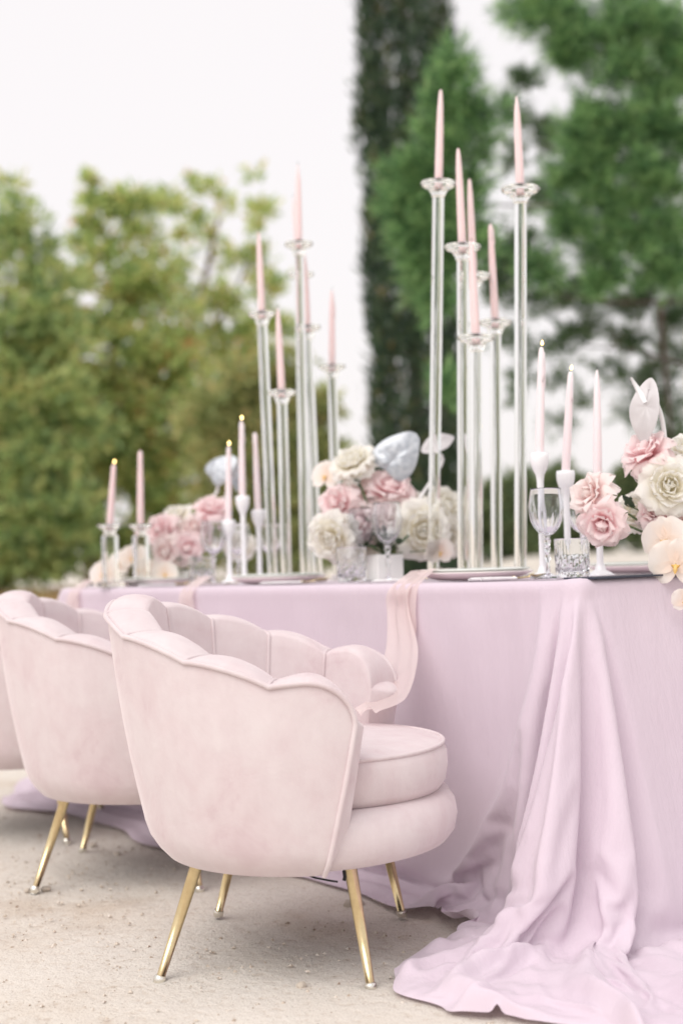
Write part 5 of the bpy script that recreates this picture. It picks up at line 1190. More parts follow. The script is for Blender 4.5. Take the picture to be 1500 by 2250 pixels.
-9,-16,-28,3,-7,1,1,-3,11,40,-14,-25,5,15,-15,-11,11,25,-13,-6,-3,2,-8,5,-3,4,0,2,3,-3,5,-2,-4,1,-1,0,0,-1,1,-1,1,0,-1,0,0,0,0,0,1,-1,1,0,-1,0,0,1,0,-1,0,1,0,0,-1,1,-1,0,1,0,0,1,-1,0,0,-1,
1,1,0,0,4,2,0,-6,8,2,0,-21,23,-32,41,-33,30,5,-7,-65,2,10,16,-20,-9,2,28,-6,14,3,-1,3,3,-3,-26,-2,1,9,-6,1,34,-25,-21,-1,1,9,-2,2,5,15,-21,3,-14,8,15,-32,7,-8,14,2,11,29,8,-5,0,1,-1,-15,
12,9,-1,0,-3,-15,-32,4,-8,1,5,-10,28,25,-27,-12,15,0,-15,-1,19,2,-8,-2,11,-2,-14,1,4,-2,1,13,-11,5,-3,-2,-1,0,-1,0,1,-1,1,-1,0,0,1,0,-1,0,1,-1,1,-1,1,-1,1,0,-1,0,1,0,0,0,0,0,-1,0,1,0,1,-1,
0,0,0,0,0,0,1,0,1,3,1,2,-8,9,4,-6,-13,15,-10,-8,3,-14,40,-48,27,9,-19,-27,-9,14,56,-34,-19,15,2,3,-1,-18,-1,19,-3,-4,-15,3,1,2,26,4,-35,-7,-4,-12,2,8,13,3,-3,8,-18,-2,-3,-8,-2,1,9,5,7,27,
13,-3,-2,1,0,-17,12,12,-2,-3,2,-14,-35,3,-8,3,0,-2,32,13,-39,12,13,-17,-9,19,6,-8,-3,2,1,-8,1,4,5,-2,-1,4,-1,-4,0,-1,-1,1,0,-1,1,-1,0,0,1,-1,0,1,0,-1,1,-1,1,-1,1,-1,0,1,0,0,-1,0,1,0,0,0,
-1,1,1,-1,1,-1,0,0,0,-1,1,0,1,0,3,3,1,-6,9,-5,-4,1,-7,25,-37,36,2,-34,-36,0,9,68,-33,-43,28,10,13,-45,22,-6,-5,-4,14,-4,-2,-4,-12,7,0,-1,-1,-2,10,23,-27,-4,-13,-1,-18,-1,21,6,16,2,-36,0,
13,-21,-1,5,-3,12,6,26,14,4,-5,2,0,-15,6,8,4,-1,2,-12,-36,2,-9,6,-6,12,3,3,-7,16,-3,-17,10,14,-7,-5,2,1,-7,1,6,2,1,-3,4,-3,-2,-1,0,0,-1,0,1,-1,0,1,-1,0,0,1,-1,0,1,-1,1,0,0,-1,0,1,0,-1,0,
1,0,0,0,0,-1,1,-1,1,1,-1,0,0,0,0,0,-1,2,0,0,3,3,2,-5,6,1,-15,16,-23,13,-14,8,25,-64,11,15,44,-49,-10,14,12,-11,5,-36,25,2,2,1,-12,0,-3,-1,7,-15,4,-1,0,-2,6,-6,10,-5,9,-36,18,-14,1,2,-8,20,
17,-37,-6,-5,-2,-5,8,5,2,-10,33,20,13,-5,-2,3,-10,0,6,5,3,-1,-9,-38,1,-8,6,-9,39,-12,-19,15,13,-21,-4,31,-13,-7,1,0,-7,3,6,2,-1,-4,6,-4,-1,-1,0,0,0,0,-1,0,1,-1,0,0,0,0,0,1,-1,1,0,-1,1,-1,
1,0,-1,1,0,0,0,0,0,-1,0,0,1,0,0,0,0,0,-1,0,0,1,0,0,1,3,3,2,-5,7,0,-20,23,-5,-27,38,-1,-56,10,18,37,-39,-34,-1,16,16,-12,-20,19,29,1,-1,-1,3,-13,0,-2,-2,8,-18,9,-1,2,-22,9,12,1,13,-10,-25,
-2,0,-17,6,7,8,46,-62,4,-18,0,4,-3,12,-6,2,18,21,19,6,-7,2,-1,-7,-3,9,3,4,-6,-40,-1,-7,2,3,33,-28,-2,18,-6,-16,17,5,-8,1,1,-10,5,6,3,-2,1,-1,-2,-1,0,-1,0,-1,0,0,0,0,0,0,0,1,-1,1,-1,1,0,-1,
1,-1,1,-1,0,1,0,0,0,0,0,0,0,0,-1,1,0,0,0,-1,1,0,0,0,0,0,0,0,3,3,3,-4,4,0,-10,4,13,-36,23,1,-36,25,33,-30,-44,18,11,28,-26,-29,6,-6,31,-1,0,-2,-4,-7,2,-3,0,-1,10,-24,-5,8,12,9,-4,-4,-39,36,
13,-16,-20,12,-19,-7,18,18,33,-31,7,-47,5,-1,-13,4,-7,6,12,19,21,15,-3,-3,3,-6,-10,10,2,6,-1,-40,-5,-3,-6,20,4,-17,16,4,-16,6,13,-7,-2,-1,-8,8,6,1,-3,3,-3,-2,0,-1,0,-1,1,-1,0,0,0,0,1,-1,
0,0,0,0,0,0,1,-1,0,0,1,0,0,-1,0,0,1,0,0,0,-1,1,-1,1,0,0,0,-1,0,0,1,-1,1,1,0,2,4,2,-3,3,-5,5,-12,-16,39,0,-57,27,34,-23,-49,17,-15,13,20,3,-30,20,13,32,0,-1,-3,-3,6,-30,0,0,1,7,15,6,-18,-11,
7,5,8,6,-4,-12,23,-7,-24,10,-49,13,0,32,17,-7,-29,-10,-12,-9,15,-10,-1,3,8,14,21,20,9,-6,1,-2,-10,5,5,4,-1,-37,-10,1,-6,35,-26,1,25,-19,-9,27,-13,-2,0,-11,14,2,1,-1,0,-2,-2,-1,0,0,-1,0,0,
0,0,0,0,0,1,-1,1,-1,1,0,0,-1,1,0,0,0,0,-1,1,0,0,-1,1,0,-1,0,0,1,0,0,0,0,0,0,0,-1,1,-1,0,1,3,4,1,0,3,-13,17,7,-48,34,-18,-8,39,-17,-50,6,-3,12,49,-43,-25,0,2,34,32,-1,0,-3,-4,-15,21,-2,-2,
-1,-17,11,2,14,11,-37,-6,-2,25,-2,9,-7,0,8,-40,1,-28,9,5,51,-13,1,-52,-6,13,-16,5,1,1,0,4,9,17,21,18,1,-3,1,-10,-4,9,2,3,-32,-17,1,7,8,-15,19,2,-18,12,4,-4,0,-3,7,2,0,0,-1,-3,0,-1,-1,-1,
1,-1,0,0,0,-1,1,0,0,1,-1,0,0,1,-1,0,0,0,1,0,-1,1,0,0,-1,1,0,-1,1,-1,0,1,0,0,-1,0,0,0,0,1,0,0,0,0,2,5,2,0,2,-18,19,-23,29,5,-52,46,-13,-48,5,-6,2,21,9,-27,27,35,-28,-37,30,1,-1,-4,-12,11,
-4,-2,-1,0,4,-16,-1,8,-4,25,1,-14,6,7,-6,10,-3,4,14,7,-17,-28,-24,-34,9,69,-1,-39,-21,22,0,-29,-5,2,1,1,6,12,19,22,12,-2,-1,-5,-11,11,1,3,-28,-22,0,30,-22,3,22,-23,1,12,-6,0,-1,7,1,-1,1,
-2,-2,-1,-1,1,-1,-1,0,0,0,0,0,0,0,0,0,0,1,0,-1,1,0,-1,1,-1,0,1,0,-1,0,1,0,-1,1,-1,0,0,0,2,-1,0,0,0,0,-1,1,0,-1,1,0,3,4,2,2,1,-8,5,-43,46,-32,24,2,-45,-1,-7,15,37,-2,-49,3,8,-3,-3,-6,29,0,
-1,-10,6,-2,-2,-2,0,0,6,8,4,-12,-2,-3,-7,10,-6,-5,14,2,4,-1,17,0,4,-11,2,-5,-15,-30,16,29,-7,-38,5,1,-22,-11,-3,3,0,3,8,15,20,19,7,-2,-2,-10,4,6,0,-24,-26,-1,30,-26,20,-4,-13,23,-13,2,-2,
7,1,-1,1,-2,-3,0,0,-2,0,0,0,-1,0,0,1,0,0,0,0,1,-1,0,1,-1,0,1,-1,1,0,0,-1,1,0,0,-1,1,0,0,-1,-1,2,0,1,-1,-1,0,0,1,0,0,0,-1,0,2,7,0,3,-3,7,-10,13,7,-33,23,-50,-12,0,38,9,-34,-14,17,6,-20,7,
45,31,29,-1,-7,2,-1,-2,-1,0,-1,0,5,2,0,-7,10,-4,6,-11,2,-3,0,2,16,-5,0,0,-9,15,-6,7,3,2,5,-11,-9,2,-31,-1,1,-12,-12,-11,-1,0,2,4,11,18,21,16,2,-2,-7,-6,11,-2,-21,-22,-1,3,7,11,-17,7,-1,4,
-1,8,0,-1,-1,-3,0,-1,-1,0,0,-1,-1,1,0,0,0,0,0,1,0,-1,0,1,0,0,-1,0,0,1,0,-1,1,-1,0,0,1,0,-1,0,0,0,1,1,-1,0,0,0,-1,0,1,0,-1,0,0,3,8,-2,4,-9,8,-49,55,-34,29,-43,-16,17,14,-19,-13,3,17,-7,-9,
6,17,44,-62,28,-3,0,-1,-3,-2,-1,0,1,1,2,2,4,13,-12,-2,-3,12,-3,6,-18,-4,-3,9,-9,15,11,-29,-14,6,21,-7,10,10,9,2,-2,-8,-12,-10,-12,-13,-14,-9,-6,0,3,5,14,20,21,12,0,-4,-10,7,0,-22,-20,12,
-15,32,-20,-5,7,1,2,10,-5,0,-1,-3,0,-1,-1,0,-1,0,0,0,0,0,-1,1,0,0,0,1,0,-1,0,0,0,0,0,1,0,0,-1,1,0,-1,0,0,1,0,0,-1,1,1,-1,-1,1,-1,0,0,0,0,0,1,-1,2,11,-5,4,-17,25,-1,5,-17,-33,-20,11,6,-12,
-5,7,14,1,-13,19,-2,-1,-29,56,29,0,-3,-3,-2,-2,-1,0,1,3,1,5,4,-3,8,-2,-8,0,4,5,-2,3,2,-6,-14,7,-9,28,-3,-14,-23,11,-3,9,-4,12,9,6,4,-4,-8,-11,-14,-15,-14,-12,-8,-1,2,8,17,21,20,8,-3,-6,0,
1,-24,-12,-2,6,10,-20,12,-1,5,7,-4,0,-2,-2,-1,-1,-1,-1,0,0,1,0,0,1,0,-1,0,0,-1,1,1,0,-1,-2,0,0,1,2,0,-2,0,0,0,1,0,1,0,-1,0,1,0,0,-1,0,0,1,-1,-1,1,1,-1,0,0,1,13,-6,5,3,-52,59,-26,-20,-24,
18,-1,-17,8,6,9,2,-1,20,11,26,-32,-46,2,32,-2,-4,-3,-2,-1,0,0,0,1,4,2,-2,5,-1,4,10,-17,3,2,21,-26,0,4,0,-9,19,-5,5,6,2,-5,-11,-18,3,-7,1,4,8,16,7,2,-3,-10,-12,-16,-16,-14,-10,-4,1,10,18,
23,20,3,-5,-4,2,-29,0,-15,32,-22,1,-4,14,3,-4,0,-3,-1,-1,-2,0,-1,0,1,0,1,1,-1,1,-1,0,-2,0,1,2,-2,-2,0,0,0,0,2,2,-3,0,0,0,-1,1,3,-2,0,2,0,0,0,-3,1,1,0,-1,-1,0,0,1,0,0,0,10,-1,2,6,7,-5,-40,
-26,13,-11,1,12,4,8,8,4,4,19,21,-23,-56,-5,28,33,-3,-4,-2,-2,0,-1,0,2,2,2,-2,6,0,1,0,0,19,-18,-12,-3,24,1,-26,13,3,-5,-3,2,3,2,5,7,5,0,-3,-6,-6,-6,-9,2,8,13,6,0,-4,-10,-15,-16,-18,-12,-8,
1,11,18,27,15,-1,-7,1,-33,3,-2,7,-12,-1,17,1,-3,-1,-3,0,-1,-1,-2,0,1,0,0,1,0,1,0,-1,-1,0,0,0,2,-1,-2,0,-1,0,0,3,0,-2,0,0,0,0,1,1,0,0,0,1,-1,-1,-1,0,2,0,0,-2,0,0,2,0,-1,0,9,-2,0,-20,38,-37,
-35,8,-9,10,15,11,11,8,7,5,21,4,-12,-63,-14,4,22,35,-4,-3,-3,-1,0,0,0,1,2,-2,6,1,1,1,1,0,-3,23,-11,0,2,-2,-13,2,-16,5,1,-2,-8,8,1,3,4,5,6,6,2,1,-2,-6,-7,-10,1,6,12,5,1,-7,-10,-16,-18,-16,
-13,-2,6,28,27,10,-6,-3,-32,-6,35,-33,1,17,-2,-3,-1,-2,-1,0,-1,0,-1,0,0,1,0,1,0,-1,1,-1,-1,-1,1,2,-2,0,-1,1,-1,0,1,0,0,-1,1,0,-1,0,2,0,-1,2,0,-1,-1,0,-1,1,1,-1,-1,0,1,0,0,1,-1,10,-5,10,10,
-16,-55,1,2,21,19,16,9,6,2,7,3,-1,-42,-10,-25,35,5,1,36,-3,-4,-1,-1,-2,1,1,1,-1,4,3,0,0,1,1,-1,0,-1,10,-10,4,-1,-4,1,10,-33,-10,15,-3,4,1,-1,0,2,2,2,4,0,9,6,5,3,-2,-5,-9,-2,2,6,9,0,-5,-13,
-15,-17,-14,-12,5,32,23,2,-9,-27,-7,13,-10,11,-8,6,-7,0,0,-1,-1,0,0,-1,1,0,0,0,0,0,-1,0,0,1,0,0,0,-1,1,0,0,0,1,0,-1,0,0,0,0,1,0,0,0,0,0,0,0,-1,1,0,0,0,0,-1,0,1,0,-1,-2,6,4,13,7,-66,1,22,
27,11,9,3,1,-3,2,-3,2,11,-17,-37,43,0,1,-34,36,-3,-1,-3,-1,0,-1,2,1,2,2,0,0,2,0,1,0,1,-4,12,-3,-2,-4,-2,0,-2,14,-9,-36,13,2,-3,-1,-1,-1,2,2,3,7,-2,2,2,3,5,4,5,4,1,-1,-7,0,2,4,2,-6,-10,-17,
-15,-19,5,36,9,-8,-39,-6,10,8,1,13,1,0,0,0,1,-1,0,0,-1,0,0,0,1,0,0,0,0,-1,0,0,0,0,-1,0,0,0,-1,0,0,0,0,0,0,0,0,0,0,0,0,0,0,0,0,0,0,0,0,1,0,0,0,1,1,-4,0,18,-47,4,31,13,2,4,-2,1,5,6,3,1,-6,
-22,22,6,-2,-7,-8,15,35,-2,-1,-1,0,-1,1,-1,0,1,1,4,1,0,1,1,0,1,1,0,3,-1,-6,-1,-1,3,-8,-8,4,0,-10,-2,-3,-1,0,-2,-1,-1,0,1,2,2,3,3,4,3,2,5,4,6,4,4,1,-4,1,1,1,-6,-8,-14,-25,10,21,-7,-7,10,9,
2,-1,-2,0,0,0,0,0,0,0,0,0,0,1,-1,0,0,0,0,0,0,0,0,0,0,0,0,0,1,0,0,0,0,0,0,0,0,0,0,0,0,0,0,0,0,0,0,0,0,-1,0,0,1,0,1,3,1,1,-5,15,-1,-2,-6,-10,-3,11,-8,-5,-3,12,13,-10,1,-1,1,5,-17,-23,35,-1,
-2,0,-1,0,0,1,0,1,0,-1,1,2,3,1,2,0,0,1,1,0,-6,-2,0,0,-5,1,2,-17,-9,-2,0,-1,-3,-1,-2,-1,-3,-1,0,-1,0,0,1,2,3,1,3,3,5,4,6,10,7,6,4,2,0,1,-2,-6,-16,4,30,-9,-18,-2,0,-1,-1,1,0,-1,0,1,0,0,0,0,
-1,0,0,0,0,0,0,0,0,0,0,0,0,0,0,0,0,0,0,0,0,0,0,0,0,0,0,0,0,0,0,0,0,0,0,0,0,0,1,-1,0,0,0,1,-5,-9,-2,2,7,8,10,5,-18,-7,-8,-10,-24,-12,12,-1,-11,7,14,43,10,35,-2,0,-1,-1,1,0,0,2,-1,1,1,0,2,
0,2,1,0,1,-11,4,1,-2,3,-1,0,-7,5,2,4,-2,-1,-2,-3,-1,-3,-2,-3,-3,-3,-4,-4,-4,-3,-3,-5,-3,-2,-2,-2,-3,-1,-1,-1,0,1,3,7,6,6,6,6,16,3,-4,-1,5,-1,-1,0,1,-1,0,0,0,-1,0,0,0,0,0,1,0,0,0,0,0,0,0,
0,0,0,0,0,0,0,0,0,0,0,0,0,0,0,0,0,0,0,0,0,0,0,0,0,0,0,0,0,-1,0,0,0,-1,0,-3,12,9,2,0,-1,1,-3,-1,3,0,1,-2,-11,-19,-3,31,-5,4,6,-17,35,-1,-1,-1,1,0,0,1,-1,2,-1,-1,3,-1,3,-1,3,0,-8,1,5,-5,1,
1,1,-2,-1,4,2,3,2,2,1,1,0,0,0,0,1,0,-1,1,0,-1,0,0,0,-1,-1,0,0,-1,0,-1,1,0,0,0,0,0,-1,-3,-11,0,4,-3,-1,1,0,0,-1,0,0,0,0,0,0,0,0,0,0,-1,0,0,0,0,0,0,0,0,0,0,0,0,0,0,0,0,0,0,0,0,0,0,0,0,0,0,
0,0,0,0,0,0,0,0,0,0,0,0,0,0,0,0,-2,-12,-16,-3,1,2,0,3,8,7,8,3,1,-3,15,8,-14,0,-26,26,-43,]
CZ = [38,61,-59,-3,-1,0,-1,-2,-5,-4,-2,-2,0,1,0,-1,0,0,0,0,0,1,0,1,2,3,5,2,-1,-6,-1,6,9,-10,-4,-3,0,4,-6,6,5,7,-9,-5,5,-3,23,-22,2,-10,17,-18,15,-14,48,14,25,-44,-38,-2,44,45,-36,-40,-4,40,24,
13,30,-4,-39,2,-24,-2,0,-1,-12,-35,18,6,6,9,3,-1,-11,-10,-7,-13,-1,-1,-2,0,0,0,-1,2,1,1,0,0,0,0,0,0,-1,0,1,0,0,0,0,2,-1,0,1,1,1,0,-2,-3,0,0,0,1,1,24,8,-33,-1,0,1,0,1,0,-1,3,-2,-1,0,-1,0,
-1,1,-1,1,-3,-6,68,6,-6,-1,5,2,-1,-16,-16,-15,0,-9,-1,12,0,1,-12,-4,10,-8,0,13,-7,11,7,5,35,-11,-42,-18,-11,41,3,-4,-18,-9,21,-17,23,18,-2,-27,-14,43,-9,14,-20,17,-34,31,-51,41,-66,31,17,
8,1,-24,2,-28,18,-1,19,8,-34,-14,-8,9,11,31,-17,-28,1,-3,6,40,20,10,-1,-2,2,-9,1,-12,-29,5,0,0,2,-1,1,0,-1,0,0,-1,1,0,0,0,1,4,4,1,2,0,-1,-3,-2,-2,-2,-1,-2,-1,-2,1,1,-1,1,0,1,1,32,-43,-23,
32,0,0,0,1,0,1,-1,-5,23,-18,0,2,0,0,-2,2,1,-2,-5,32,10,20,-3,0,4,12,9,-9,-17,-22,1,-19,-11,9,-13,22,-13,-11,25,-9,-13,24,-29,6,-5,23,34,21,-32,-24,-30,40,2,-11,-13,-16,34,-43,43,49,-47,-21,
1,7,25,-6,-1,11,-5,20,-80,21,2,-1,20,12,-9,-16,-31,33,4,-25,10,26,-36,1,-30,61,-41,18,-19,12,34,-5,-5,-19,13,-12,30,5,-1,-25,-10,4,5,1,3,3,4,4,-2,-5,-2,-1,-2,-1,1,-1,-1,-3,-2,-2,-2,1,0,-1,
0,2,3,-1,-1,2,1,2,3,0,-1,0,1,0,2,21,-2,-21,-1,-1,1,1,-1,2,0,-2,-2,-19,33,-11,20,-22,21,-22,0,0,-2,-4,-8,-24,-12,18,1,7,16,21,27,20,-6,0,-4,-31,-17,5,4,12,-16,-15,32,-16,-19,42,-34,24,-69,
10,55,31,-13,-30,-31,22,22,-6,-13,-22,40,-90,25,90,-17,-13,-10,16,19,-47,9,11,-8,51,-37,-14,-7,24,-3,27,-78,23,26,11,-26,-14,4,-13,-8,5,-7,-8,44,1,2,11,2,-42,31,-3,24,-28,19,-7,1,0,-5,5,
7,10,-4,-10,-5,2,4,6,0,-7,-4,-2,0,-2,-3,1,-3,-3,-2,0,1,3,2,2,0,-1,2,4,8,11,4,-3,-4,-4,-1,4,0,-33,30,0,0,0,0,0,-2,-2,-3,-4,-1,25,-23,-25,17,-21,19,0,2,-2,-4,-2,-8,-12,-15,2,-16,1,10,17,26,
40,-10,29,13,-13,-19,-28,7,-6,1,-37,36,-18,-26,45,-13,7,-52,-25,61,43,4,-52,-15,34,25,-7,-18,-26,48,-87,36,92,-71,22,-16,-16,37,-26,0,-16,-24,61,-2,-19,16,-15,0,11,8,-4,17,6,-37,-33,37,-36,
64,-72,27,21,1,11,2,-24,41,-16,-12,2,8,0,-24,11,12,11,-8,-21,-21,-4,2,6,0,-1,1,7,13,9,4,2,2,5,1,-4,-5,-4,3,6,7,2,-1,-2,-1,4,0,-10,-19,-15,-4,2,3,1,21,-8,-16,6,3,2,1,0,1,0,2,3,5,3,-25,44,
-14,27,-37,3,3,5,-2,-2,-10,1,0,-7,-5,5,-28,-3,-5,2,-1,37,4,36,26,27,-7,-9,21,-40,-26,-22,30,-25,-25,20,15,15,-37,-29,36,36,38,-57,-35,36,18,5,-22,-33,51,-72,8,70,-38,-19,27,30,-9,-31,5,-9,
-28,13,12,12,15,-22,-4,16,-1,18,1,-40,13,20,-15,-15,14,0,6,7,13,-26,23,-14,-13,18,11,13,-47,10,-10,-9,-10,-1,6,14,5,3,2,1,-3,-2,-6,-7,-2,-1,0,0,1,9,10,7,3,-2,-5,-9,-8,-5,-1,-1,-4,-10,-4,
3,11,9,2,2,1,27,-14,-17,-2,-2,-2,-1,1,0,1,-1,1,-2,1,-7,27,-10,3,-5,9,-5,-7,0,2,-11,0,6,-6,1,3,25,-20,0,-14,-11,-12,-8,-18,14,14,27,24,27,59,10,-43,-58,28,-13,-29,13,8,12,-45,-6,13,14,64,
-10,-71,41,-17,-6,-5,-26,48,-78,18,16,21,19,-46,57,-21,12,9,-24,-20,4,7,19,-11,0,0,-11,9,-9,17,-22,15,36,-63,28,20,-45,67,-56,15,16,-15,4,8,7,-36,-13,-4,14,-6,12,4,4,5,10,10,2,-4,-8,-9,-5,
-3,-1,-1,-2,-1,-3,-7,-6,-3,-4,-1,0,4,6,6,3,2,-1,3,3,4,2,2,0,-2,17,4,-32,7,4,-1,0,0,0,0,-1,0,-1,0,24,-25,-33,64,-60,29,-9,27,-22,0,-1,-2,2,-1,0,0,-2,12,-28,-1,9,-7,-6,2,-15,-7,3,-7,-18,-31,
11,69,71,6,-47,1,-29,-3,27,12,9,-48,19,1,-2,-12,31,-10,43,-21,-16,-18,-28,55,-59,26,22,-47,19,0,44,-20,7,6,-24,0,0,12,-1,26,-35,-11,15,28,-17,-4,-22,36,22,-10,-2,6,-42,29,-12,22,-1,-11,-1,
-23,-36,4,13,3,18,14,2,12,2,-14,-20,-12,4,15,12,5,-3,-6,-2,-4,-1,-2,-4,0,1,-1,-1,2,0,1,1,0,0,2,7,12,11,3,-6,-6,0,12,-31,-5,26,3,2,3,-1,-2,-2,-4,-3,-3,0,-25,45,6,-43,-9,45,-15,-42,20,-2,-10,
-1,11,10,1,-6,0,5,3,-34,15,16,-18,11,14,-34,-2,28,6,-5,-49,-12,8,70,6,-19,-17,-14,1,15,-8,6,-14,17,-3,35,-26,-64,-1,121,-4,18,-63,-14,-15,6,1,47,-1,-50,-13,57,-10,15,-6,-27,-3,10,1,2,19,
-20,5,15,-4,11,-2,-30,39,-15,-7,18,-12,-3,-4,-18,37,-15,-5,-38,51,-13,6,5,9,3,-20,-32,-22,-1,9,3,-1,0,-2,6,12,11,5,-1,6,7,0,-1,1,2,5,5,2,-4,-9,-5,-1,0,0,-10,-17,-13,1,12,29,7,8,-40,3,-15,
2,0,2,-1,0,4,3,5,26,-9,-28,11,-15,56,-55,43,-11,2,-2,-7,-8,3,8,15,-5,10,-11,-3,14,-12,3,19,-31,4,28,-32,-3,7,26,2,-42,-5,14,77,-59,49,-77,-5,13,41,-3,-37,0,20,-15,26,32,-51,-86,71,-3,117,
-52,-28,-32,-5,11,37,12,2,-35,25,3,-13,-19,-16,19,-5,30,-23,11,-7,11,15,-9,1,-2,-33,46,-5,-35,40,-8,6,-1,4,4,-37,28,-20,10,-16,-7,4,-11,8,16,9,4,3,-2,-2,-3,-4,-7,-8,-6,-4,-5,-1,1,1,8,9,0,
-4,-9,-11,-6,1,3,0,-6,-7,-1,7,11,16,13,-8,4,4,-23,-1,-14,-2,-1,-1,-1,1,-1,0,12,-23,-3,36,12,-48,-6,19,-23,26,-5,-2,-2,-5,0,-1,1,7,21,-9,-3,-15,18,-16,-13,18,-17,-7,31,-42,17,-14,40,10,-51,
-22,47,93,-52,1,-42,-5,8,40,3,-43,-7,34,-26,2,44,-5,-51,9,-70,59,104,-59,-23,1,10,28,-19,14,-1,-1,-5,7,-21,-13,36,-20,10,-2,-11,14,10,1,-3,7,-2,-4,1,5,-7,3,0,-5,8,2,-21,21,-17,2,0,12,-13,
11,-3,6,1,4,2,0,-1,0,-6,-3,1,-2,-1,5,-3,-3,-4,-6,-5,-2,-2,1,5,6,3,4,2,-1,2,1,0,0,0,-14,-8,18,-56,37,1,-4,-13,1,4,-3,-3,-1,-2,-10,6,36,3,-49,12,38,-3,-34,14,-18,-1,-1,-2,2,1,-10,9,2,-7,17,
11,-24,1,0,-16,55,-9,-23,3,-41,40,-29,32,24,27,-84,9,20,33,-2,-30,-22,-1,40,16,-39,-20,53,-32,-7,27,5,-13,14,-34,-40,70,-22,3,0,19,0,23,-12,-20,29,5,-5,1,2,-11,3,5,-4,-7,9,1,3,-1,2,-1,-24,
21,5,-5,-2,-3,-3,-7,-9,-38,17,23,27,-2,-17,4,14,1,-3,-5,-3,-1,1,2,2,1,3,-1,0,4,0,-3,0,-1,-2,3,0,0,1,0,-2,1,0,3,0,1,-3,-3,-9,6,-3,-32,37,-13,4,25,12,-1,-15,-5,-3,3,7,3,2,-30,-36,-11,52,-24,
-36,42,-2,-7,0,-1,2,1,2,-1,14,-15,-16,-8,8,28,-9,-2,-3,-18,38,-14,-10,20,-55,43,-16,32,-7,7,-54,-33,53,37,10,-24,-23,-10,35,40,-5,-54,50,-26,-20,10,26,3,-3,-20,0,19,-24,0,10,30,-38,34,3,
-2,4,-2,-4,-9,10,1,0,-1,-21,19,3,4,-9,8,0,0,-5,4,-2,-16,18,-38,-4,29,4,8,-6,-6,-18,31,2,1,-1,1,0,-1,1,0,-1,1,0,-1,1,-1,1,-1,1,-1,1,-1,0,1,-1,0,0,-1,0,1,-1,-1,-2,-3,0,0,-5,10,-6,3,-11,-4,
-8,-10,-9,3,-1,5,4,-5,-5,-6,32,-13,-31,46,-59,55,3,-45,31,-1,1,2,4,0,9,1,-11,-22,11,16,-6,19,-14,-8,1,-1,19,-12,-15,33,-39,77,-3,-75,-27,-13,37,12,-17,23,26,-17,-17,-1,15,-11,25,9,15,-3,
-24,-5,34,1,-4,-28,4,2,-15,2,23,16,-25,17,-22,26,4,-10,2,5,0,0,-1,3,-6,4,4,-1,-1,-1,1,0,0,1,0,-25,21,4,-1,0,-14,-8,-2,23,2,1,-1,0,1,0,0,-1,1,0,-1,1,0,0,0,-1,1,-1,1,0,0,0,-1,1,0,-1,1,0,0,
-1,0,0,1,0,-2,1,-14,-3,4,-10,25,-3,-3,-5,-4,-1,-26,-14,-2,-5,4,-6,-5,2,-15,0,-2,-21,40,-6,0,1,3,13,-12,21,-19,-29,14,20,-9,-29,6,14,22,-9,-13,-2,38,-11,0,26,-33,-31,51,-34,-5,23,-15,13,-14,
16,9,-14,-3,-9,44,-17,-26,34,-6,19,-31,-1,33,0,-8,-8,0,-5,-17,7,26,4,-12,5,-17,19,-12,14,2,0,-1,1,1,-18,20,-1,-1,0,0,0,-1,0,2,0,0,1,-15,-2,3,-4,6,10,2,0,-1,1,0,-1,1,0,0,-1,1,0,0,0,-1,1,0,
0,0,0,-1,1,-1,1,0,-1,1,0,-1,0,1,0,0,0,-1,1,-1,0,-2,-15,14,3,0,0,0,-3,-13,2,-3,-10,-1,15,-7,-44,39,-59,36,33,-36,36,-34,-1,0,12,-13,33,-27,-17,-3,27,-11,-19,5,19,-12,33,-20,-5,-13,5,16,4,
18,-33,-19,-62,97,12,-23,2,13,-8,7,27,-5,-16,2,-17,43,-23,-31,40,-2,5,-32,-2,42,0,-11,-6,0,2,-37,18,25,-3,11,-5,0,7,-4,2,-1,0,0,1,-1,2,0,-3,3,-1,-1,1,0,2,-2,2,-21,11,5,-15,9,7,3,0,1,0,0,
0,0,-1,1,0,0,0,0,-1,1,0,0,0,-1,1,0,0,0,0,0,-1,1,0,-1,1,0,0,0,-1,0,1,-1,-1,2,-4,-21,20,4,0,0,-2,0,-8,-2,-2,-3,3,-30,-10,13,-12,34,29,-48,17,-21,9,0,-1,-14,36,-19,-10,-5,31,-13,-16,26,-11,
-8,24,-23,21,-12,-7,-12,33,-24,-22,-16,8,9,-31,63,28,-21,4,-2,-10,5,34,-23,2,15,-6,12,-12,-21,31,1,-5,-17,7,10,5,-9,3,-4,-7,1,9,12,-1,1,-14,13,-1,-1,0,0,0,1,1,-1,1,-1,0,0,0,-2,0,3,-20,-3,
19,4,-8,-1,5,4,1,0,0,0,-1,1,0,0,-1,1,0,-1,1,0,-1,1,-1,1,0,0,-1,1,-1,1,0,0,0,-1,1,0,0,-1,0,1,0,0,0,-6,5,-2,-3,4,2,0,0,-3,-9,4,-1,-3,0,1,-8,-54,10,34,13,-1,-56,53,-49,30,3,-7,3,-2,-10,26,-1,
-11,-7,40,-10,2,-15,-23,20,-8,7,2,13,-48,27,-25,43,-22,24,-5,-1,-9,26,-15,22,0,-45,2,34,-31,-1,21,14,12,-22,-7,31,-6,-1,-22,32,0,-5,-20,5,15,-27,8,20,3,-2,-1,-1,2,0,-1,-1,1,1,1,-1,1,-1,1,
-2,2,-1,-12,-7,16,4,1,-5,-12,12,4,1,-1,1,-1,1,0,-1,1,0,0,-1,1,0,-1,1,0,0,0,0,0,0,0,0,0,0,-1,1,0,0,0,0,-1,1,0,0,-1,0,0,1,-6,1,-1,3,2,0,0,-1,-4,0,1,-8,4,-14,-45,8,29,6,-25,-4,-7,21,-34,7,13,
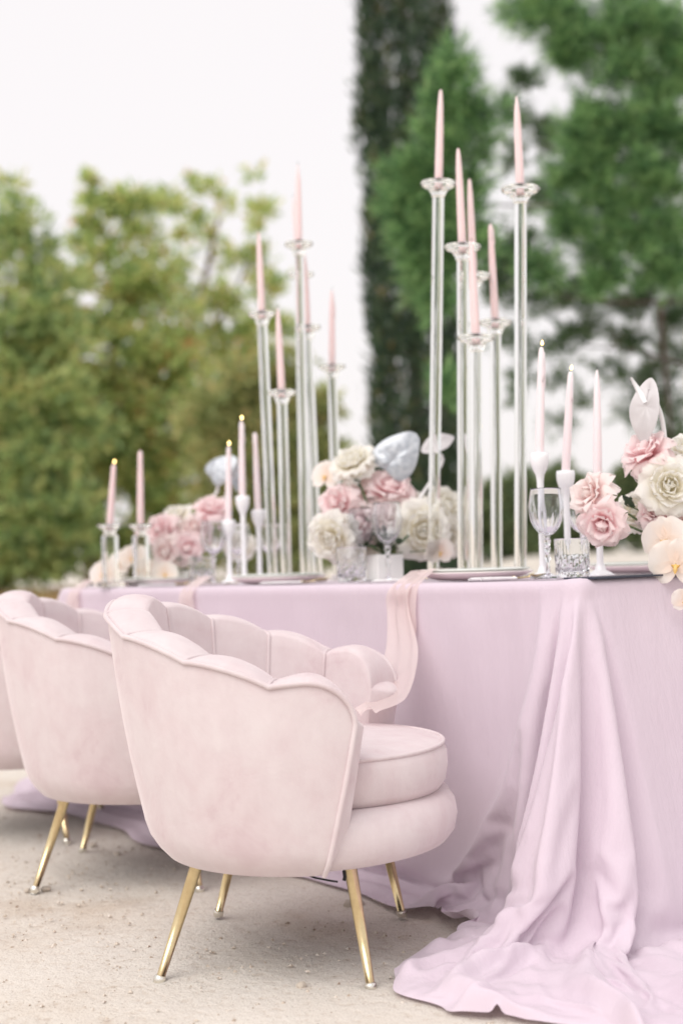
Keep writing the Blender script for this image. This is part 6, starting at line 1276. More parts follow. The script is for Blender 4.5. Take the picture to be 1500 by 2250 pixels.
-18,21,2,-19,-3,38,3,-10,-25,13,38,-19,-1,-31,-7,7,19,-14,6,-45,26,-24,46,-2,15,2,19,-28,5,-5,5,3,-32,-2,30,-22,-12,30,-21,28,8,-3,15,-9,0,-12,22,0,-6,-21,11,4,-11,15,6,-2,0,-8,11,-3,1,0,
-1,1,1,0,0,-1,1,-1,0,0,1,0,0,0,0,-13,7,4,2,1,0,0,0,0,0,0,-1,1,0,0,0,0,0,0,0,-1,1,-1,1,-1,1,-1,1,0,0,0,-1,1,0,-1,1,0,0,-1,1,0,0,-1,0,1,-9,8,0,0,-1,1,-5,1,3,-2,-5,-28,13,6,-2,-19,33,-55,57,
-62,19,1,6,44,-40,-15,32,9,-22,5,35,1,-21,-22,10,-1,13,-2,-35,8,14,-14,8,-47,-6,42,-11,8,23,5,23,-31,10,0,26,-1,-38,0,17,0,-50,29,21,-1,-25,11,32,-8,-5,-5,18,-3,-4,-8,7,-6,-1,11,3,-1,0,0,
0,-2,0,0,1,1,1,-2,0,0,0,2,-5,-7,0,1,2,-2,5,1,5,0,0,0,-1,1,-1,1,0,0,-1,1,0,-1,1,0,-1,1,0,0,0,0,0,0,0,0,-1,1,0,0,0,-1,1,0,-1,0,1,0,0,0,0,-1,-2,2,0,0,0,-3,1,-1,1,-4,4,-32,-7,18,20,-10,0,-21,
1,22,-35,20,-10,-11,45,25,-27,-23,3,23,17,-13,5,28,-26,-17,4,4,-12,19,-37,-17,18,-15,12,-8,-51,83,-47,4,31,9,15,-20,-1,11,4,-8,-11,4,4,-4,11,3,-25,31,-1,0,12,-8,-6,5,7,-4,-3,-3,2,-3,8,2,
0,0,0,0,0,-1,-1,1,1,0,-1,0,1,-1,1,0,-3,-1,-1,0,-11,4,12,1,0,-1,1,0,0,0,-1,1,0,0,-1,1,0,-1,1,0,0,0,-1,1,-1,1,-1,1,-1,1,0,-1,1,0,0,0,-1,1,0,0,0,0,-1,0,0,-1,1,-1,2,0,-1,-4,1,0,0,2,-17,0,5,-25,
11,25,-62,47,-42,-20,55,-30,-2,-35,114,-40,-6,0,-11,-30,14,-9,-26,18,5,21,-27,33,11,22,-45,-34,48,3,-24,-22,-32,51,-25,3,34,29,-5,-3,-6,9,3,-12,-2,-11,34,-14,-12,14,1,8,-2,4,6,-6,-7,12,-2,
-4,-3,1,-1,-1,9,1,-1,1,-1,-1,0,-2,1,2,1,-2,1,0,-1,1,-1,-1,-1,4,-12,3,8,1,-1,1,0,0,0,-1,1,0,-1,1,0,0,0,0,0,0,0,-1,1,0,0,0,0,0,0,0,0,-1,1,0,-1,1,0,0,0,0,-1,0,0,1,0,-1,0,0,0,0,0,0,-6,6,-5,2,
-9,-4,1,-5,-2,10,-29,37,-22,-50,26,-10,-4,-1,-33,-53,101,1,-16,-27,21,-24,-7,-8,3,21,-16,27,-27,26,37,23,-23,-51,13,32,-19,-27,5,1,-7,-2,27,39,-3,-4,6,2,-1,-10,5,10,11,-14,-2,-2,-2,2,-3,
16,1,-5,0,7,-5,-4,0,0,0,5,3,0,-1,1,-1,0,-2,1,2,-1,-1,1,0,-3,4,-3,0,3,-8,-1,7,1,1,0,0,0,-1,1,0,0,0,0,-1,1,0,-1,1,0,-1,1,0,0,0,-1,1,-1,1,0,0,0,0,0,-1,1,0,-1,1,0,-1,1,0,0,0,0,-1,-1,1,0,0,-1,
0,-2,-3,3,2,-21,6,15,-26,8,-2,-46,32,-32,6,51,-47,17,-2,-9,-59,-11,38,-1,15,3,-13,-12,-1,-3,3,28,-23,14,13,-39,78,28,-18,-18,-35,22,11,-39,16,-9,-5,0,11,43,5,1,9,-3,1,-4,-1,9,8,-7,-9,4,-7,
5,-2,15,-3,-8,9,-1,-3,-6,1,-1,5,5,0,0,1,-1,0,-1,-1,2,1,-3,2,0,1,-1,-4,3,-1,-7,7,2,1,0,0,-1,1,0,0,0,-1,1,0,0,0,0,0,-1,1,0,0,0,-1,1,0,0,0,0,-1,1,-1,1,0,0,0,-1,1,0,-1,1,0,0,0,0,-1,0,0,0,1,0,
-2,-1,1,1,-3,2,-14,2,-5,2,17,-61,23,-18,-6,25,-14,44,-9,-2,9,-10,-44,-2,6,35,-19,1,22,-3,-3,-8,3,-14,21,-15,5,-26,76,-2,-14,-8,-7,-14,9,-12,4,0,-16,5,-3,41,16,3,11,-2,-2,-3,4,6,3,-5,-9,4,
0,-4,2,11,-3,-7,10,-5,-3,-4,4,-1,6,1,-1,2,-1,0,0,-1,2,-1,-2,2,0,0,1,-1,1,-4,-1,3,2,0,-1,1,0,0,0,-1,1,0,0,0,0,-1,1,0,0,0,0,-1,1,0,0,0,0,0,0,0,0,0,0,-1,1,0,0,0,0,0,0,0,0,-1,0,1,0,-1,0,0,0,
0,-4,0,2,0,-11,-1,8,-19,11,-29,10,30,-20,-31,-16,2,0,1,0,-8,34,-11,-27,19,-24,-12,-1,-2,40,4,3,-31,39,-8,-31,-14,-19,-8,98,-6,38,-20,-27,-29,-3,-11,4,9,-11,0,-10,32,42,-1,-2,-2,-2,-4,3,9,
1,-3,-8,0,1,-2,5,5,0,-1,0,-5,-2,-1,0,5,4,-2,2,0,-1,-1,0,1,0,0,0,0,-1,1,-1,1,-8,6,2,0,1,0,0,0,-1,1,0,0,0,-1,1,0,0,-1,1,0,-1,1,0,0,0,-1,1,-1,1,-1,1,-1,1,0,0,0,-1,1,0,-1,1,0,-1,0,1,0,0,-1,0,
0,0,0,-1,-1,0,-2,3,-13,2,0,2,6,-21,23,-15,-40,-5,36,-14,11,-39,2,2,-26,31,9,-46,-11,37,3,20,-37,-12,15,3,23,5,-16,9,-7,-40,-26,94,-31,25,-1,3,-24,-11,-12,7,8,-11,1,-9,20,49,2,-2,-2,-1,-1,
-1,9,1,-3,-8,-1,-2,1,10,-2,1,3,-4,-4,-2,0,2,6,0,0,1,-1,0,-1,1,1,-2,1,0,0,0,0,-3,0,3,1,0,0,0,-1,1,0,0,0,-1,1,0,-1,1,0,0,0,0,0,0,0,-1,1,0,0,0,0,0,0,0,0,-1,1,0,0,0,0,0,0,0,0,0,0,0,-1,0,0,0,
0,0,0,-2,1,-2,1,-13,7,-7,4,-17,24,2,-45,-8,30,21,-25,-31,36,1,-1,25,-27,5,10,-18,-21,39,-5,23,-2,-49,14,-19,-8,5,25,9,10,-8,-76,36,28,48,-3,-37,-5,-2,-11,5,8,-2,-1,-7,-3,44,18,-2,-1,-2,-1,
-1,9,1,-3,-6,-2,-2,2,9,-4,4,-1,-5,-2,0,0,5,3,-1,1,0,-2,0,2,-1,0,1,-1,1,-1,1,-6,2,3,1,0,-1,1,0,0,0,-1,1,0,0,0,0,-1,1,0,-1,1,0,-1,1,0,0,0,0,0,-1,1,0,0,0,0,0,-1,1,0,-1,1,0,-1,1,0,0,0,0,0,-1,
0,1,-1,-1,-2,2,-2,-4,-5,5,-4,6,0,-5,-15,-24,-7,54,-10,-5,-10,-15,-2,10,-8,-10,-6,24,13,-23,-26,2,4,34,20,-15,-17,-37,23,-13,21,4,-9,28,7,1,-27,20,25,-41,-8,1,-7,3,5,0,0,-6,-4,28,34,-1,-2,
-2,-1,-1,9,2,-5,-4,-3,-2,7,4,-2,2,-4,-3,-1,0,3,4,0,0,0,0,0,0,0,-1,1,0,0,-5,2,-3,6,1,-1,1,0,0,0,-1,1,0,0,0,-1,1,0,0,0,0,0,-1,1,0,0,0,-1,1,-1,1,0,0,-1,1,-1,1,0,0,0,0,0,0,-1,1,0,0,0,-1,1,-1,
0,0,0,0,-3,1,-1,2,-12,5,-7,4,-7,5,4,-43,-1,22,8,-28,14,-46,11,-1,3,-20,40,2,-43,-1,18,0,-9,-1,-14,38,16,-7,-11,-27,-6,-20,37,-23,17,-29,12,20,0,5,14,-11,-5,0,-4,0,5,2,-2,-4,-4,12,46,2,-2,
-2,-2,0,8,3,-5,-4,-3,-1,9,-2,3,-2,-5,-1,0,2,5,-1,2,0,-1,-1,0,1,0,1,0,0,-1,-6,3,4,0,0,0,0,-1,1,0,0,0,-1,1,0,0,0,0,-1,1,0,0,0,0,-1,1,0,0,0,0,0,0,0,0,0,0,-1,1,0,-1,1,0,0,0,0,-1,0,1,0,-1,0,0,
1,-1,-1,0,-2,2,-12,7,-7,9,-3,3,-35,1,6,24,-48,8,-29,25,-4,5,9,-1,-34,-13,37,37,-3,-4,-13,-1,-34,-11,21,13,24,5,1,-10,-46,36,-50,43,-28,5,-2,5,9,7,1,-10,-3,-4,-2,4,5,-3,-2,-5,-3,44,19,-3,
-1,-3,0,8,3,-6,-4,-3,2,8,-3,4,-6,-3,0,0,4,4,0,0,0,-3,0,2,0,1,-1,-3,3,-6,5,1,1,0,-1,1,0,0,0,-1,1,0,0,0,-1,1,0,0,-1,1,0,-1,1,0,0,0,0,0,-1,1,0,0,0,0,0,0,0,-1,1,0,-1,1,0,-1,1,0,0,-1,1,-1,0,0,
0,-1,0,-2,-3,-3,-4,1,-3,6,-13,-2,-1,1,-23,-12,-18,64,-29,11,5,-9,12,6,6,-15,-43,7,11,25,-19,40,-21,-40,5,31,23,8,-13,8,-7,21,-55,-6,14,5,31,-1,-18,0,-5,-6,-4,-3,-3,2,6,-2,-3,-3,-3,25,36,
-2,-2,-3,-1,8,4,-6,-4,-2,6,4,-4,0,-4,-1,0,4,3,0,1,-1,0,0,-1,1,0,0,1,-5,2,3,0,-1,1,0,0,0,-1,1,0,0,0,-1,1,0,-1,1,0,0,0,0,0,0,0,-1,1,-1,1,0,0,-1,1,-1,1,-1,1,0,0,0,0,0,0,0,0,0,0,0,0,-1,0,0,1,
-2,-3,3,-1,-8,4,-8,10,-6,-7,-23,-1,10,21,-2,-42,2,8,16,-8,5,37,10,-7,-27,-18,8,-18,14,-36,7,-15,20,-2,-13,0,16,10,33,-6,-29,0,14,15,-19,3,-21,54,-15,-8,0,-7,0,-7,-3,-4,1,4,2,-4,-4,-2,9,46,
4,-3,-2,-2,7,5,-7,-4,-1,8,0,0,-5,-2,0,1,6,1,-1,1,0,-1,0,0,1,-1,-1,-2,2,2,0,0,0,0,-1,1,0,0,0,-1,1,0,0,0,0,-1,1,0,-1,1,0,-1,1,0,0,0,0,0,0,0,0,0,0,0,0,-1,1,0,-1,1,0,-1,1,0,0,0,0,0,-1,0,0,-1,
0,-2,2,-9,0,-3,-1,7,-25,5,6,8,-12,-23,14,16,-35,7,-22,-1,1,30,2,46,23,2,9,-45,12,11,-46,-51,29,-8,0,-53,9,9,23,16,-9,2,-7,-18,-8,8,-12,31,10,2,1,-11,-5,-2,-2,-7,0,3,4,-2,-4,-4,-2,40,21,-4,
-1,-2,6,6,-8,-3,2,7,-1,-3,-5,0,0,4,2,2,-1,0,0,-1,2,0,-1,-2,-3,5,0,1,0,0,0,0,0,0,-1,1,0,0,0,-1,1,0,0,0,0,0,0,0,0,0,0,-1,1,-1,1,-1,1,-1,1,0,0,0,0,0,0,0,0,0,0,0,0,-1,0,1,-1,1,-1,1,-2,1,-3,0,
-5,-7,10,-3,-19,3,5,6,-5,-17,2,-5,-13,-3,6,-11,-4,-19,13,26,-28,-1,-22,23,33,49,-2,33,37,-90,-2,-58,28,-19,-5,-12,1,21,11,-19,16,3,-20,-1,14,1,9,2,1,-1,-13,-4,-3,-5,-2,1,4,1,-3,-4,-3,24,
38,-4,-2,-3,5,7,-9,-2,7,1,-1,-5,-2,-1,4,4,1,0,-1,1,-2,1,1,-1,-3,1,3,0,0,0,-1,1,0,-1,1,0,0,0,-1,1,0,0,0,0,-1,1,0,-1,1,0,-1,1,0,0,0,0,0,0,0,0,-1,1,0,0,0,-1,1,0,-1,1,0,0,0,0,-1,1,-1,0,0,-1,
0,-1,-6,1,-8,2,1,-13,6,6,-5,-18,-2,1,28,-19,-27,-11,28,-8,-32,-52,-19,1,19,9,-14,-8,-35,21,29,63,92,-28,-2,-2,-29,5,-18,-4,-14,2,42,9,-22,31,-40,7,-3,-9,11,-13,1,13,1,1,-4,-5,-3,-1,2,3,-1,
-4,-4,7,46,5,-3,-3,4,7,-9,0,8,-1,-4,-4,0,1,6,0,1,0,-1,-2,3,-1,-1,-2,3,1,0,-1,1,0,0,0,0,0,0,-1,1,0,0,0,-1,1,0,0,-1,1,0,-1,1,0,0,0,0,0,0,0,0,0,0,0,0,-1,1,0,0,0,-1,1,0,0,-1,1,0,0,-1,0,0,0,-2,
0,1,-9,-5,10,-1,-21,7,6,-3,-17,-3,0,-5,16,1,-12,22,-5,-3,-6,-9,5,15,-2,41,4,0,-6,-54,-28,-43,36,60,16,-31,4,-5,1,-25,6,13,-25,2,49,-29,42,-40,5,7,-16,16,8,-1,1,-2,0,-3,-4,-3,-3,1,1,1,-2,
-4,-4,38,22,-3,-3,4,7,-8,3,4,-2,-5,-1,-1,4,3,0,0,0,-3,4,-1,-1,0,1,0,1,0,0,0,-1,1,0,0,0,0,0,0,0,0,0,-1,1,0,0,0,0,0,0,0,0,0,-1,1,-1,1,-1,1,-1,1,0,0,0,-1,1,0,0,0,0,-1,1,0,0,0,0,-1,0,0,-1,-1,
-1,-2,-11,4,-6,-3,7,-3,-16,-4,0,3,25,-27,-12,-8,-2,-23,2,11,11,-15,-14,6,-37,-5,0,7,54,-2,-38,-22,44,-3,16,12,-44,-9,41,-33,-14,35,-30,-6,38,-4,17,-23,6,0,8,0,-2,0,2,-2,-1,-1,-3,-3,-4,-1,
1,1,-1,-3,-4,21,38,-3,-4,2,8,-7,6,0,-4,-4,-1,3,5,1,-1,0,0,1,0,-2,0,2,0,0,0,-1,1,0,0,0,-1,1,0,0,0,-1,1,0,0,-1,1,0,-1,1,0,0,0,-1,1,0,0,0,0,0,0,0,0,-1,1,0,0,0,-1,1,0,0,0,0,0,0,0,0,-1,0,0,-1,
-2,-3,-6,7,-1,-18,9,-2,-14,-5,0,0,5,-3,-29,42,2,-34,15,0,-10,-13,8,25,-37,15,6,9,-12,-3,24,19,-18,-50,33,7,10,17,-9,-45,41,-31,-10,38,-13,-28,-4,15,19,0,6,-1,-2,4,-6,-1,6,1,-2,-2,-2,-3,-3,
-3,-1,1,1,-2,-4,3,45,7,-4,0,9,-4,4,-3,-6,0,1,5,1,1,0,-1,0,0,-1,1,1,0,-1,1,0,0,0,-1,1,0,0,0,-1,1,0,0,0,0,0,0,0,0,0,0,-1,1,0,0,0,0,0,0,0,0,0,0,0,0,-1,1,0,0,0,0,-1,1,0,0,0,0,-1,0,0,0,0,-1,-6,
-11,7,-10,4,0,-14,-5,1,1,8,-4,-29,8,-3,29,-9,-15,-1,0,6,21,-33,21,4,10,-16,19,-45,-16,14,3,-16,13,22,1,8,10,12,-54,35,-28,8,-9,14,9,-27,2,-3,9,3,3,1,8,-3,0,3,3,0,-3,-1,-3,-2,-4,-2,-1,0,0,
-3,-5,35,23,-5,0,8,-2,4,-6,-2,-2,5,3,0,0,1,0,-1,-2,2,0,1,0,0,0,-1,1,0,0,0,-1,1,0,-1,1,-1,1,0,0,-1,1,0,-1,1,0,0,0,-1,1,-1,1,-1,1,-1,1,-1,1,0,0,0,-1,1,0,-1,1,0,0,-1,0,1,0,-1,0,-1,-1,0,-6,2,
-1,-12,3,-13,-7,-1,3,0,-10,-8,11,11,-34,39,-15,31,2,13,26,-28,17,-1,-3,0,-3,-11,16,-1,-46,22,-21,3,-1,16,-2,26,23,2,-37,-17,-11,28,0,-24,24,-5,-2,-2,-3,1,0,0,7,-2,0,1,2,3,-1,-1,-3,-2,-4,
-3,-1,-1,0,-3,-5,18,41,-6,-1,11,-3,0,-8,1,2,5,0,0,0,0,0,0,1,0,0,0,-1,1,0,0,0,-1,1,0,0,0,0,0,0,-1,1,0,0,-1,1,0,0,0,-1,1,0,0,0,0,0,0,0,0,0,0,-1,1,0,0,0,0,0,0,0,-1,1,0,-1,1,-2,1,-1,0,-5,-14,
10,-11,4,-10,-9,1,2,-5,-3,-2,3,-4,-15,-5,-7,12,-36,5,25,-12,9,-4,-5,-2,-3,3,-8,-4,10,14,-29,44,-40,-24,-13,10,-5,3,44,-48,48,-3,-11,-8,24,4,-1,-9,-1,-2,-3,-3,-1,-1,1,1,0,2,1,3,1,0,-1,-3,
-3,-4,-3,-1,0,-1,-4,-1,44,7,-2,11,-1,-5,-5,1,6,2,-1,1,-3,2,0,1,0,0,0,0,0,0,-1,1,0,0,0,-1,1,0,0,0,0,-1,1,0,0,0,0,-1,1,0,0,0,-1,1,-1,1,-1,1,0,0,0,0,0,-1,1,0,-1,1,0,0,0,0,0,0,0,-3,3,-2,-2,-1,
0,-4,-10,-8,-10,-1,2,-5,-2,0,3,0,-3,0,1,-48,35,6,2,2,18,-8,-10,-8,-7,-15,8,-1,-4,-8,8,-6,16,24,0,1,-46,21,-33,10,90,-86,0,8,18,-5,8,8,10,0,1,-4,0,-2,-2,-2,-2,0,0,2,0,2,2,1,2,-1,-2,-4,-4,
-3,-2,-1,-2,-5,30,24,-2,11,-4,-7,-1,4,4,0,1,-3,1,1,0,1,-1,1,0,-1,1,0,0,0,-1,1,0,0,0,-1,1,0,0,-1,1,0,-1,1,0,0,0,-1,1,0,0,0,0,0,0,-1,1,-1,1,0,0,0,0,0,0,0,-1,1,0,0,0,-1,-2,2,-1,-3,-14,9,-10,
-5,-12,0,0,-4,0,0,1,0,0,2,4,15,-10,-16,9,-1,1,-2,-5,-3,-2,-1,4,-15,2,18,9,-19,-6,-34,7,33,-35,48,-10,34,-10,-2,47,-74,11,-4,6,-1,1,3,4,3,6,0,0,1,-1,-1,-3,-3,-2,0,1,1,3,1,2,0,0,-2,-3,-3,-3,
-3,-2,-5,14,39,-1,9,-6,-8,4,5,-1,3,-2,1,0,1,0,0,0,0,0,0,0,-1,1,0,0,0,-1,1,0,-1,1,0,0,0,0,0,0,0,-1,1,0,0,0,0,0,0,0,0,0,0,0,0,-1,1,0,-1,1,0,-1,1,0,0,0,0,0,-2,1,-1,-5,0,-4,-14,-12,0,-2,-1,-1,
1,1,1,1,1,4,15,-11,-17,-12,45,0,-4,-5,4,6,5,10,-9,9,1,-12,-24,25,-3,-9,-15,-19,55,-43,9,16,2,-13,-5,55,-27,-9,1,-1,-1,0,0,1,1,3,3,1,2,1,2,0,-1,-4,-2,0,-1,1,2,2,2,2,0,-2,-4,-3,-4,-2,-5,-4,
41,15,4,-9,-1,6,1,1,-1,0,1,1,-1,1,-1,1,0,-1,1,0,0,0,-1,1,0,-1,1,0,0,0,0,-1,1,0,-1,1,0,0,0,-1,1,-1,1,-1,1,-1,1,0,0,0,0,0,0,0,0,-1,1,0,0,0,-1,1,0,0,-1,-1,-7,2,-17,-13,-1,-2,0,1,1,1,1,1,-1,
8,2,-8,-12,4,-32,-28,0,-1,4,9,8,6,0,11,3,3,-27,-10,-6,8,0,1,-1,-28,58,-53,4,10,-17,-19,4,29,8,-3,1,1,-2,0,-1,1,-1,0,1,2,1,2,2,2,3,-1,-1,-3,-1,-1,1,1,1,3,1,2,-1,-2,-5,-4,-4,-8,25,33,-1,-14,
10,3,0,0,1,1,0,0,0,0,-1,1,0,0,0,-1,1,0,-1,1,0,0,0,-1,1,0,0,0,0,0,0,0,-1,1,0,0,0,0,0,0,0,0,-1,1,0,0,0,-1,1,0,0,0,0,0,-1,1,0,0,-2,1,-11,5,-10,-20,-2,-1,1,1,1,1,0,1,-1,1,2,0,-6,4,-14,4,26,1,
4,21,11,6,6,4,2,-1,-2,11,-23,-26,7,-5,1,1,24,25,19,-21,-29,7,-7,-44,-4,15,6,-6,0,-1,-1,1,-1,1,-1,0,0,0,0,0,1,2,2,2,3,0,0,-1,-3,0,0,2,2,2,2,1,-2,-5,-4,-7,5,48,-9,-2,8,-4,6,-1,0,0,0,-1,1,0,
0,0,-1,1,0,-1,1,0,0,0,-1,1,0,-1,1,0,0,0,0,0,0,1,-1,1,-1,1,-1,1,-1,1,-1,1,-1,0,0,0,1,-1,0,0,0,0,0,0,0,0,0,3,-2,-4,-3,-29,-3,0,1,1,0,0,0,1,-1,0,0,3,-1,-4,-11,0,10,-30,2,16,12,-3,-3,-4,-3,-1,
10,7,23,11,-38,-36,11,35,16,-65,-88,3,33,9,10,5,56,1,-17,-1,4,-2,-1,1,-1,1,-1,1,-1,-1,1,0,0,0,0,0,0,1,1,1,1,4,-1,0,0,-1,1,1,3,3,3,-1,-7,-4,-12,45,21,-2,-3,-5,-8,2,0,0,0,0,0,0,0,1,-1,0,1,
-1,1,-1,1,0,0,0,0,0,1,-1,1,0,0,0,0,0,0,0,0,1,-1,1,-1,1,-1,1,-1,1,-1,0,0,0,0,0,-1,0,1,0,-1,0,6,11,-19,-27,-6,1,1,0,1,-1,0,0,-1,0,-1,-3,6,-8,-6,1,0,-3,0,7,22,1,-22,-23,-25,-25,-21,-15,5,24,
73,63,15,-10,-48,-61,30,34,-3,-12,1,-2,-2,-24,0,17,-2,1,1,3,0,1,-1,1,-1,1,0,0,-1,1,0,-1,1,-1,0,1,0,0,0,2,0,1,1,0,0,0,1,2,4,7,0,-2,10,3,-18,-12,0,-1,-1,-1,1,0,0,0,0,0,0,0,0,0,0,0,0,0,0,0,
0,0,0,0,0,0,0,0,0,0,0,0,0,0,0,0,0,0,0,0,0,0,0,0,0,1,-1,0,0,1,-1,0,0,0,0,1,6,48,-41,-3,-4,-3,-3,-4,0,6,-2,-1,2,5,4,-17,0,0,0,1,12,-16,10,-18,-65,-22,-1,10,16,14,7,1,-24,-16,26,28,-3,-22,29,
11,-7,65,25,-37,-2,22,-15,-25,-6,-1,1,0,2,0,-1,1,0,1,-1,1,0,0,0,-1,1,0,0,0,-1,0,1,0,-1,1,0,0,1,0,1,-1,0,0,1,3,5,3,-21,-10,14,-1,0,0,1,-1,0,0,0,0,0,0,0,1,-1,1,-1,1,-1,1,-1,1,0,0,-1,1,-1,1,
0,0,0,0,0,0,0,-1,1,-1,1,0,0,-1,1,0,0,0,-1,1,0,0,-1,1,0,0,0,1,-3,-1,3,1,2,2,1,1,0,2,-9,-1,-2,-5,-5,-2,-1,7,3,-1,0,-11,43,-11,-51,-10,26,16,11,5,4,9,-10,9,14,-33,-37,11,36,1,30,61,-48,-114,
44,14,-23,15,26,3,3,0,1,0,-1,1,0,0,0,0,0,0,1,0,0,0,0,1,-1,1,0,0,0,0,0,0,1,-1,1,0,1,1,0,1,0,-3,-2,-6,5,-4,1,1,0,-1,1,0,0,0,0,0,0,0,0,0,-1,1,-1,1,0,0,0,0,0,0,0,0,0,-1,1,-1,1,-1,1,-1,1,0,0,
0,-1,1,0,0,-1,1,-1,1,-1,1,-1,1,0,-1,1,0,-1,1,-3,1,10,1,0,0,-1,1,-4,0,0,-1,0,-2,-3,-6,-7,13,2,2,13,-21,-13,-8,9,8,5,3,6,10,8,25,-27,-63,8,17,4,18,7,-6,14,-85,71,-12,0,15,5,-14,-4,1,0,0,0,
0,0,0,-1,0,0,0,0,0,0,0,0,0,0,1,-1,0,0,0,1,0,-1,0,1,-1,0,0,-1,1,-1,1,4,-2,-4,-1,0,-7,1,0,1,-2,1,0,1,-1,1,0,-1,-1,2,-1,1,0,0,0,0,0,-1,0,2,-2,0,-1,3,-2,1,1,0,0,0,-2,0,1,-1,2,-1,0,0,0,0,1,0,
-1,1,-1,1,-1,1,-1,-3,1,2,6,1,2,-4,0,0,1,0,1,1,1,1,1,-1,0,3,-3,-16,26,5,-9,-19,]
CN = (52, 145)
CW1 = 0.07450
CP = np.stack([np.cumsum(np.cumsum(np.array(a_).reshape(CN), axis=1), axis=0) for a_ in (CX, CY, CZ)], -1) * 0.0004
CP[:, :, 0] -= 2.0
nw_, nu_ = CN
rows = [[tuple(p) for p in CP[j]] for j in range(nw_)]
# carry the cloth on across the table and down its far side
last = CP[-1]
wl_ = CW1
for w_ in (0.62, 0.80, 0.95, 0.995, 1.015):
    rows.append([tuple(p + np.array([E2.x, E2.y, 0]) * (w_ - wl_)) for p in last])
for k_, h_ in enumerate((.04, .12, .24, .38, .52, .64, .72)):
    rows.append([tuple(p + np.array([E2.x, E2.y, 0]) * (1.03 + .02 * h_ + .03 * h_ * math.sin(i_ * .28) - wl_) - np.array([0, 0, min(h_, p[2] - .006)])) for i_, p in enumerate(last)])
b = MB()
b.grid(rows)
o = b.build('tablecloth', M['cloth'])
md = o.modifiers.new('smooth', 'SUBSURF')
md.levels = 0
md.render_levels = 1
tag(o, 'lilac linen tablecloth draped to the ground with a large corner fold', 'tablecloth')


# ------------------------------------------------------------------ napkins
def ribbon(b, path, widths, wdir, folds, amp, nrm, nj=15, phase=0.0, twist=0.0):
    """strip along path, pleated across its width"""
    n_ = len(path)
    # resample smoothly
    pts = []
    S = 7
    for i in range(n_ - 1):
        p0, p1, p2, p3 = path[max(i - 1, 0)], path[i], path[i + 1], path[min(i + 2, n_ - 1)]
        for k in range(S):
            t_ = k / S
            pts.append((0.5 * ((2 * p1) + (p2 - p0) * t_ + (2 * p0 - 5 * p1 + 4 * p2 - p3) * t_ * t_ + (3 * p1 - p0 - 3 * p2 + p3) * t_ ** 3), widths[i] * (1 - t_) + widths[i + 1] * t_))
    pts.append((path[-1], widths[-1]))
    N = len(pts)
    rows = []
    for i, (p, w) in enumerate(pts):
        g = i / (N - 1)
        row = []
        for j in range(nj):
            s_ = j / (nj - 1) - .5
            off = amp * math.sin(2 * math.pi * folds * (s_ + phase) + 1.5 * math.sin(g * 3.0)) * (0.45 + .55 * math.sin(math.pi * min(1, g * 1.6)))
            off += 0.004 * mnoise.noise(Vector((s_ * 5, g * 9, phase * 10)))
            wd = (wdir + nrm * (twist * g)).normalized()
            row.append(p + wd * (w * s_) + nrm * off + Vector((0, 0, -0.012 * g * math.sin(7 * s_ + phase * 9) * (i == N - 1))))
        rows.append(row)
    b.grid(rows)


OUT = -E2                                             # away from the table, towards the chairs


def napkin(s0, t0, label, drop, toward, group='chiffon napkins', tail=True, wide=.105, plate_h=.024):
    b = MB()
    e = tab(s0, 0)
    side = E1.copy()
    p0 = tab(s0 - .01, t0 + .10, plate_h + .006)
    p1 = tab(s0, t0, plate_h + .005)
    p2 = tab(s0 + .003, .045, plate_h - .002)
    p3 = e + OUT * .016 + Vector((0, 0, -.018))
    p4 = e + OUT * .022 + Vector((0, 0, -.07))
    path = [p0, p1, p2, p3, p4]
    wid = [wide * .5, wide * .55, wide * .62, wide * .75, wide * .85]
    for q, w in toward:
        path.append(q)
        wid.append(w)
    ribbon(b, path, wid, side, 2.2, .007, OUT, 27)
    if tail:
        s1 = s0 - .045
        e1 = tab(s1, 0)
        ribbon(b, [tab(s1 + .012, t0 + .06, plate_h + .009), tab(s1 + .006, t0, plate_h + .008), tab(s1 + .004, .042, plate_h - .002), e1 + OUT * .013 + Vector((0, 0, -.02)), e1 + OUT * .020 + Vector((0, 0, -drop))],
               [.022, .024, .028, .034, .036], side, 1.0, .004, OUT, 9, .3)
    o = b.build('napkin', M['napkin'])
    md = o.modifiers.new('smooth', 'SUBSURF')
    md.render_levels = 1
    md.levels = 0
    return tag(o, label, 'napkin', group)


# ------------------------------------------------------------------ plates and cutlery
def plate_set(s0, t0, where):
    c = tab(s0, t0)
    b = MB()
    b.lathe([(0, .004), (.085, .004), (.09, 0), (.096, .0005), (.122, .008), (.146, .018), (.150, .0205), (.149, .0225), (.144, .0215), (.12, .0125), (.098, .008), (0, .007)], 56)
    o = b.build('charger_plate', M['plate_pink'], fix=True)
    o.location = c
    tag(o, 'blush charger plate ' + where, 'plate', 'charger plates')
    b = MB()
    b.lathe([(0, .003), (.075, .003), (.08, 0), (.085, .0), (.118, .0075), (.140, .0125), (.1425, .0140), (.140, .0155), (.118, .0115), (.09, .006), (0, .005)], 56)
    o = b.build('dinner_plate', M['plate_mint'], fix=True)
    o.location = c + Vector((0, 0, .0135))
    tag(o, 'pale mint plate stacked on the charger ' + where, 'plate', 'stacked mint plates')


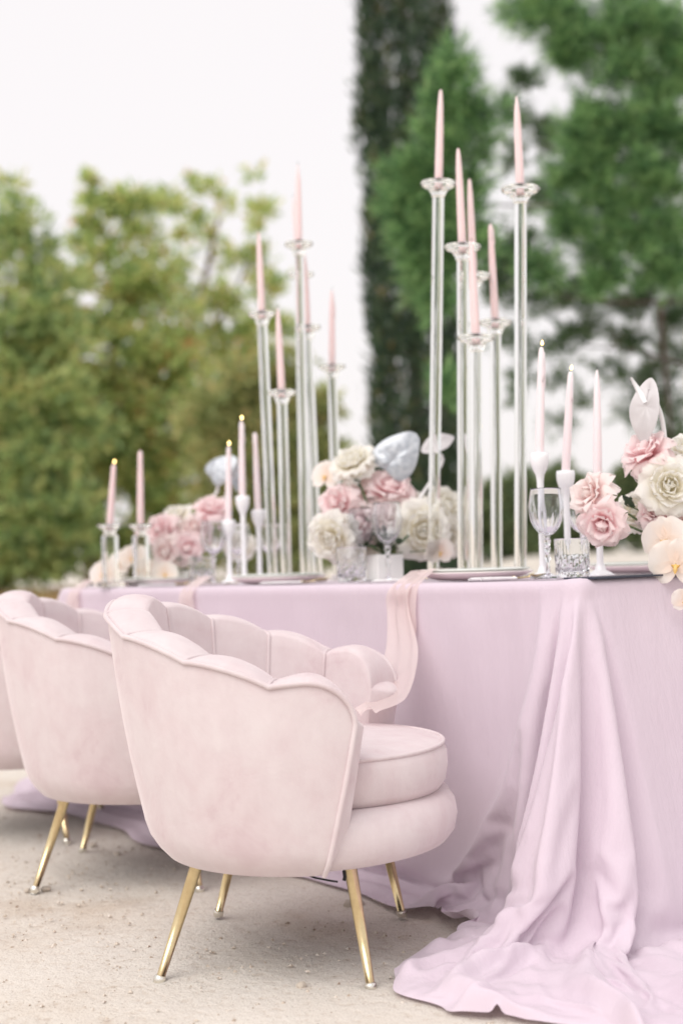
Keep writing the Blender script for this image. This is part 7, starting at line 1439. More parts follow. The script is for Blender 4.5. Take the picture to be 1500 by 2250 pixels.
def cutlery(s0, t0, kind, label, length=.20):
    """white handle by the table edge, gold head pointing across the table"""
    p = tab(s0, t0)
    root = thing(kind, label, 'cutlery', p, math.atan2(E2.y, E2.x), 'gold cutlery with white handles')
    b = MB()
    b.tube([(0, 0, .004), (.01, 0, .0045), (.06, 0, .0045), (.115, 0, .004)], [.0028, .0042, .0042, .003], 8)
    b.build('handle', M['handle'], root)
    b = MB()
    b.tube([(.113, 0, .004), (.135, 0, .0045), (length - .055, 0, .006)], [.003, .0022, .0024], 8)
    if kind == 'spoon':
        rows = []
        for i in range(9):
            a = i / 8
            w = .019 * math.sin(math.pi * (a * .93 + .035)) ** .7
            x = length - .058 + .062 * a
            rows.append([(x, w * sj, .0105 + .004 * a - .009 * (1 - sj * sj) * math.sin(math.pi * a)) for sj in (-1, -.66, -.33, 0, .33, .66, 1)])
        b.grid(rows)
    elif kind == 'fork':
        for k in (-1.5, -.5, .5, 1.5):
            b.tube([(length - .06, k * .001, .0055), (length - .04, k * .0048, .005), (length, k * .0046, .0075)], [.0022, .0016, .001], 5)
    else:
        b.box((length - .02, 0, .0045), (.048, .008, .0008))
    b.build('head', M['gold'], root)
    return root


settings = [(.55, .205, 'of the nearest place setting'), (1.45, .205, 'of the middle place setting, behind the nearest chair'), (2.18, .205, 'of the farthest place setting at the left end')]
for s_, t_, w_ in settings:
    plate_set(s_, t_, w_)
plate_set(.52, .80, 'across the table at far right')
for i, (s_, t_, w_) in enumerate(settings):
    wh = ('nearest plate', 'middle plate', 'farthest left plate')[i]
    cutlery(s_ - .225, .02, 'spoon', 'gold spoon with white handle right of the ' + wh, .215)
    cutlery(s_ - .190, .012, 'knife', 'white-handled gold knife right of the ' + wh, .205)
    cutlery(s_ + .185, .012, 'fork', 'white-handled gold fork left of the ' + wh, .19)
cutlery(.24, .60, 'spoon', 'gold spoon near the far plate, right of the tumbler', .215)
p = tab(.03, .24)  # thin slab put in for a dark line along the table end
b = MB()
b.box((0, 0, .002), (.20, .045, .0018), math.atan2(E2.y, E2.x))
o = b.build('dark_strip', M['navy'], smooth=False, fix=True)
o.location = p
tag(o, 'thin dark flat strip lying at the table end right of the tumbler', 'strip')

seat = Vector((-0.095, 3.08, 0))
napkin(.585, .06, 'peach chiffon napkin trailing from the nearest plate down to the chair seat', .125,
       [(at(884, 1420, 3.47), .115), (at(872, 1485, 3.38), .135), (at(850, 1536, 3.29), .12), (at(802, 1562, 3.17), .075)])
e_ = tab(1.62, 0)
napkin(1.62, .06, 'peach chiffon napkin hanging beside the middle plate', .12, [(e_ + OUT * .03 + Vector((0, 0, -.14)), .085), (e_ + OUT * .04 + Vector((0, 0, -.22)), .09)], tail=False)
e_ = tab(2.40, 0)
napkin(2.40, .06, 'peach chiffon napkin hanging beside the farthest plate at left', .12, [(e_ + OUT * .03 + Vector((0, 0, -.14)), .085), (e_ + OUT * .04 + Vector((0, 0, -.22)), .09)], tail=False)


# ------------------------------------------------------------------ candles and holders
def lean_matrix(a, b_):
    """frame at a whose z axis points to b_"""
    z = (b_ - a).normalized()
    x = Vector((1, 0, 0))
    y = z.cross(x).normalized()
    x = y.cross(z)
    m3 = Matrix((x, y, z)).transposed()
    return Matrix.Translation(a) @ m3.to_4x4()


def candle(base, tip, r0, label, m, lit=False, group='taper candles', drip=0, blunt=.42):
    root = bpy.data.objects.new('taper_candle', None)
    root.empty_display_size = .03
    link(root)
    root.matrix_world = lean_matrix(base, tip)
    tag(root, label, 'candle', group)
    h = (tip - base).length
    b = MB()
    prof = [(0, 0), (r0 * .92, 0), (r0, .006), (r0 * .97, h * .3), (r0 * .88, h * .6), (r0 * .72, h * .82), (r0 * (blunt + .13), h * .95), (r0 * blunt, h - .006), (r0 * blunt * .6, h - .001), (0, h)]
    b.lathe(prof, 20)
    if drip:
        rr = random.Random(drip)
        for k in range(3):
            a = rr.uniform(-1.2, .6)
            z1 = h * rr.uniform(.93, .97)
            z0 = h * rr.uniform(.62, .86)
            q = []
            for j in range(5):
                z = z1 + (z0 - z1) * j / 4
                rad = r0 * (blunt + .12 + (1 - z / h) * .9) if z > h * .8 else r0 * .86
                q.append((rad * math.cos(a), rad * math.sin(a), z))
            b.tube(q, [.0012, .0018, .0017, .0018, .0026], 6)
    b.build('wax', m, root, fix=True)
    b = MB()
    b.tube([(0, 0, h - .002), (.0006, 0, h + .004), (.0018, 0, h + .008)], .0009, 6)
    b.build('wick', M['wick'], root)
    if lit:
        b = MB()
        b.lathe([(0, h + .004), (.0016, h + .0055), (.0025, h + .008), (.0022, h + .011), (.0010, h + .0145), (0, h + .017)], 12, (.0016, 0, 0))
        b.build('flame', M['flame'], root)
    return root


def crystal_stick(base, cup, label, rr=.0165, cupr=.052, group='tall crystal candlesticks'):
    """clear rod with a foot collar and a thick saucer cup on top"""
    root = bpy.data.objects.new('crystal_candlestick', None)
    link(root)
    root.matrix_world = lean_matrix(base, cup)
    tag(root, label, 'candlestick', group)
    h = (cup - base).length
    b = MB()
    b.lathe([(0, .016), (rr, .016), (rr, h - .036), (0, h - .036)], 26)

    o = mesh_obj('rod', b.v, b.f, M['crystal'], root)
    fix_normals(o, sharp=True)
    b = MB()
    b.lathe([(0, 0), (.030, 0), (.030, .006), (.021, .0085), (.0205, .0155), (0, .0155)], 26)
    o = b.build('foot_collar', M['crystal'], root)
    fix_normals(o, sharp=True)
    b = MB()
    k = cupr / .052
    b.lathe([(0, h - .0355), (.019, h - .0355), (.0205, h - .033), (.0205, h - .028), (.027 * k, h - .020), (.029 * k, h - .014), (.040 * k, h - .010), (.050 * k, h - .004), (.052 * k, h + .001),
             (.0505 * k, h + .005), (.046 * k, h + .0062), (.032 * k, h + .001), (.0145, h - .004), (.0142, h - .018), (0, h - .018)], 40)
    o = b.build('cup', M['crystal'], root)
    fix_normals(o)
    return root


def fix_normals(o, sharp=False):
    bm = bmesh.new()
    bm.from_mesh(o.data)
    bmesh.ops.remove_doubles(bm, verts=bm.verts, dist=1e-6)
    bmesh.ops.recalc_face_normals(bm, faces=bm.faces)
    if sharp:
        for e in bm.edges:
            if len(e.link_faces) == 2 and e.calc_face_angle(0) > .6:
                e.smooth = False
    bm.to_mesh(o.data)
    bm.free()


def stick_and_candle(bpx, cpx, cpy, tpx, tpy, Y, Yc, label_stick, label_candle, cupr=.052, drip=0, blunt=.36):
    base = on_table(bpx, Y)
    cup = at(cpx, cpy, Yc)
    crystal_stick(base, cup, label_stick, cupr=cupr)
    ax = (cup - base).normalized()
    foot = cup - ax * .0165
    tip = at(tpx, tpy, Yc + (Yc - Y) * .2)
    candle(foot, tip, .0118, label_candle, M['wax'], drip=drip, blunt=blunt)


stick_and_candle(951, 963, 404, 968, 196, 4.10, 4.10, 'tall crystal candlestick leaning right, leftmost of the right-hand group', 'pink taper on the leftmost candlestick of the right-hand group')
stick_and_candle(1018, 1016, 543, 1006, 325, 3.98, 3.98, 'crystal candlestick of the right-hand group just right of its leftmost one', 'pink taper leaning left on the second candlestick of the right-hand group')
stick_and_candle(1044, 1040, 606, 1031, 392, 4.18, 4.18, 'crystal candlestick at the back of the right-hand group with half-hidden cup', 'pink taper at the back centre of the right-hand group')
stick_and_candle(1047, 1046, 742, 1035, 530, 3.84, 3.84, 'shortest crystal candlestick of the right-hand group, in front', 'pink taper on the shortest candlestick of the right-hand group')
stick_and_candle(1091, 1088, 708, 1077, 492, 4.20, 4.20, 'crystal candlestick behind and right of the shortest right-hand one', 'pink taper with wax drips second from right in the right-hand group', .050, drip=5, blunt=.5)
stick_and_candle(1143, 1143, 416, 1134, 210, 3.86, 3.86, 'tall crystal candlestick at the right end of the right-hand group', 'pink taper on the rightmost tall candlestick', .053, blunt=.2)
stick_and_candle(600, 575, 690, 568, 508, 4.62, 4.62, 'leftmost tall crystal candlestick of the left-hand group', 'pink taper on the leftmost candlestick of the left-hand group', .045, blunt=.25)
stick_and_candle(629, 619, 862, 610, 676, 4.50, 4.50, 'shortest crystal candlestick of the left-hand group', 'pink taper on the shortest candlestick of the left-hand group', .046, blunt=.3)
stick_and_candle(671, 656, 536, 654, 360, 4.66, 4.66, 'tallest crystal candlestick of the left-hand group', 'pink taper on the tallest candlestick of the left-hand group', .047, blunt=.15)
stick_and_candle(681, 661, 603, 644, 432, 4.95, 4.95, 'crystal candlestick right behind the tallest of the left-hand group', 'pink taper half hidden behind the tallest left-hand taper', .045, blunt=.15)
stick_and_candle(698, 675, 720, 669, 560, 4.74, 4.74, 'crystal candlestick leaning left with low cup, right of the tallest left-hand one', 'pink taper mostly hidden by the tallest left-hand rod', .045, blunt=.3)
stick_and_candle(742, 729, 806, 729, 636, 4.86, 4.86, 'crystal candlestick standing alone at the right of the left-hand group', 'pink taper alone against the pale sky left of the cypress', .046, drip=9, blunt=.3)


def white_holder(px, cpy, tpx, tpy, Y, lab_h, lab_c, lit=False, drip=0, k=1.0, blunt=.5):
    base = on_table(px, Y)
    q = at(px, cpy, Y)
    h = q.z - base.z
    b = MB()
    b.lathe([(0, 0), (.034 * k, 0), (.035 * k, .003), (.030 * k, .007), (.014 * k, .016), (.0085 * k, .035), (.0080 * k, h * .45), (.0085 * k, h - .07), (.0105 * k, h - .055), (.018 * k, h - .040), (.0225 * k, h - .024),
             (.0235 * k, h - .010), (.0222 * k, h), (.0200 * k, h + .0005), (.0125 * k, h - .006), (.0122 * k, h - .016), (0, h - .016)], 32)
    o = b.build('candle_holder', M['ceramic'], fix=True)
    o.location = base
    tag(o, lab_h, 'candle holder', 'white ceramic candle holders')
    candle(base + Vector((0, 0, h - .0155)), at(tpx, tpy, Y), .0112 * k, lab_c, M['wax_pale'], lit, 'pale tapers in white holders', drip, blunt)


white_holder(1193, 995, 1189, 762, 3.50, 'tall white ceramic candle holder, leftmost of the right-hand three', 'pale lilac taper leftmost of the three at right', True, 3)
white_holder(1249, 1034, 1253, 816, 3.58, 'white ceramic candle holder, middle of the right-hand three', 'pale lilac taper in the middle of the three at right', True, 4)
white_holder(1319, 1060, 1311, 812, 3.52, 'white ceramic candle holder half hidden behind the nearest pink roses', 'pale lilac taper rising behind the nearest pink roses', blunt=.28)
white_holder(505, 1143, 502, 980, 4.62, 'white ceramic candle holder, leftmost of the left-hand three', 'pale taper with orange flame, leftmost of the left-hand three', True, k=.98)
white_holder(537, 1090, 530, 924, 4.60, 'tallest white ceramic candle holder at left', 'pale taper with bright flame on the tallest left-hand white holder', True, 6, k=.98)
white_holder(571, 1120, 560, 950, 4.66, 'white ceramic candle holder, rightmost of the left-hand three', 'pale unlit taper, rightmost of the left-hand three', blunt=.6, k=.98)


def block_holder(px, cpy, tpx, tpy, Y, lab_h, lab_c, lit):
    base = on_table(px, Y)
    q = at(px, cpy, Y)
    h = q.z - base.z
    root = thing('crystal_holder', lab_h, 'candle holder', base, R(35), 'short crystal block holders')
    b = MB()
    b.box((0, 0, .010), (.036, .036, .0095))
    b.build('foot', M['crystal'], root, smooth=False, bevel=.003)
    b = MB()
    b.box((0, 0, (h - .036 + .0205) / 2), (.0215, .0215, (h - .036 - .0205) / 2))
    b.build('block', M['crystal'], root, smooth=False, bevel=.002)
    b = MB()
    b.lathe([(0, h - .0355), (.020, h - .0355), (.022, h - .030), (.018, h - .026), (.024, h - .018), (.043, h - .002), (.043, h + .001), (.038, h + .0015), (.013, h - .006), (.0126, h - .018), (0, h - .018)], 32)
    o = b.build('cup', M['crystal'], root)
    fix_normals(o)
    candle(base + Vector((0, 0, h - .0175)), at(tpx, tpy, Y), .0120, lab_c, M['wax'], lit, 'tapers in short crystal holders', 0, .55)


block_holder(243, 1153, 250, 1020, 4.85, 'short square crystal candle holder, leftmost on the table', 'lit pink taper, leftmost on the table', True)
block_holder(311, 1153, 308, 990, 4.86, 'short square crystal candle holder, second from left on the table', 'unlit pink taper second from left on the table', False)


# ------------------------------------------------------------------ glasses
def wine_glass(px, Y, label, h=.215, k=1.0, rz=0.0):
    base = on_table(px, Y)
    root = thing('wine_glass', label, 'glass', base, rz, 'faceted stem glasses')
    NF_ = 10
    z0, zr = h * .47, h
    b = MB()
    n2 = 100
    rows = []
    outer = [(.004, z0), (.012, z0 + .003), (.022, z0 + .010), (.0315, z0 + .022), (.0380, z0 + .036), (.0415, z0 + .050), (.0428, z0 + .062), (.0425, z0 + .076), (.0405, z0 + .090), (.0375, zr - .006), (.0368, zr - .001), (.0362, zr)]
    for r, z in outer:
        cut = max(0.0, min(1.0, 1.35 - abs((z - z0 - .036) / .026) ** 2))      # ground facets round the middle of the bowl
        row = []
        for j in range(n2):
            a = 2 * math.pi * j / n2
            w_ = (a * NF_ / (2 * math.pi)) % 1.0 - .5
            f_ = math.cos(math.pi / NF_) / math.cos(w_ * 2 * math.pi / NF_)
            q = r * k * (1 + cut * (f_ - 1))
            row.append((q * math.cos(a), q * math.sin(a), z))
        rows.append(row)
    for r, z in ((.0354, zr), (.0350, zr - .004), (.0388, z0 + .090), (.0408, z0 + .076), (.0408, z0 + .062), (.0388, z0 + .050), (.0352, z0 + .037), (.0290, z0 + .0245), (.0195, z0 + .0135), (.009, z0 + .007), (.001, z0 + .006)):
        rows.append([(r * k * math.cos(2 * math.pi * j / n2), r * k * math.sin(2 * math.pi * j / n2), z) for j in range(n2)])
    b.grid(rows, closev=True)
    m0 = len(b.v)
    b.f.append(tuple(range(n2))[::-1])
    b.f.append(tuple(range(m0 - n2, m0)))
    b.build('bowl', M['wineglass'], root, fix=True)
    b = MB()
    b.lathe([(0, 0), (.036, 0), (.0365, .0015), (.030, .003), (.010, .006), (.0055, .012), (.0050, z0 * .38), (.0078, z0 * .50), (.0078, z0 * .56), (.0052, z0 * .62), (.0085, z0 * .70), (.0055, z0 * .78), (.0100, z0 * .88), (.0060, z0 * .95), (.0098, z0 - .0006), (0, z0 - .0006)], 14)
    o = b.build('stem_and_foot', M['wineglass'], root, smooth=False)
    fix_normals(o)
    return root


def tumbler(px, Y, label, h=.094, r=.0415):
    base = on_table(px, Y)
    root = thing('tumbler', label, 'glass', base, .2, 'cut crystal tumblers')
    N_ = 36
    rows = []
    for z, rr, cut in ((0, .84, .0), (.004, .93, .0), (.010, .965, .035), (.022, .975, .055), (.034, .985, .055), (.046, .99, .045), (.056, .995, .012), (.076, 1.0, .006), (.086, 1.0, 0), (.092, 1.0, 0), (.094, .985, 0)):
        row = []
        for j in range(N_):
            a = 2 * math.pi * j / N_
            par = (j % 4 == 0)
            zz_ = int(z / .012)
            c = cut * (1 if (j + (2 if zz_ % 2 else 0)) % 4 == 0 else (0 if (j + (2 if zz_ % 2 else 0)) % 4 == 2 else .45)) if z < .05 else cut * (1 if par else (0 if j % 4 == 2 else .4))
            q = r * (rr - c)
            row.append((q * math.cos(a), q * math.sin(a), z * h / .094))
        rows.append(row)
    for z, rr in ((.0935, .955), (.088, .945), (.05, .92), (.024, .88), (.0165, .80), (.0145, .55)):
        rows.append([(r * rr * math.cos(2 * math.pi * j / N_), r * rr * math.sin(2 * math.pi * j / N_), z * h / .094) for j in range(N_)])
    b = MB()
    b.grid(rows, closev=True)
    n0 = len(b.v)
    b.f.append(tuple(range(N_))[::-1])
    b.f.append(tuple(range(n0 - N_, n0)))
    o = b.build('cut_body', M['cutglass'], root, smooth=False, fix=True)
    return root


wine_glass(1204, 3.43, 'faceted clear wine glass left of the nearest cut tumbler', .218)
wine_glass(1283, 3.66, 'faceted clear wine glass behind the nearest pink roses', .235, 1.02, .3)
wine_glass(797, 4.14, 'faceted clear wine glass at left before the middle bouquet', .212, .98, .2)
wine_glass(853, 4.02, 'faceted clear wine glass at right before the middle bouquet', .222, 1.02)
wine_glass(470, 4.62, 'faceted clear wine glass in front of the left bouquet', .205, .98)
wine_glass(524, 4.86, 'faceted clear wine glass between the left-hand white holders', .205, .98, .1)
wine_glass(596, 4.90, 'faceted clear wine glass behind the leftmost tall rod', .20, .95, .2)
tumbler(1258, 3.33, 'cut crystal tumbler at the near right corner of the table')
tumbler(773, 3.94, 'cut crystal tumbler before the middle bouquet', .098, .0425)
tumbler(441, 4.75, 'cut crystal tumbler beside the left bouquet', .094, .0405)

# ================================================================== FLOWERS
def petal_mesh(name, width, cup, reflex, point, roll, ruf, seed, m, sidecup=.35, rows=8, cols=7):
    r = random.Random(seed)
    off = Vector((seed * 1.7, seed * .9, 0))
    P = []
    y = z = 0.0
    for i in range(rows):
        a = i / (rows - 1)
        phi = cup * (1 - 2.1 * a) + reflex * max(0.0, (a - .55) / .45) ** 1.3
        if i:
            y += math.sin(phi) / (rows - 1)
            z += math.cos(phi) / (rows - 1)
        w = width * .5 * math.sin(math.pi * min(1.0, a * .60 + .14)) ** .9
        tipf = max(0.0, (a - .66) / .34)
        w *= (1 - tipf ** 2.4 * (.50 + .46 * point))
        row = []
        for j in range(cols):
            s_ = 2 * j / (cols - 1) - 1
            x = w * s_
            yy = y - sidecup * width * .25 * s_ * s_ * (1 - .7 * a) + roll * s_ * s_ * tipf
            zz_ = z - (.06 * (1 - point)) * s_ * s_ * a + point * .05 * (1 - abs(s_)) * tipf
            nz_ = mnoise.noise(Vector((s_ * 1.6, a * 2.4, 0)) + off) * ruf * a
            row.append((x + .3 * nz_, yy + nz_, zz_ + .5 * nz_ * abs(s_)))
        P.append(row)
    b = MB()
    b.grid(P)
    me = bpy.data.meshes.new(name)
    me.from_pydata(b.v, [], b.f)
    me.update()
    me.shade_smooth()
    me.materials.append(m)
    return me


PET = {}
for key, m in (('pink', M['p_pink']), ('blush', M['p_blush'])):
    PET[key] = {
        'core': [petal_mesh('petal', .85, .75, -.2, .2, .05, .04, s, m, 1.3) for s in (1, 2)],
        'mid': [petal_mesh('petal', .98, .62, .85, .5, .22, .12, s, m, .6, 10, 9) for s in (3, 4)],
        'out': [petal_mesh('petal', .90, .48, 1.65, .92, .28, .18, s, m, .22, 11, 9) for s in (5, 6, 7)],
    }
PET['white'] = {
    'core': [petal_mesh('petal', .80, .7, .1, .1, .06, .16, s, M['p_white'], 1.0) for s in (11, 12)],
    'mid': [petal_mesh('petal', .95, .6, .35, .15, .12, .20, s, M['p_white'], .6) for s in (13, 14)],
    'out': [petal_mesh('petal', 1.05, .45, .8, .25, .22, .16, s, M['p_white'], .3) for s in (15, 16, 17)],
}
PET['orchid'] = {
    'wide': [petal_mesh('petal', 1.35, .25, .25, .0, .05, .07, s, M['p_orchid'], .15) for s in (21, 22)],
    'sepal': [petal_mesh('petal', .80, .2, .2, .15, .04, .05, s, M['p_orchid'], .15) for s in (23, 24)],
}
ROSE = {  # count, tilt, scale, mesh kind, base radius, base height (in petal lengths)
    'pink': [(3, -4, .56, 'core', .05, .06), (5, 8, .66, 'core', .09, .04), (5, 24, .82, 'mid', .10, .0), (6, 44, .95, 'mid', .10, -.04), (7, 66, 1.0, 'out', .10, -.08), (6, 96, .96, 'out', .09, -.13)],
    'white': [(4, 0, .42, 'core', .06, .02), (6, 16, .50, 'core', .12, .0), (7, 32, .62, 'mid', .12, -.02), (8, 50, .78, 'mid', .11, -.05), (9, 68, .95, 'out', .10, -.09), (7, 90, 1.0, 'out', .09, -.13)],
}
ROSE['blush'] = ROSE['pink']


def basis(face, roll=0.0):
    z = Vector(face).normalized()
    x = Vector((0, 0, 1)).cross(z)
    x = x.normalized() if x.length > 1e-3 else Vector((1, 0, 0))
    y = z.cross(x)
    return Matrix((x, y, z)).transposed().to_4x4() @ Matrix.Rotation(roll, 4, 'Z')


def stem_child(root, pts, rads, m, name='stem', n=7):
    inv = root.matrix_world.inverted()
    b = MB()
    b.tube([inv @ Vector(p) for p in pts], rads, n)
    return b.build(name, m, root)


def bezier(p0, p1, p2, n=9):
    return [p0 * (1 - t_) ** 2 + p1 * 2 * t_ * (1 - t_) + p2 * t_ * t_ for t_ in [k / (n - 1) for k in range(n)]]


def rose(px, py, Y, Dpx, face, kind, label, group, to=None, bend=None, seed=0, openness=1.0):
    r = random.Random(seed * 31 + int(px))
    c = at(px, py, Y)
    lp = Dpx * Y / F * .52
    root = bpy.data.objects.new('rose', None)
    root.empty_display_size = .03
    link(root)
    root.matrix_world = Matrix.Translation(c) @ basis(face, r.uniform(0, 6)) @ Matrix.Translation((0, 0, -.18 * lp))
    tag(root, label, 'rose', group)
    k = 0
    for (cnt, tilt, sc_, mk, br, bz) in ROSE[kind]:
        ph = r.uniform(0, 6.28)
        for j in range(cnt):
            a = ph + 2 * math.pi * j / cnt + r.uniform(-.16, .16)
            tl_ = R(tilt * openness + r.uniform(-8, 8))
            s_ = sc_ * lp * r.uniform(.9, 1.1)
            # petal's outward side is local +y
            mw = Matrix.Rotation(a, 4, 'Z') @ Matrix.Translation((0, br * lp, bz * lp)) @ Matrix.Rotation(-tl_, 4, 'X') @ Matrix.Rotation(r.uniform(-.2, .2), 4, 'Z') @ Matrix.Diagonal((s_ * r.uniform(.88, 1.12), s_, s_, 1))
            ms = PET[kind][mk]
            inst('petal', ms[r.randrange(len(ms))], root, mw)
            k += 1
    b = MB()
    b.lathe([(0, -.36 * lp), (.05 * lp, -.33 * lp), (.11 * lp, -.22 * lp), (.12 * lp, -.12 * lp), (.08 * lp, .05 * lp), (0, .10 * lp)], 10)
    b.build('calyx', M['stem'], root, fix=True)
    if to is not None:
        z = Vector(face).normalized()
        s0 = c - z * (.5 * lp)
        mid = s0 - z * (.9 * lp) if bend is None else Vector(bend)
        stem_child(root, bezier(s0, mid, Vector(to)), .0028, M['stem'])
    return root


def orchid(px, py, Y, Dpx, face, label, group, to=None, seed=0):
    r = random.Random(seed + 5)
    c = at(px, py, Y)
    lp = Dpx * Y / F * .52
    root = bpy.data.objects.new('orchid', None)
    link(root)
    root.matrix_world = Matrix.Translation(c) @ basis(face, r.uniform(-.3, .3))
    tag(root, label, 'orchid', group)
    for a, kind, s_ in ((0, 'sepal', .95), (128, 'sepal', .95), (-128, 'sepal', .95), (66, 'wide', 1.02), (-66, 'wide', 1.02)):
        mw = Matrix.Rotation(R(a + r.uniform(-5, 5)), 4, 'Z') @ Matrix.Translation((0, .03 * lp, .012 * lp if kind == 'wide' else 0)) @ Matrix.Rotation(R(-84 + r.uniform(-6, 6)), 4, 'X') @ Matrix.Diagonal((s_ * lp, s_ * lp, s_ * lp, 1))
        inst('petal', PET['orchid'][kind][r.randrange(2)], root, mw)
    b = MB()
    b.tube([(0, -.02 * lp, .02 * lp), (0, -.10 * lp, .14 * lp), (0, -.22 * lp, .20 * lp), (0, -.34 * lp, .16 * lp)], [.05 * lp, .09 * lp, .08 * lp, .02 * lp], 8)
    for sx in (-1, 1):
        b.tube([(0, -.06 * lp, .08 * lp), (sx * .10 * lp, -.06 * lp, .16 * lp), (sx * .16 * lp, -.02 * lp, .22 * lp)], [.04 * lp, .06 * lp, .015 * lp], 6)
    b.build('lip', M['orchid_lip'], root)
    if to is not None:
        z = Vector(face).normalized()
        stem_child(root, bezier(c - z * .004, c - z * .03, Vector(to)), .0016, M['stem'])
    return root


def anthurium(px, py, Y, Hpx, face, roll, m, stem_pts, label, fold=.25, spadix=1.0, wide=.82, notch=1.0):
    c = at(px, py, Y)
    L = Hpx * Y / F
    root = bpy.data.objects.new('anthurium', None)
    link(root)
    root.matrix_world = Matrix.Translation(c) @ basis(face, R(roll))
    tag(root, label, 'anthurium', 'painted anthuriums')
    # heart outline: notch at y=+.42, tip at y=-.5
    NU_, NV_ = 28, 9
    rows = []
    for i in range(NU_ + 1):
        a = 2 * math.pi * i / NU_
        hx = .5 * wide * abs(math.sin(a)) ** (.75 if notch else 1.25) * (1 if math.sin(a) >= 0 else -1) * (.80 + .28 * notch * math.cos(a) if notch else .88 - .18 * math.cos(a))
        hy = .40 * math.cos(a) + .11 * notch * abs(math.sin(a)) ** 1.2 - .16 * notch * max(0.0, 1 - abs(math.sin(a)) * 1.6) * (1 if math.cos(a) > 0 else 0) - .12 * max(0, -math.cos(a)) ** 8
        row = []
        for j in range(NV_ + 1):
            t_ = j / NV_
            x, y = hx * t_, .26 * notch * (1 - t_) + hy * t_
            vein = .022 * abs(math.sin(a * 8.5)) * math.sin(math.pi * t_) ** .7 - .010 * math.exp(-(x / .05) ** 2)
            zz_ = fold * (x * x) * 1.6 - .30 * (y - .1) ** 2 + vein + .02 * mnoise.noise(Vector((x * 6, y * 6, px)))
            row.append((x * L, y * L, zz_ * L))
        rows.append(row)
    b = MB()
    b.grid(rows)
    b.build('spathe', m, root)
    if spadix:
        b = MB()
        b.tube([(0, .24 * L, .0), (0, .20 * L, .07 * L), (0, .12 * L, .17 * L * spadix), (0, .06 * L, .30 * L * spadix)], [.028 * L, .034 * L, .030 * L, .012 * L], 10)
        b.build('spadix', M['white_stem'], root)
    pts = [c + (root.matrix_world.to_3x3() @ Vector((0, .25 * L, -.004)))] + [Vector(p) for p in stem_pts]
    P2 = []
    for i in range(len(pts) - 1):
        p0, p1, p2, p3 = pts[max(i - 1, 0)], pts[i], pts[i + 1], pts[min(i + 2, len(pts) - 1)]
        for k in range(5):
            t_ = k / 5
            P2.append(0.5 * ((2 * p1) + (p2 - p0) * t_ + (2 * p0 - 5 * p1 + 4 * p2 - p3) * t_ * t_ + (3 * p1 - p0 - 3 * p2 + p3) * t_ ** 3))
    P2.append(pts[-1])
    stem_child(root, P2, .0052, M['white_stem'], n=9)
    return root


def vase(px, Y, w, h, label, rz=.4):
    base = on_table(px, Y)
    b = MB()
    b.box((0, 0, h / 2), (w / 2, w / 2, h / 2))
    o = b.build('vase', M['vase'], smooth=False, bevel=.004)
    o.location = base
    o.rotation_euler = (0, 0, rz)
    tag(o, label, 'vase', 'white square vases')
    return base + Vector((0, 0, h))


_lv = petal_mesh('leaf', .55, .25, .4, .9, .1, .08, 41, M['leaf'], .4)


def sprig(root_pt, spots_, label):
    """leafy green sprigs filling the vase"""
    root = thing('greenery', label, 'foliage', root_pt)
    r = random.Random(int(root_pt.x * 1000))
    for (px, py, Y) in spots_:
        tip = at(px, py, Y)
        pts = bezier(Vector((0, 0, -.01)), (tip - root_pt) * .5 + Vector((0, 0, .02)), tip - root_pt)
        b = MB()
        b.tube(pts, .0018, 6)
        b.build('stem', M['stem'], root)
        for k in range(3, 9):
            q = pts[k]
            mw = Matrix.Translation(q) @ Matrix.Rotation(r.uniform(0, 6.28), 4, 'Z') @ Matrix.Rotation(R(-r.uniform(40, 95)), 4, 'X') @ Matrix.Scale(r.uniform(.030, .046), 4)
            inst('leaf', _lv, root, mw)
    return root


# ---- right-hand bouquet, nearest the camera
G = 'right-hand bouquet'
v3 = vase(1500, 3.42, .10, .085, 'white square vase at the right edge under the orchids')
rose(1296, 1086, 3.30, 105, (-.80, -.45, .35), 'blush', 'pink rose leaning farthest left out of the right bouquet on a long green stem', G, at(1462, 1200, 3.42), at(1400, 1130, 3.36), 1)
rose(1322, 1152, 3.26, 100, (-.30, -.80, -.35), 'pink', 'pink rose hanging directly below the leftmost rose of the right bouquet', G, at(1465, 1200, 3.42), at(1390, 1150, 3.34), 2)
rose(1417, 990, 3.36, 112, (-.45, -.35, .65), 'pink', 'pink rose under the white anthurium at right', G, at(1475, 1200, 3.42), at(1445, 1060, 3.40), 3)
rose(1472, 1066, 3.30, 132, (-.12, -.97, .10), 'white', 'large open ivory rose facing out of the right bouquet', G, at(1482, 1200, 3.42), None, 4)
rose(1392, 1122, 3.42, 92, (-.45, -.75, .25), 'white', 'ivory rose half hidden behind the pink bud at right', G, at(1470, 1205, 3.42), None, 5)
rose(1440, 1126, 3.36, 82, (-.25, -.80, .45), 'pink', 'pink spiral rose below the large ivory rose at right', G, at(1476, 1205, 3.42), None, 6, .72)
rose(1506, 985, 3.40, 100, (-.2, -.6, .7), 'white', 'ivory rose cut by the right edge at the top of the bouquet', G, at(1490, 1200, 3.42), None, 7)
rose(1490, 1150, 3.40, 80, (-.1, -.9, .1), 'blush', 'peach pink rose between the ivory rose and the orchids at right', G, at(1488, 1210, 3.42), None, 8)
G = 'cream orchids of the right bouquet'
orchid(1462, 1186, 3.28, 105, (-.55, -.80, .10), 'cream orchid just under the pink spiral rose at right', G, at(1498, 1215, 3.40), 1)
orchid(1484, 1240, 3.24, 115, (-.25, -.95, -.05), 'cream orchid with orange centre at the table edge, right', G, at(1500, 1215, 3.40), 2)
orchid(1506, 1322, 3.20, 62, (-.5, -.8, -.2), 'small cream orchid hanging below the table edge at right', G, at(1505, 1220, 3.38), 3)
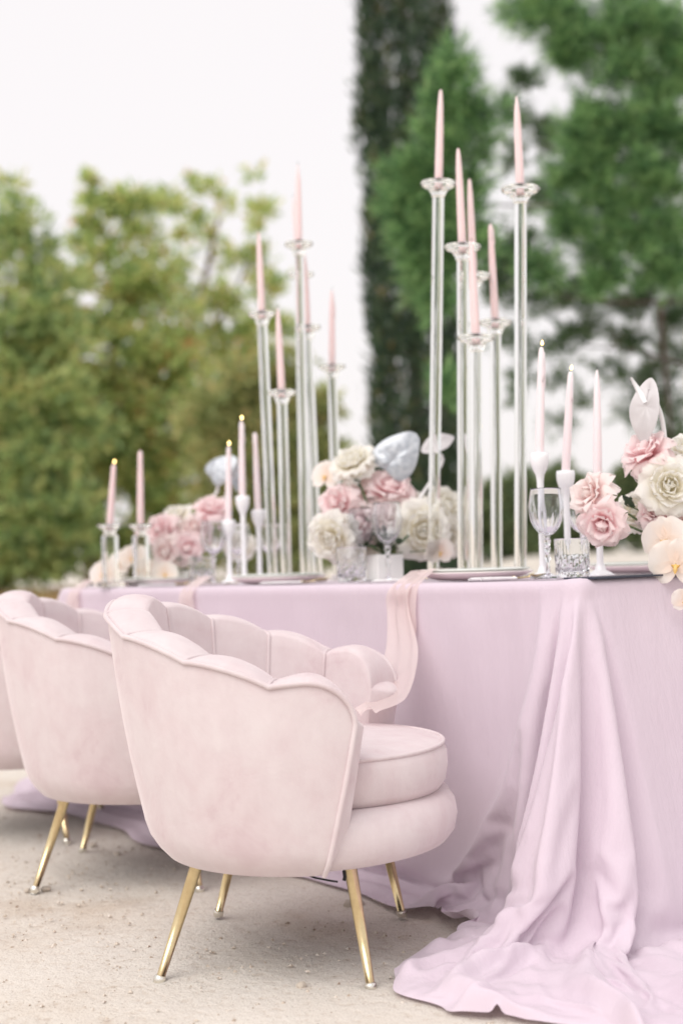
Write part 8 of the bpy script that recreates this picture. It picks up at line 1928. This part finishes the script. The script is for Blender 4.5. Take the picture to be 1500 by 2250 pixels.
anthurium(1419, 893, 3.34, 165, (-.50, -.84, .12), -8, M['white_spathe'], [at(1443, 888, 3.355), at(1455, 925, 3.36), at(1464, 1000, 3.37), at(1482, 1190, 3.42)],
          'white anthurium turned sideways above the right bouquet', .9, .0, .46, .0)
_an = bpy.data.objects['anthurium']
stem_child(_an, [at(1418, 885, 3.345), at(1403, 858, 3.35), at(1386, 830, 3.36)], [.0075, .0068, .003], M['white_stem'], 'spadix', 9)
sprig(v3, [(1375, 1110, 3.38), (1445, 1160, 3.38), (1430, 1180, 3.36)], 'dark green leaves inside the right bouquet')

# ---- middle bouquet
G = 'middle bouquet'
v2 = vase(846, 4.16, .082, .076, 'white square vase behind the middle wine glasses')
rose(772, 1008, 4.22, 102, (-.35, -.55, .75), 'white', 'ivory rose at the top of the middle bouquet', G, v2, at(795, 1090, 4.2), 11)
rose(738, 1106, 4.20, 88, (-.55, -.75, .2), 'pink', 'pink rose at the left of the middle bouquet', G, v2, None, 12)
rose(805, 1070, 4.28, 84, (-.2, -.8, .55), 'blush', 'blush rose at the upper centre of the middle bouquet', G, v2, None, 13)
rose(858, 1072, 4.22, 108, (.1, -.75, .65), 'pink', 'large pink rose under the silver anthurium', G, v2, None, 14)
rose(790, 1146, 4.18, 90, (-.25, -.95, .1), 'pink', 'pink rose seen through the left wine glass of the middle setting', G, v2, None, 15)
rose(860, 1130, 4.20, 100, (.1, -.95, .2), 'blush', 'blush rose seen through the right wine glass of the middle setting', G, v2, None, 16)
rose(722, 1186, 4.14, 112, (-.45, -.8, -.25), 'white', 'ivory rose drooping low at the left of the middle bouquet', G, v2, None, 17)
rose(800, 1196, 4.24, 80, (-.1, -.95, 0), 'white', 'ivory rose low behind the middle tumbler', G, v2, None, 18)
rose(930, 1166, 4.16, 128, (.15, -.95, .0), 'white', 'large ivory rose left of the leaning candlestick rod', G, v2, None, 19)
rose(985, 1108, 4.26, 92, (.5, -.7, .45), 'white', 'ivory rose at the upper right of the middle bouquet', G, v2, None, 20)
rose(985, 1180, 4.24, 96, (.5, -.8, -.2), 'white', 'ivory rose at the lower right of the middle bouquet', G, v2, None, 21)
rose(915, 1108, 4.28, 74, (.1, -.7, .6), 'white', 'small ivory rose in the centre of the middle bouquet', G, v2, None, 22)
G = 'cream orchids of the middle bouquet'
orchid(716, 1046, 4.30, 70, (-.5, -.8, .2), 'cream orchid left of the top ivory rose in the middle bouquet', G, v2, 6)
orchid(965, 1212, 4.12, 62, (.2, -.9, -.3), 'cream orchid hanging lowest at the right of the middle bouquet', G, v2, 7)
anthurium(872, 1000, 4.20, 126, (-.12, -.98, .10), 140, M['pearl'], [at(864, 1055, 4.23), v2], 'silvery heart-shaped anthurium standing above the middle bouquet', -.2, .0, .98, .45)
anthurium(958, 975, 4.22, 98, (.10, -.90, .42), 118, M['white_spathe'], [at(972, 1010, 4.23), at(925, 1090, 4.22), v2], 'white anthurium on a slanting white stem in the middle bouquet', .5, .0, .5, .0)
sprig(v2, [(822, 1175, 4.14), (805, 1200, 4.12), (880, 1195, 4.12), (845, 1180, 4.1), (790, 1060, 4.2)], 'dark green leaves above the middle white vase')

# ---- left bouquet at the far end
G = 'left-hand bouquet'
v1 = vase(425, 5.02, .10, .05, 'low white square vase under the left bouquet')
rose(352, 1165, 4.98, 76, (-.5, -.8, .2), 'pink', 'pink rose at the left of the left bouquet, upper of two', G, v1, None, 31)
rose(366, 1212, 4.94, 74, (-.35, -.9, -.2), 'blush', 'pink rose at the left of the left bouquet, lower of two', G, v1, None, 32)
rose(412, 1205, 4.94, 76, (.1, -.95, .0), 'pink', 'pink rose low in the centre of the left bouquet', G, v1, None, 33)
rose(428, 1162, 5.0, 72, (.2, -.8, .5), 'blush', 'blush rose at the upper right of the left bouquet', G, v1, None, 34)
rose(466, 1116, 4.98, 74, (.1, -.45, .88), 'pink', 'pink rose standing highest in the left bouquet', G, v1, at(455, 1180, 5.0), 35)
rose(385, 1130, 5.04, 72, (-.3, -.5, .8), 'white', 'ivory rose at the top left of the left bouquet', G, v1, None, 36)
rose(530, 1195, 5.10, 66, (.3, -.8, .3), 'white', 'ivory rose behind the left-hand white holders', G, v1, None, 37)
G = 'cream orchids of the left bouquet'
for i, (px, py, Y, d_, lab) in enumerate([(228, 1262, 4.94, 66, 'cream orchid lying farthest left on the table'), (262, 1238, 5.0, 58, 'cream orchid behind the leftmost short crystal holder'),
                                          (292, 1226, 4.98, 60, 'cream orchid between the two short crystal holders'), (322, 1252, 4.92, 56, 'cream orchid with orange centre under the second short crystal holder'),
                                          (362, 1262, 4.90, 58, 'cream orchid left of the low white vase')]):
    orchid(px, py, Y, d_, (-.3 + .1 * i, -.85, .25), lab, G, v1, 10 + i)
anthurium(482, 1030, 5.02, 84, (-.35, -.90, .25), 130, M['pearl'], [at(478, 1075, 5.03), at(462, 1110, 5.03), v1], 'silvery anthurium above the left bouquet', -.2, .0, .95, .45)
anthurium(512, 1045, 5.06, 74, (.70, -.65, .2), 20, M['pearl'], [at(520, 1010, 5.05), at(500, 1080, 5.06), v1], 'narrow silvery anthurium behind the left-hand lit candles', .4, .0)
sprig(v1, [(395, 1225, 4.92), (425, 1235, 4.92), (375, 1180, 4.95)], 'dark green leaves in the left bouquet')
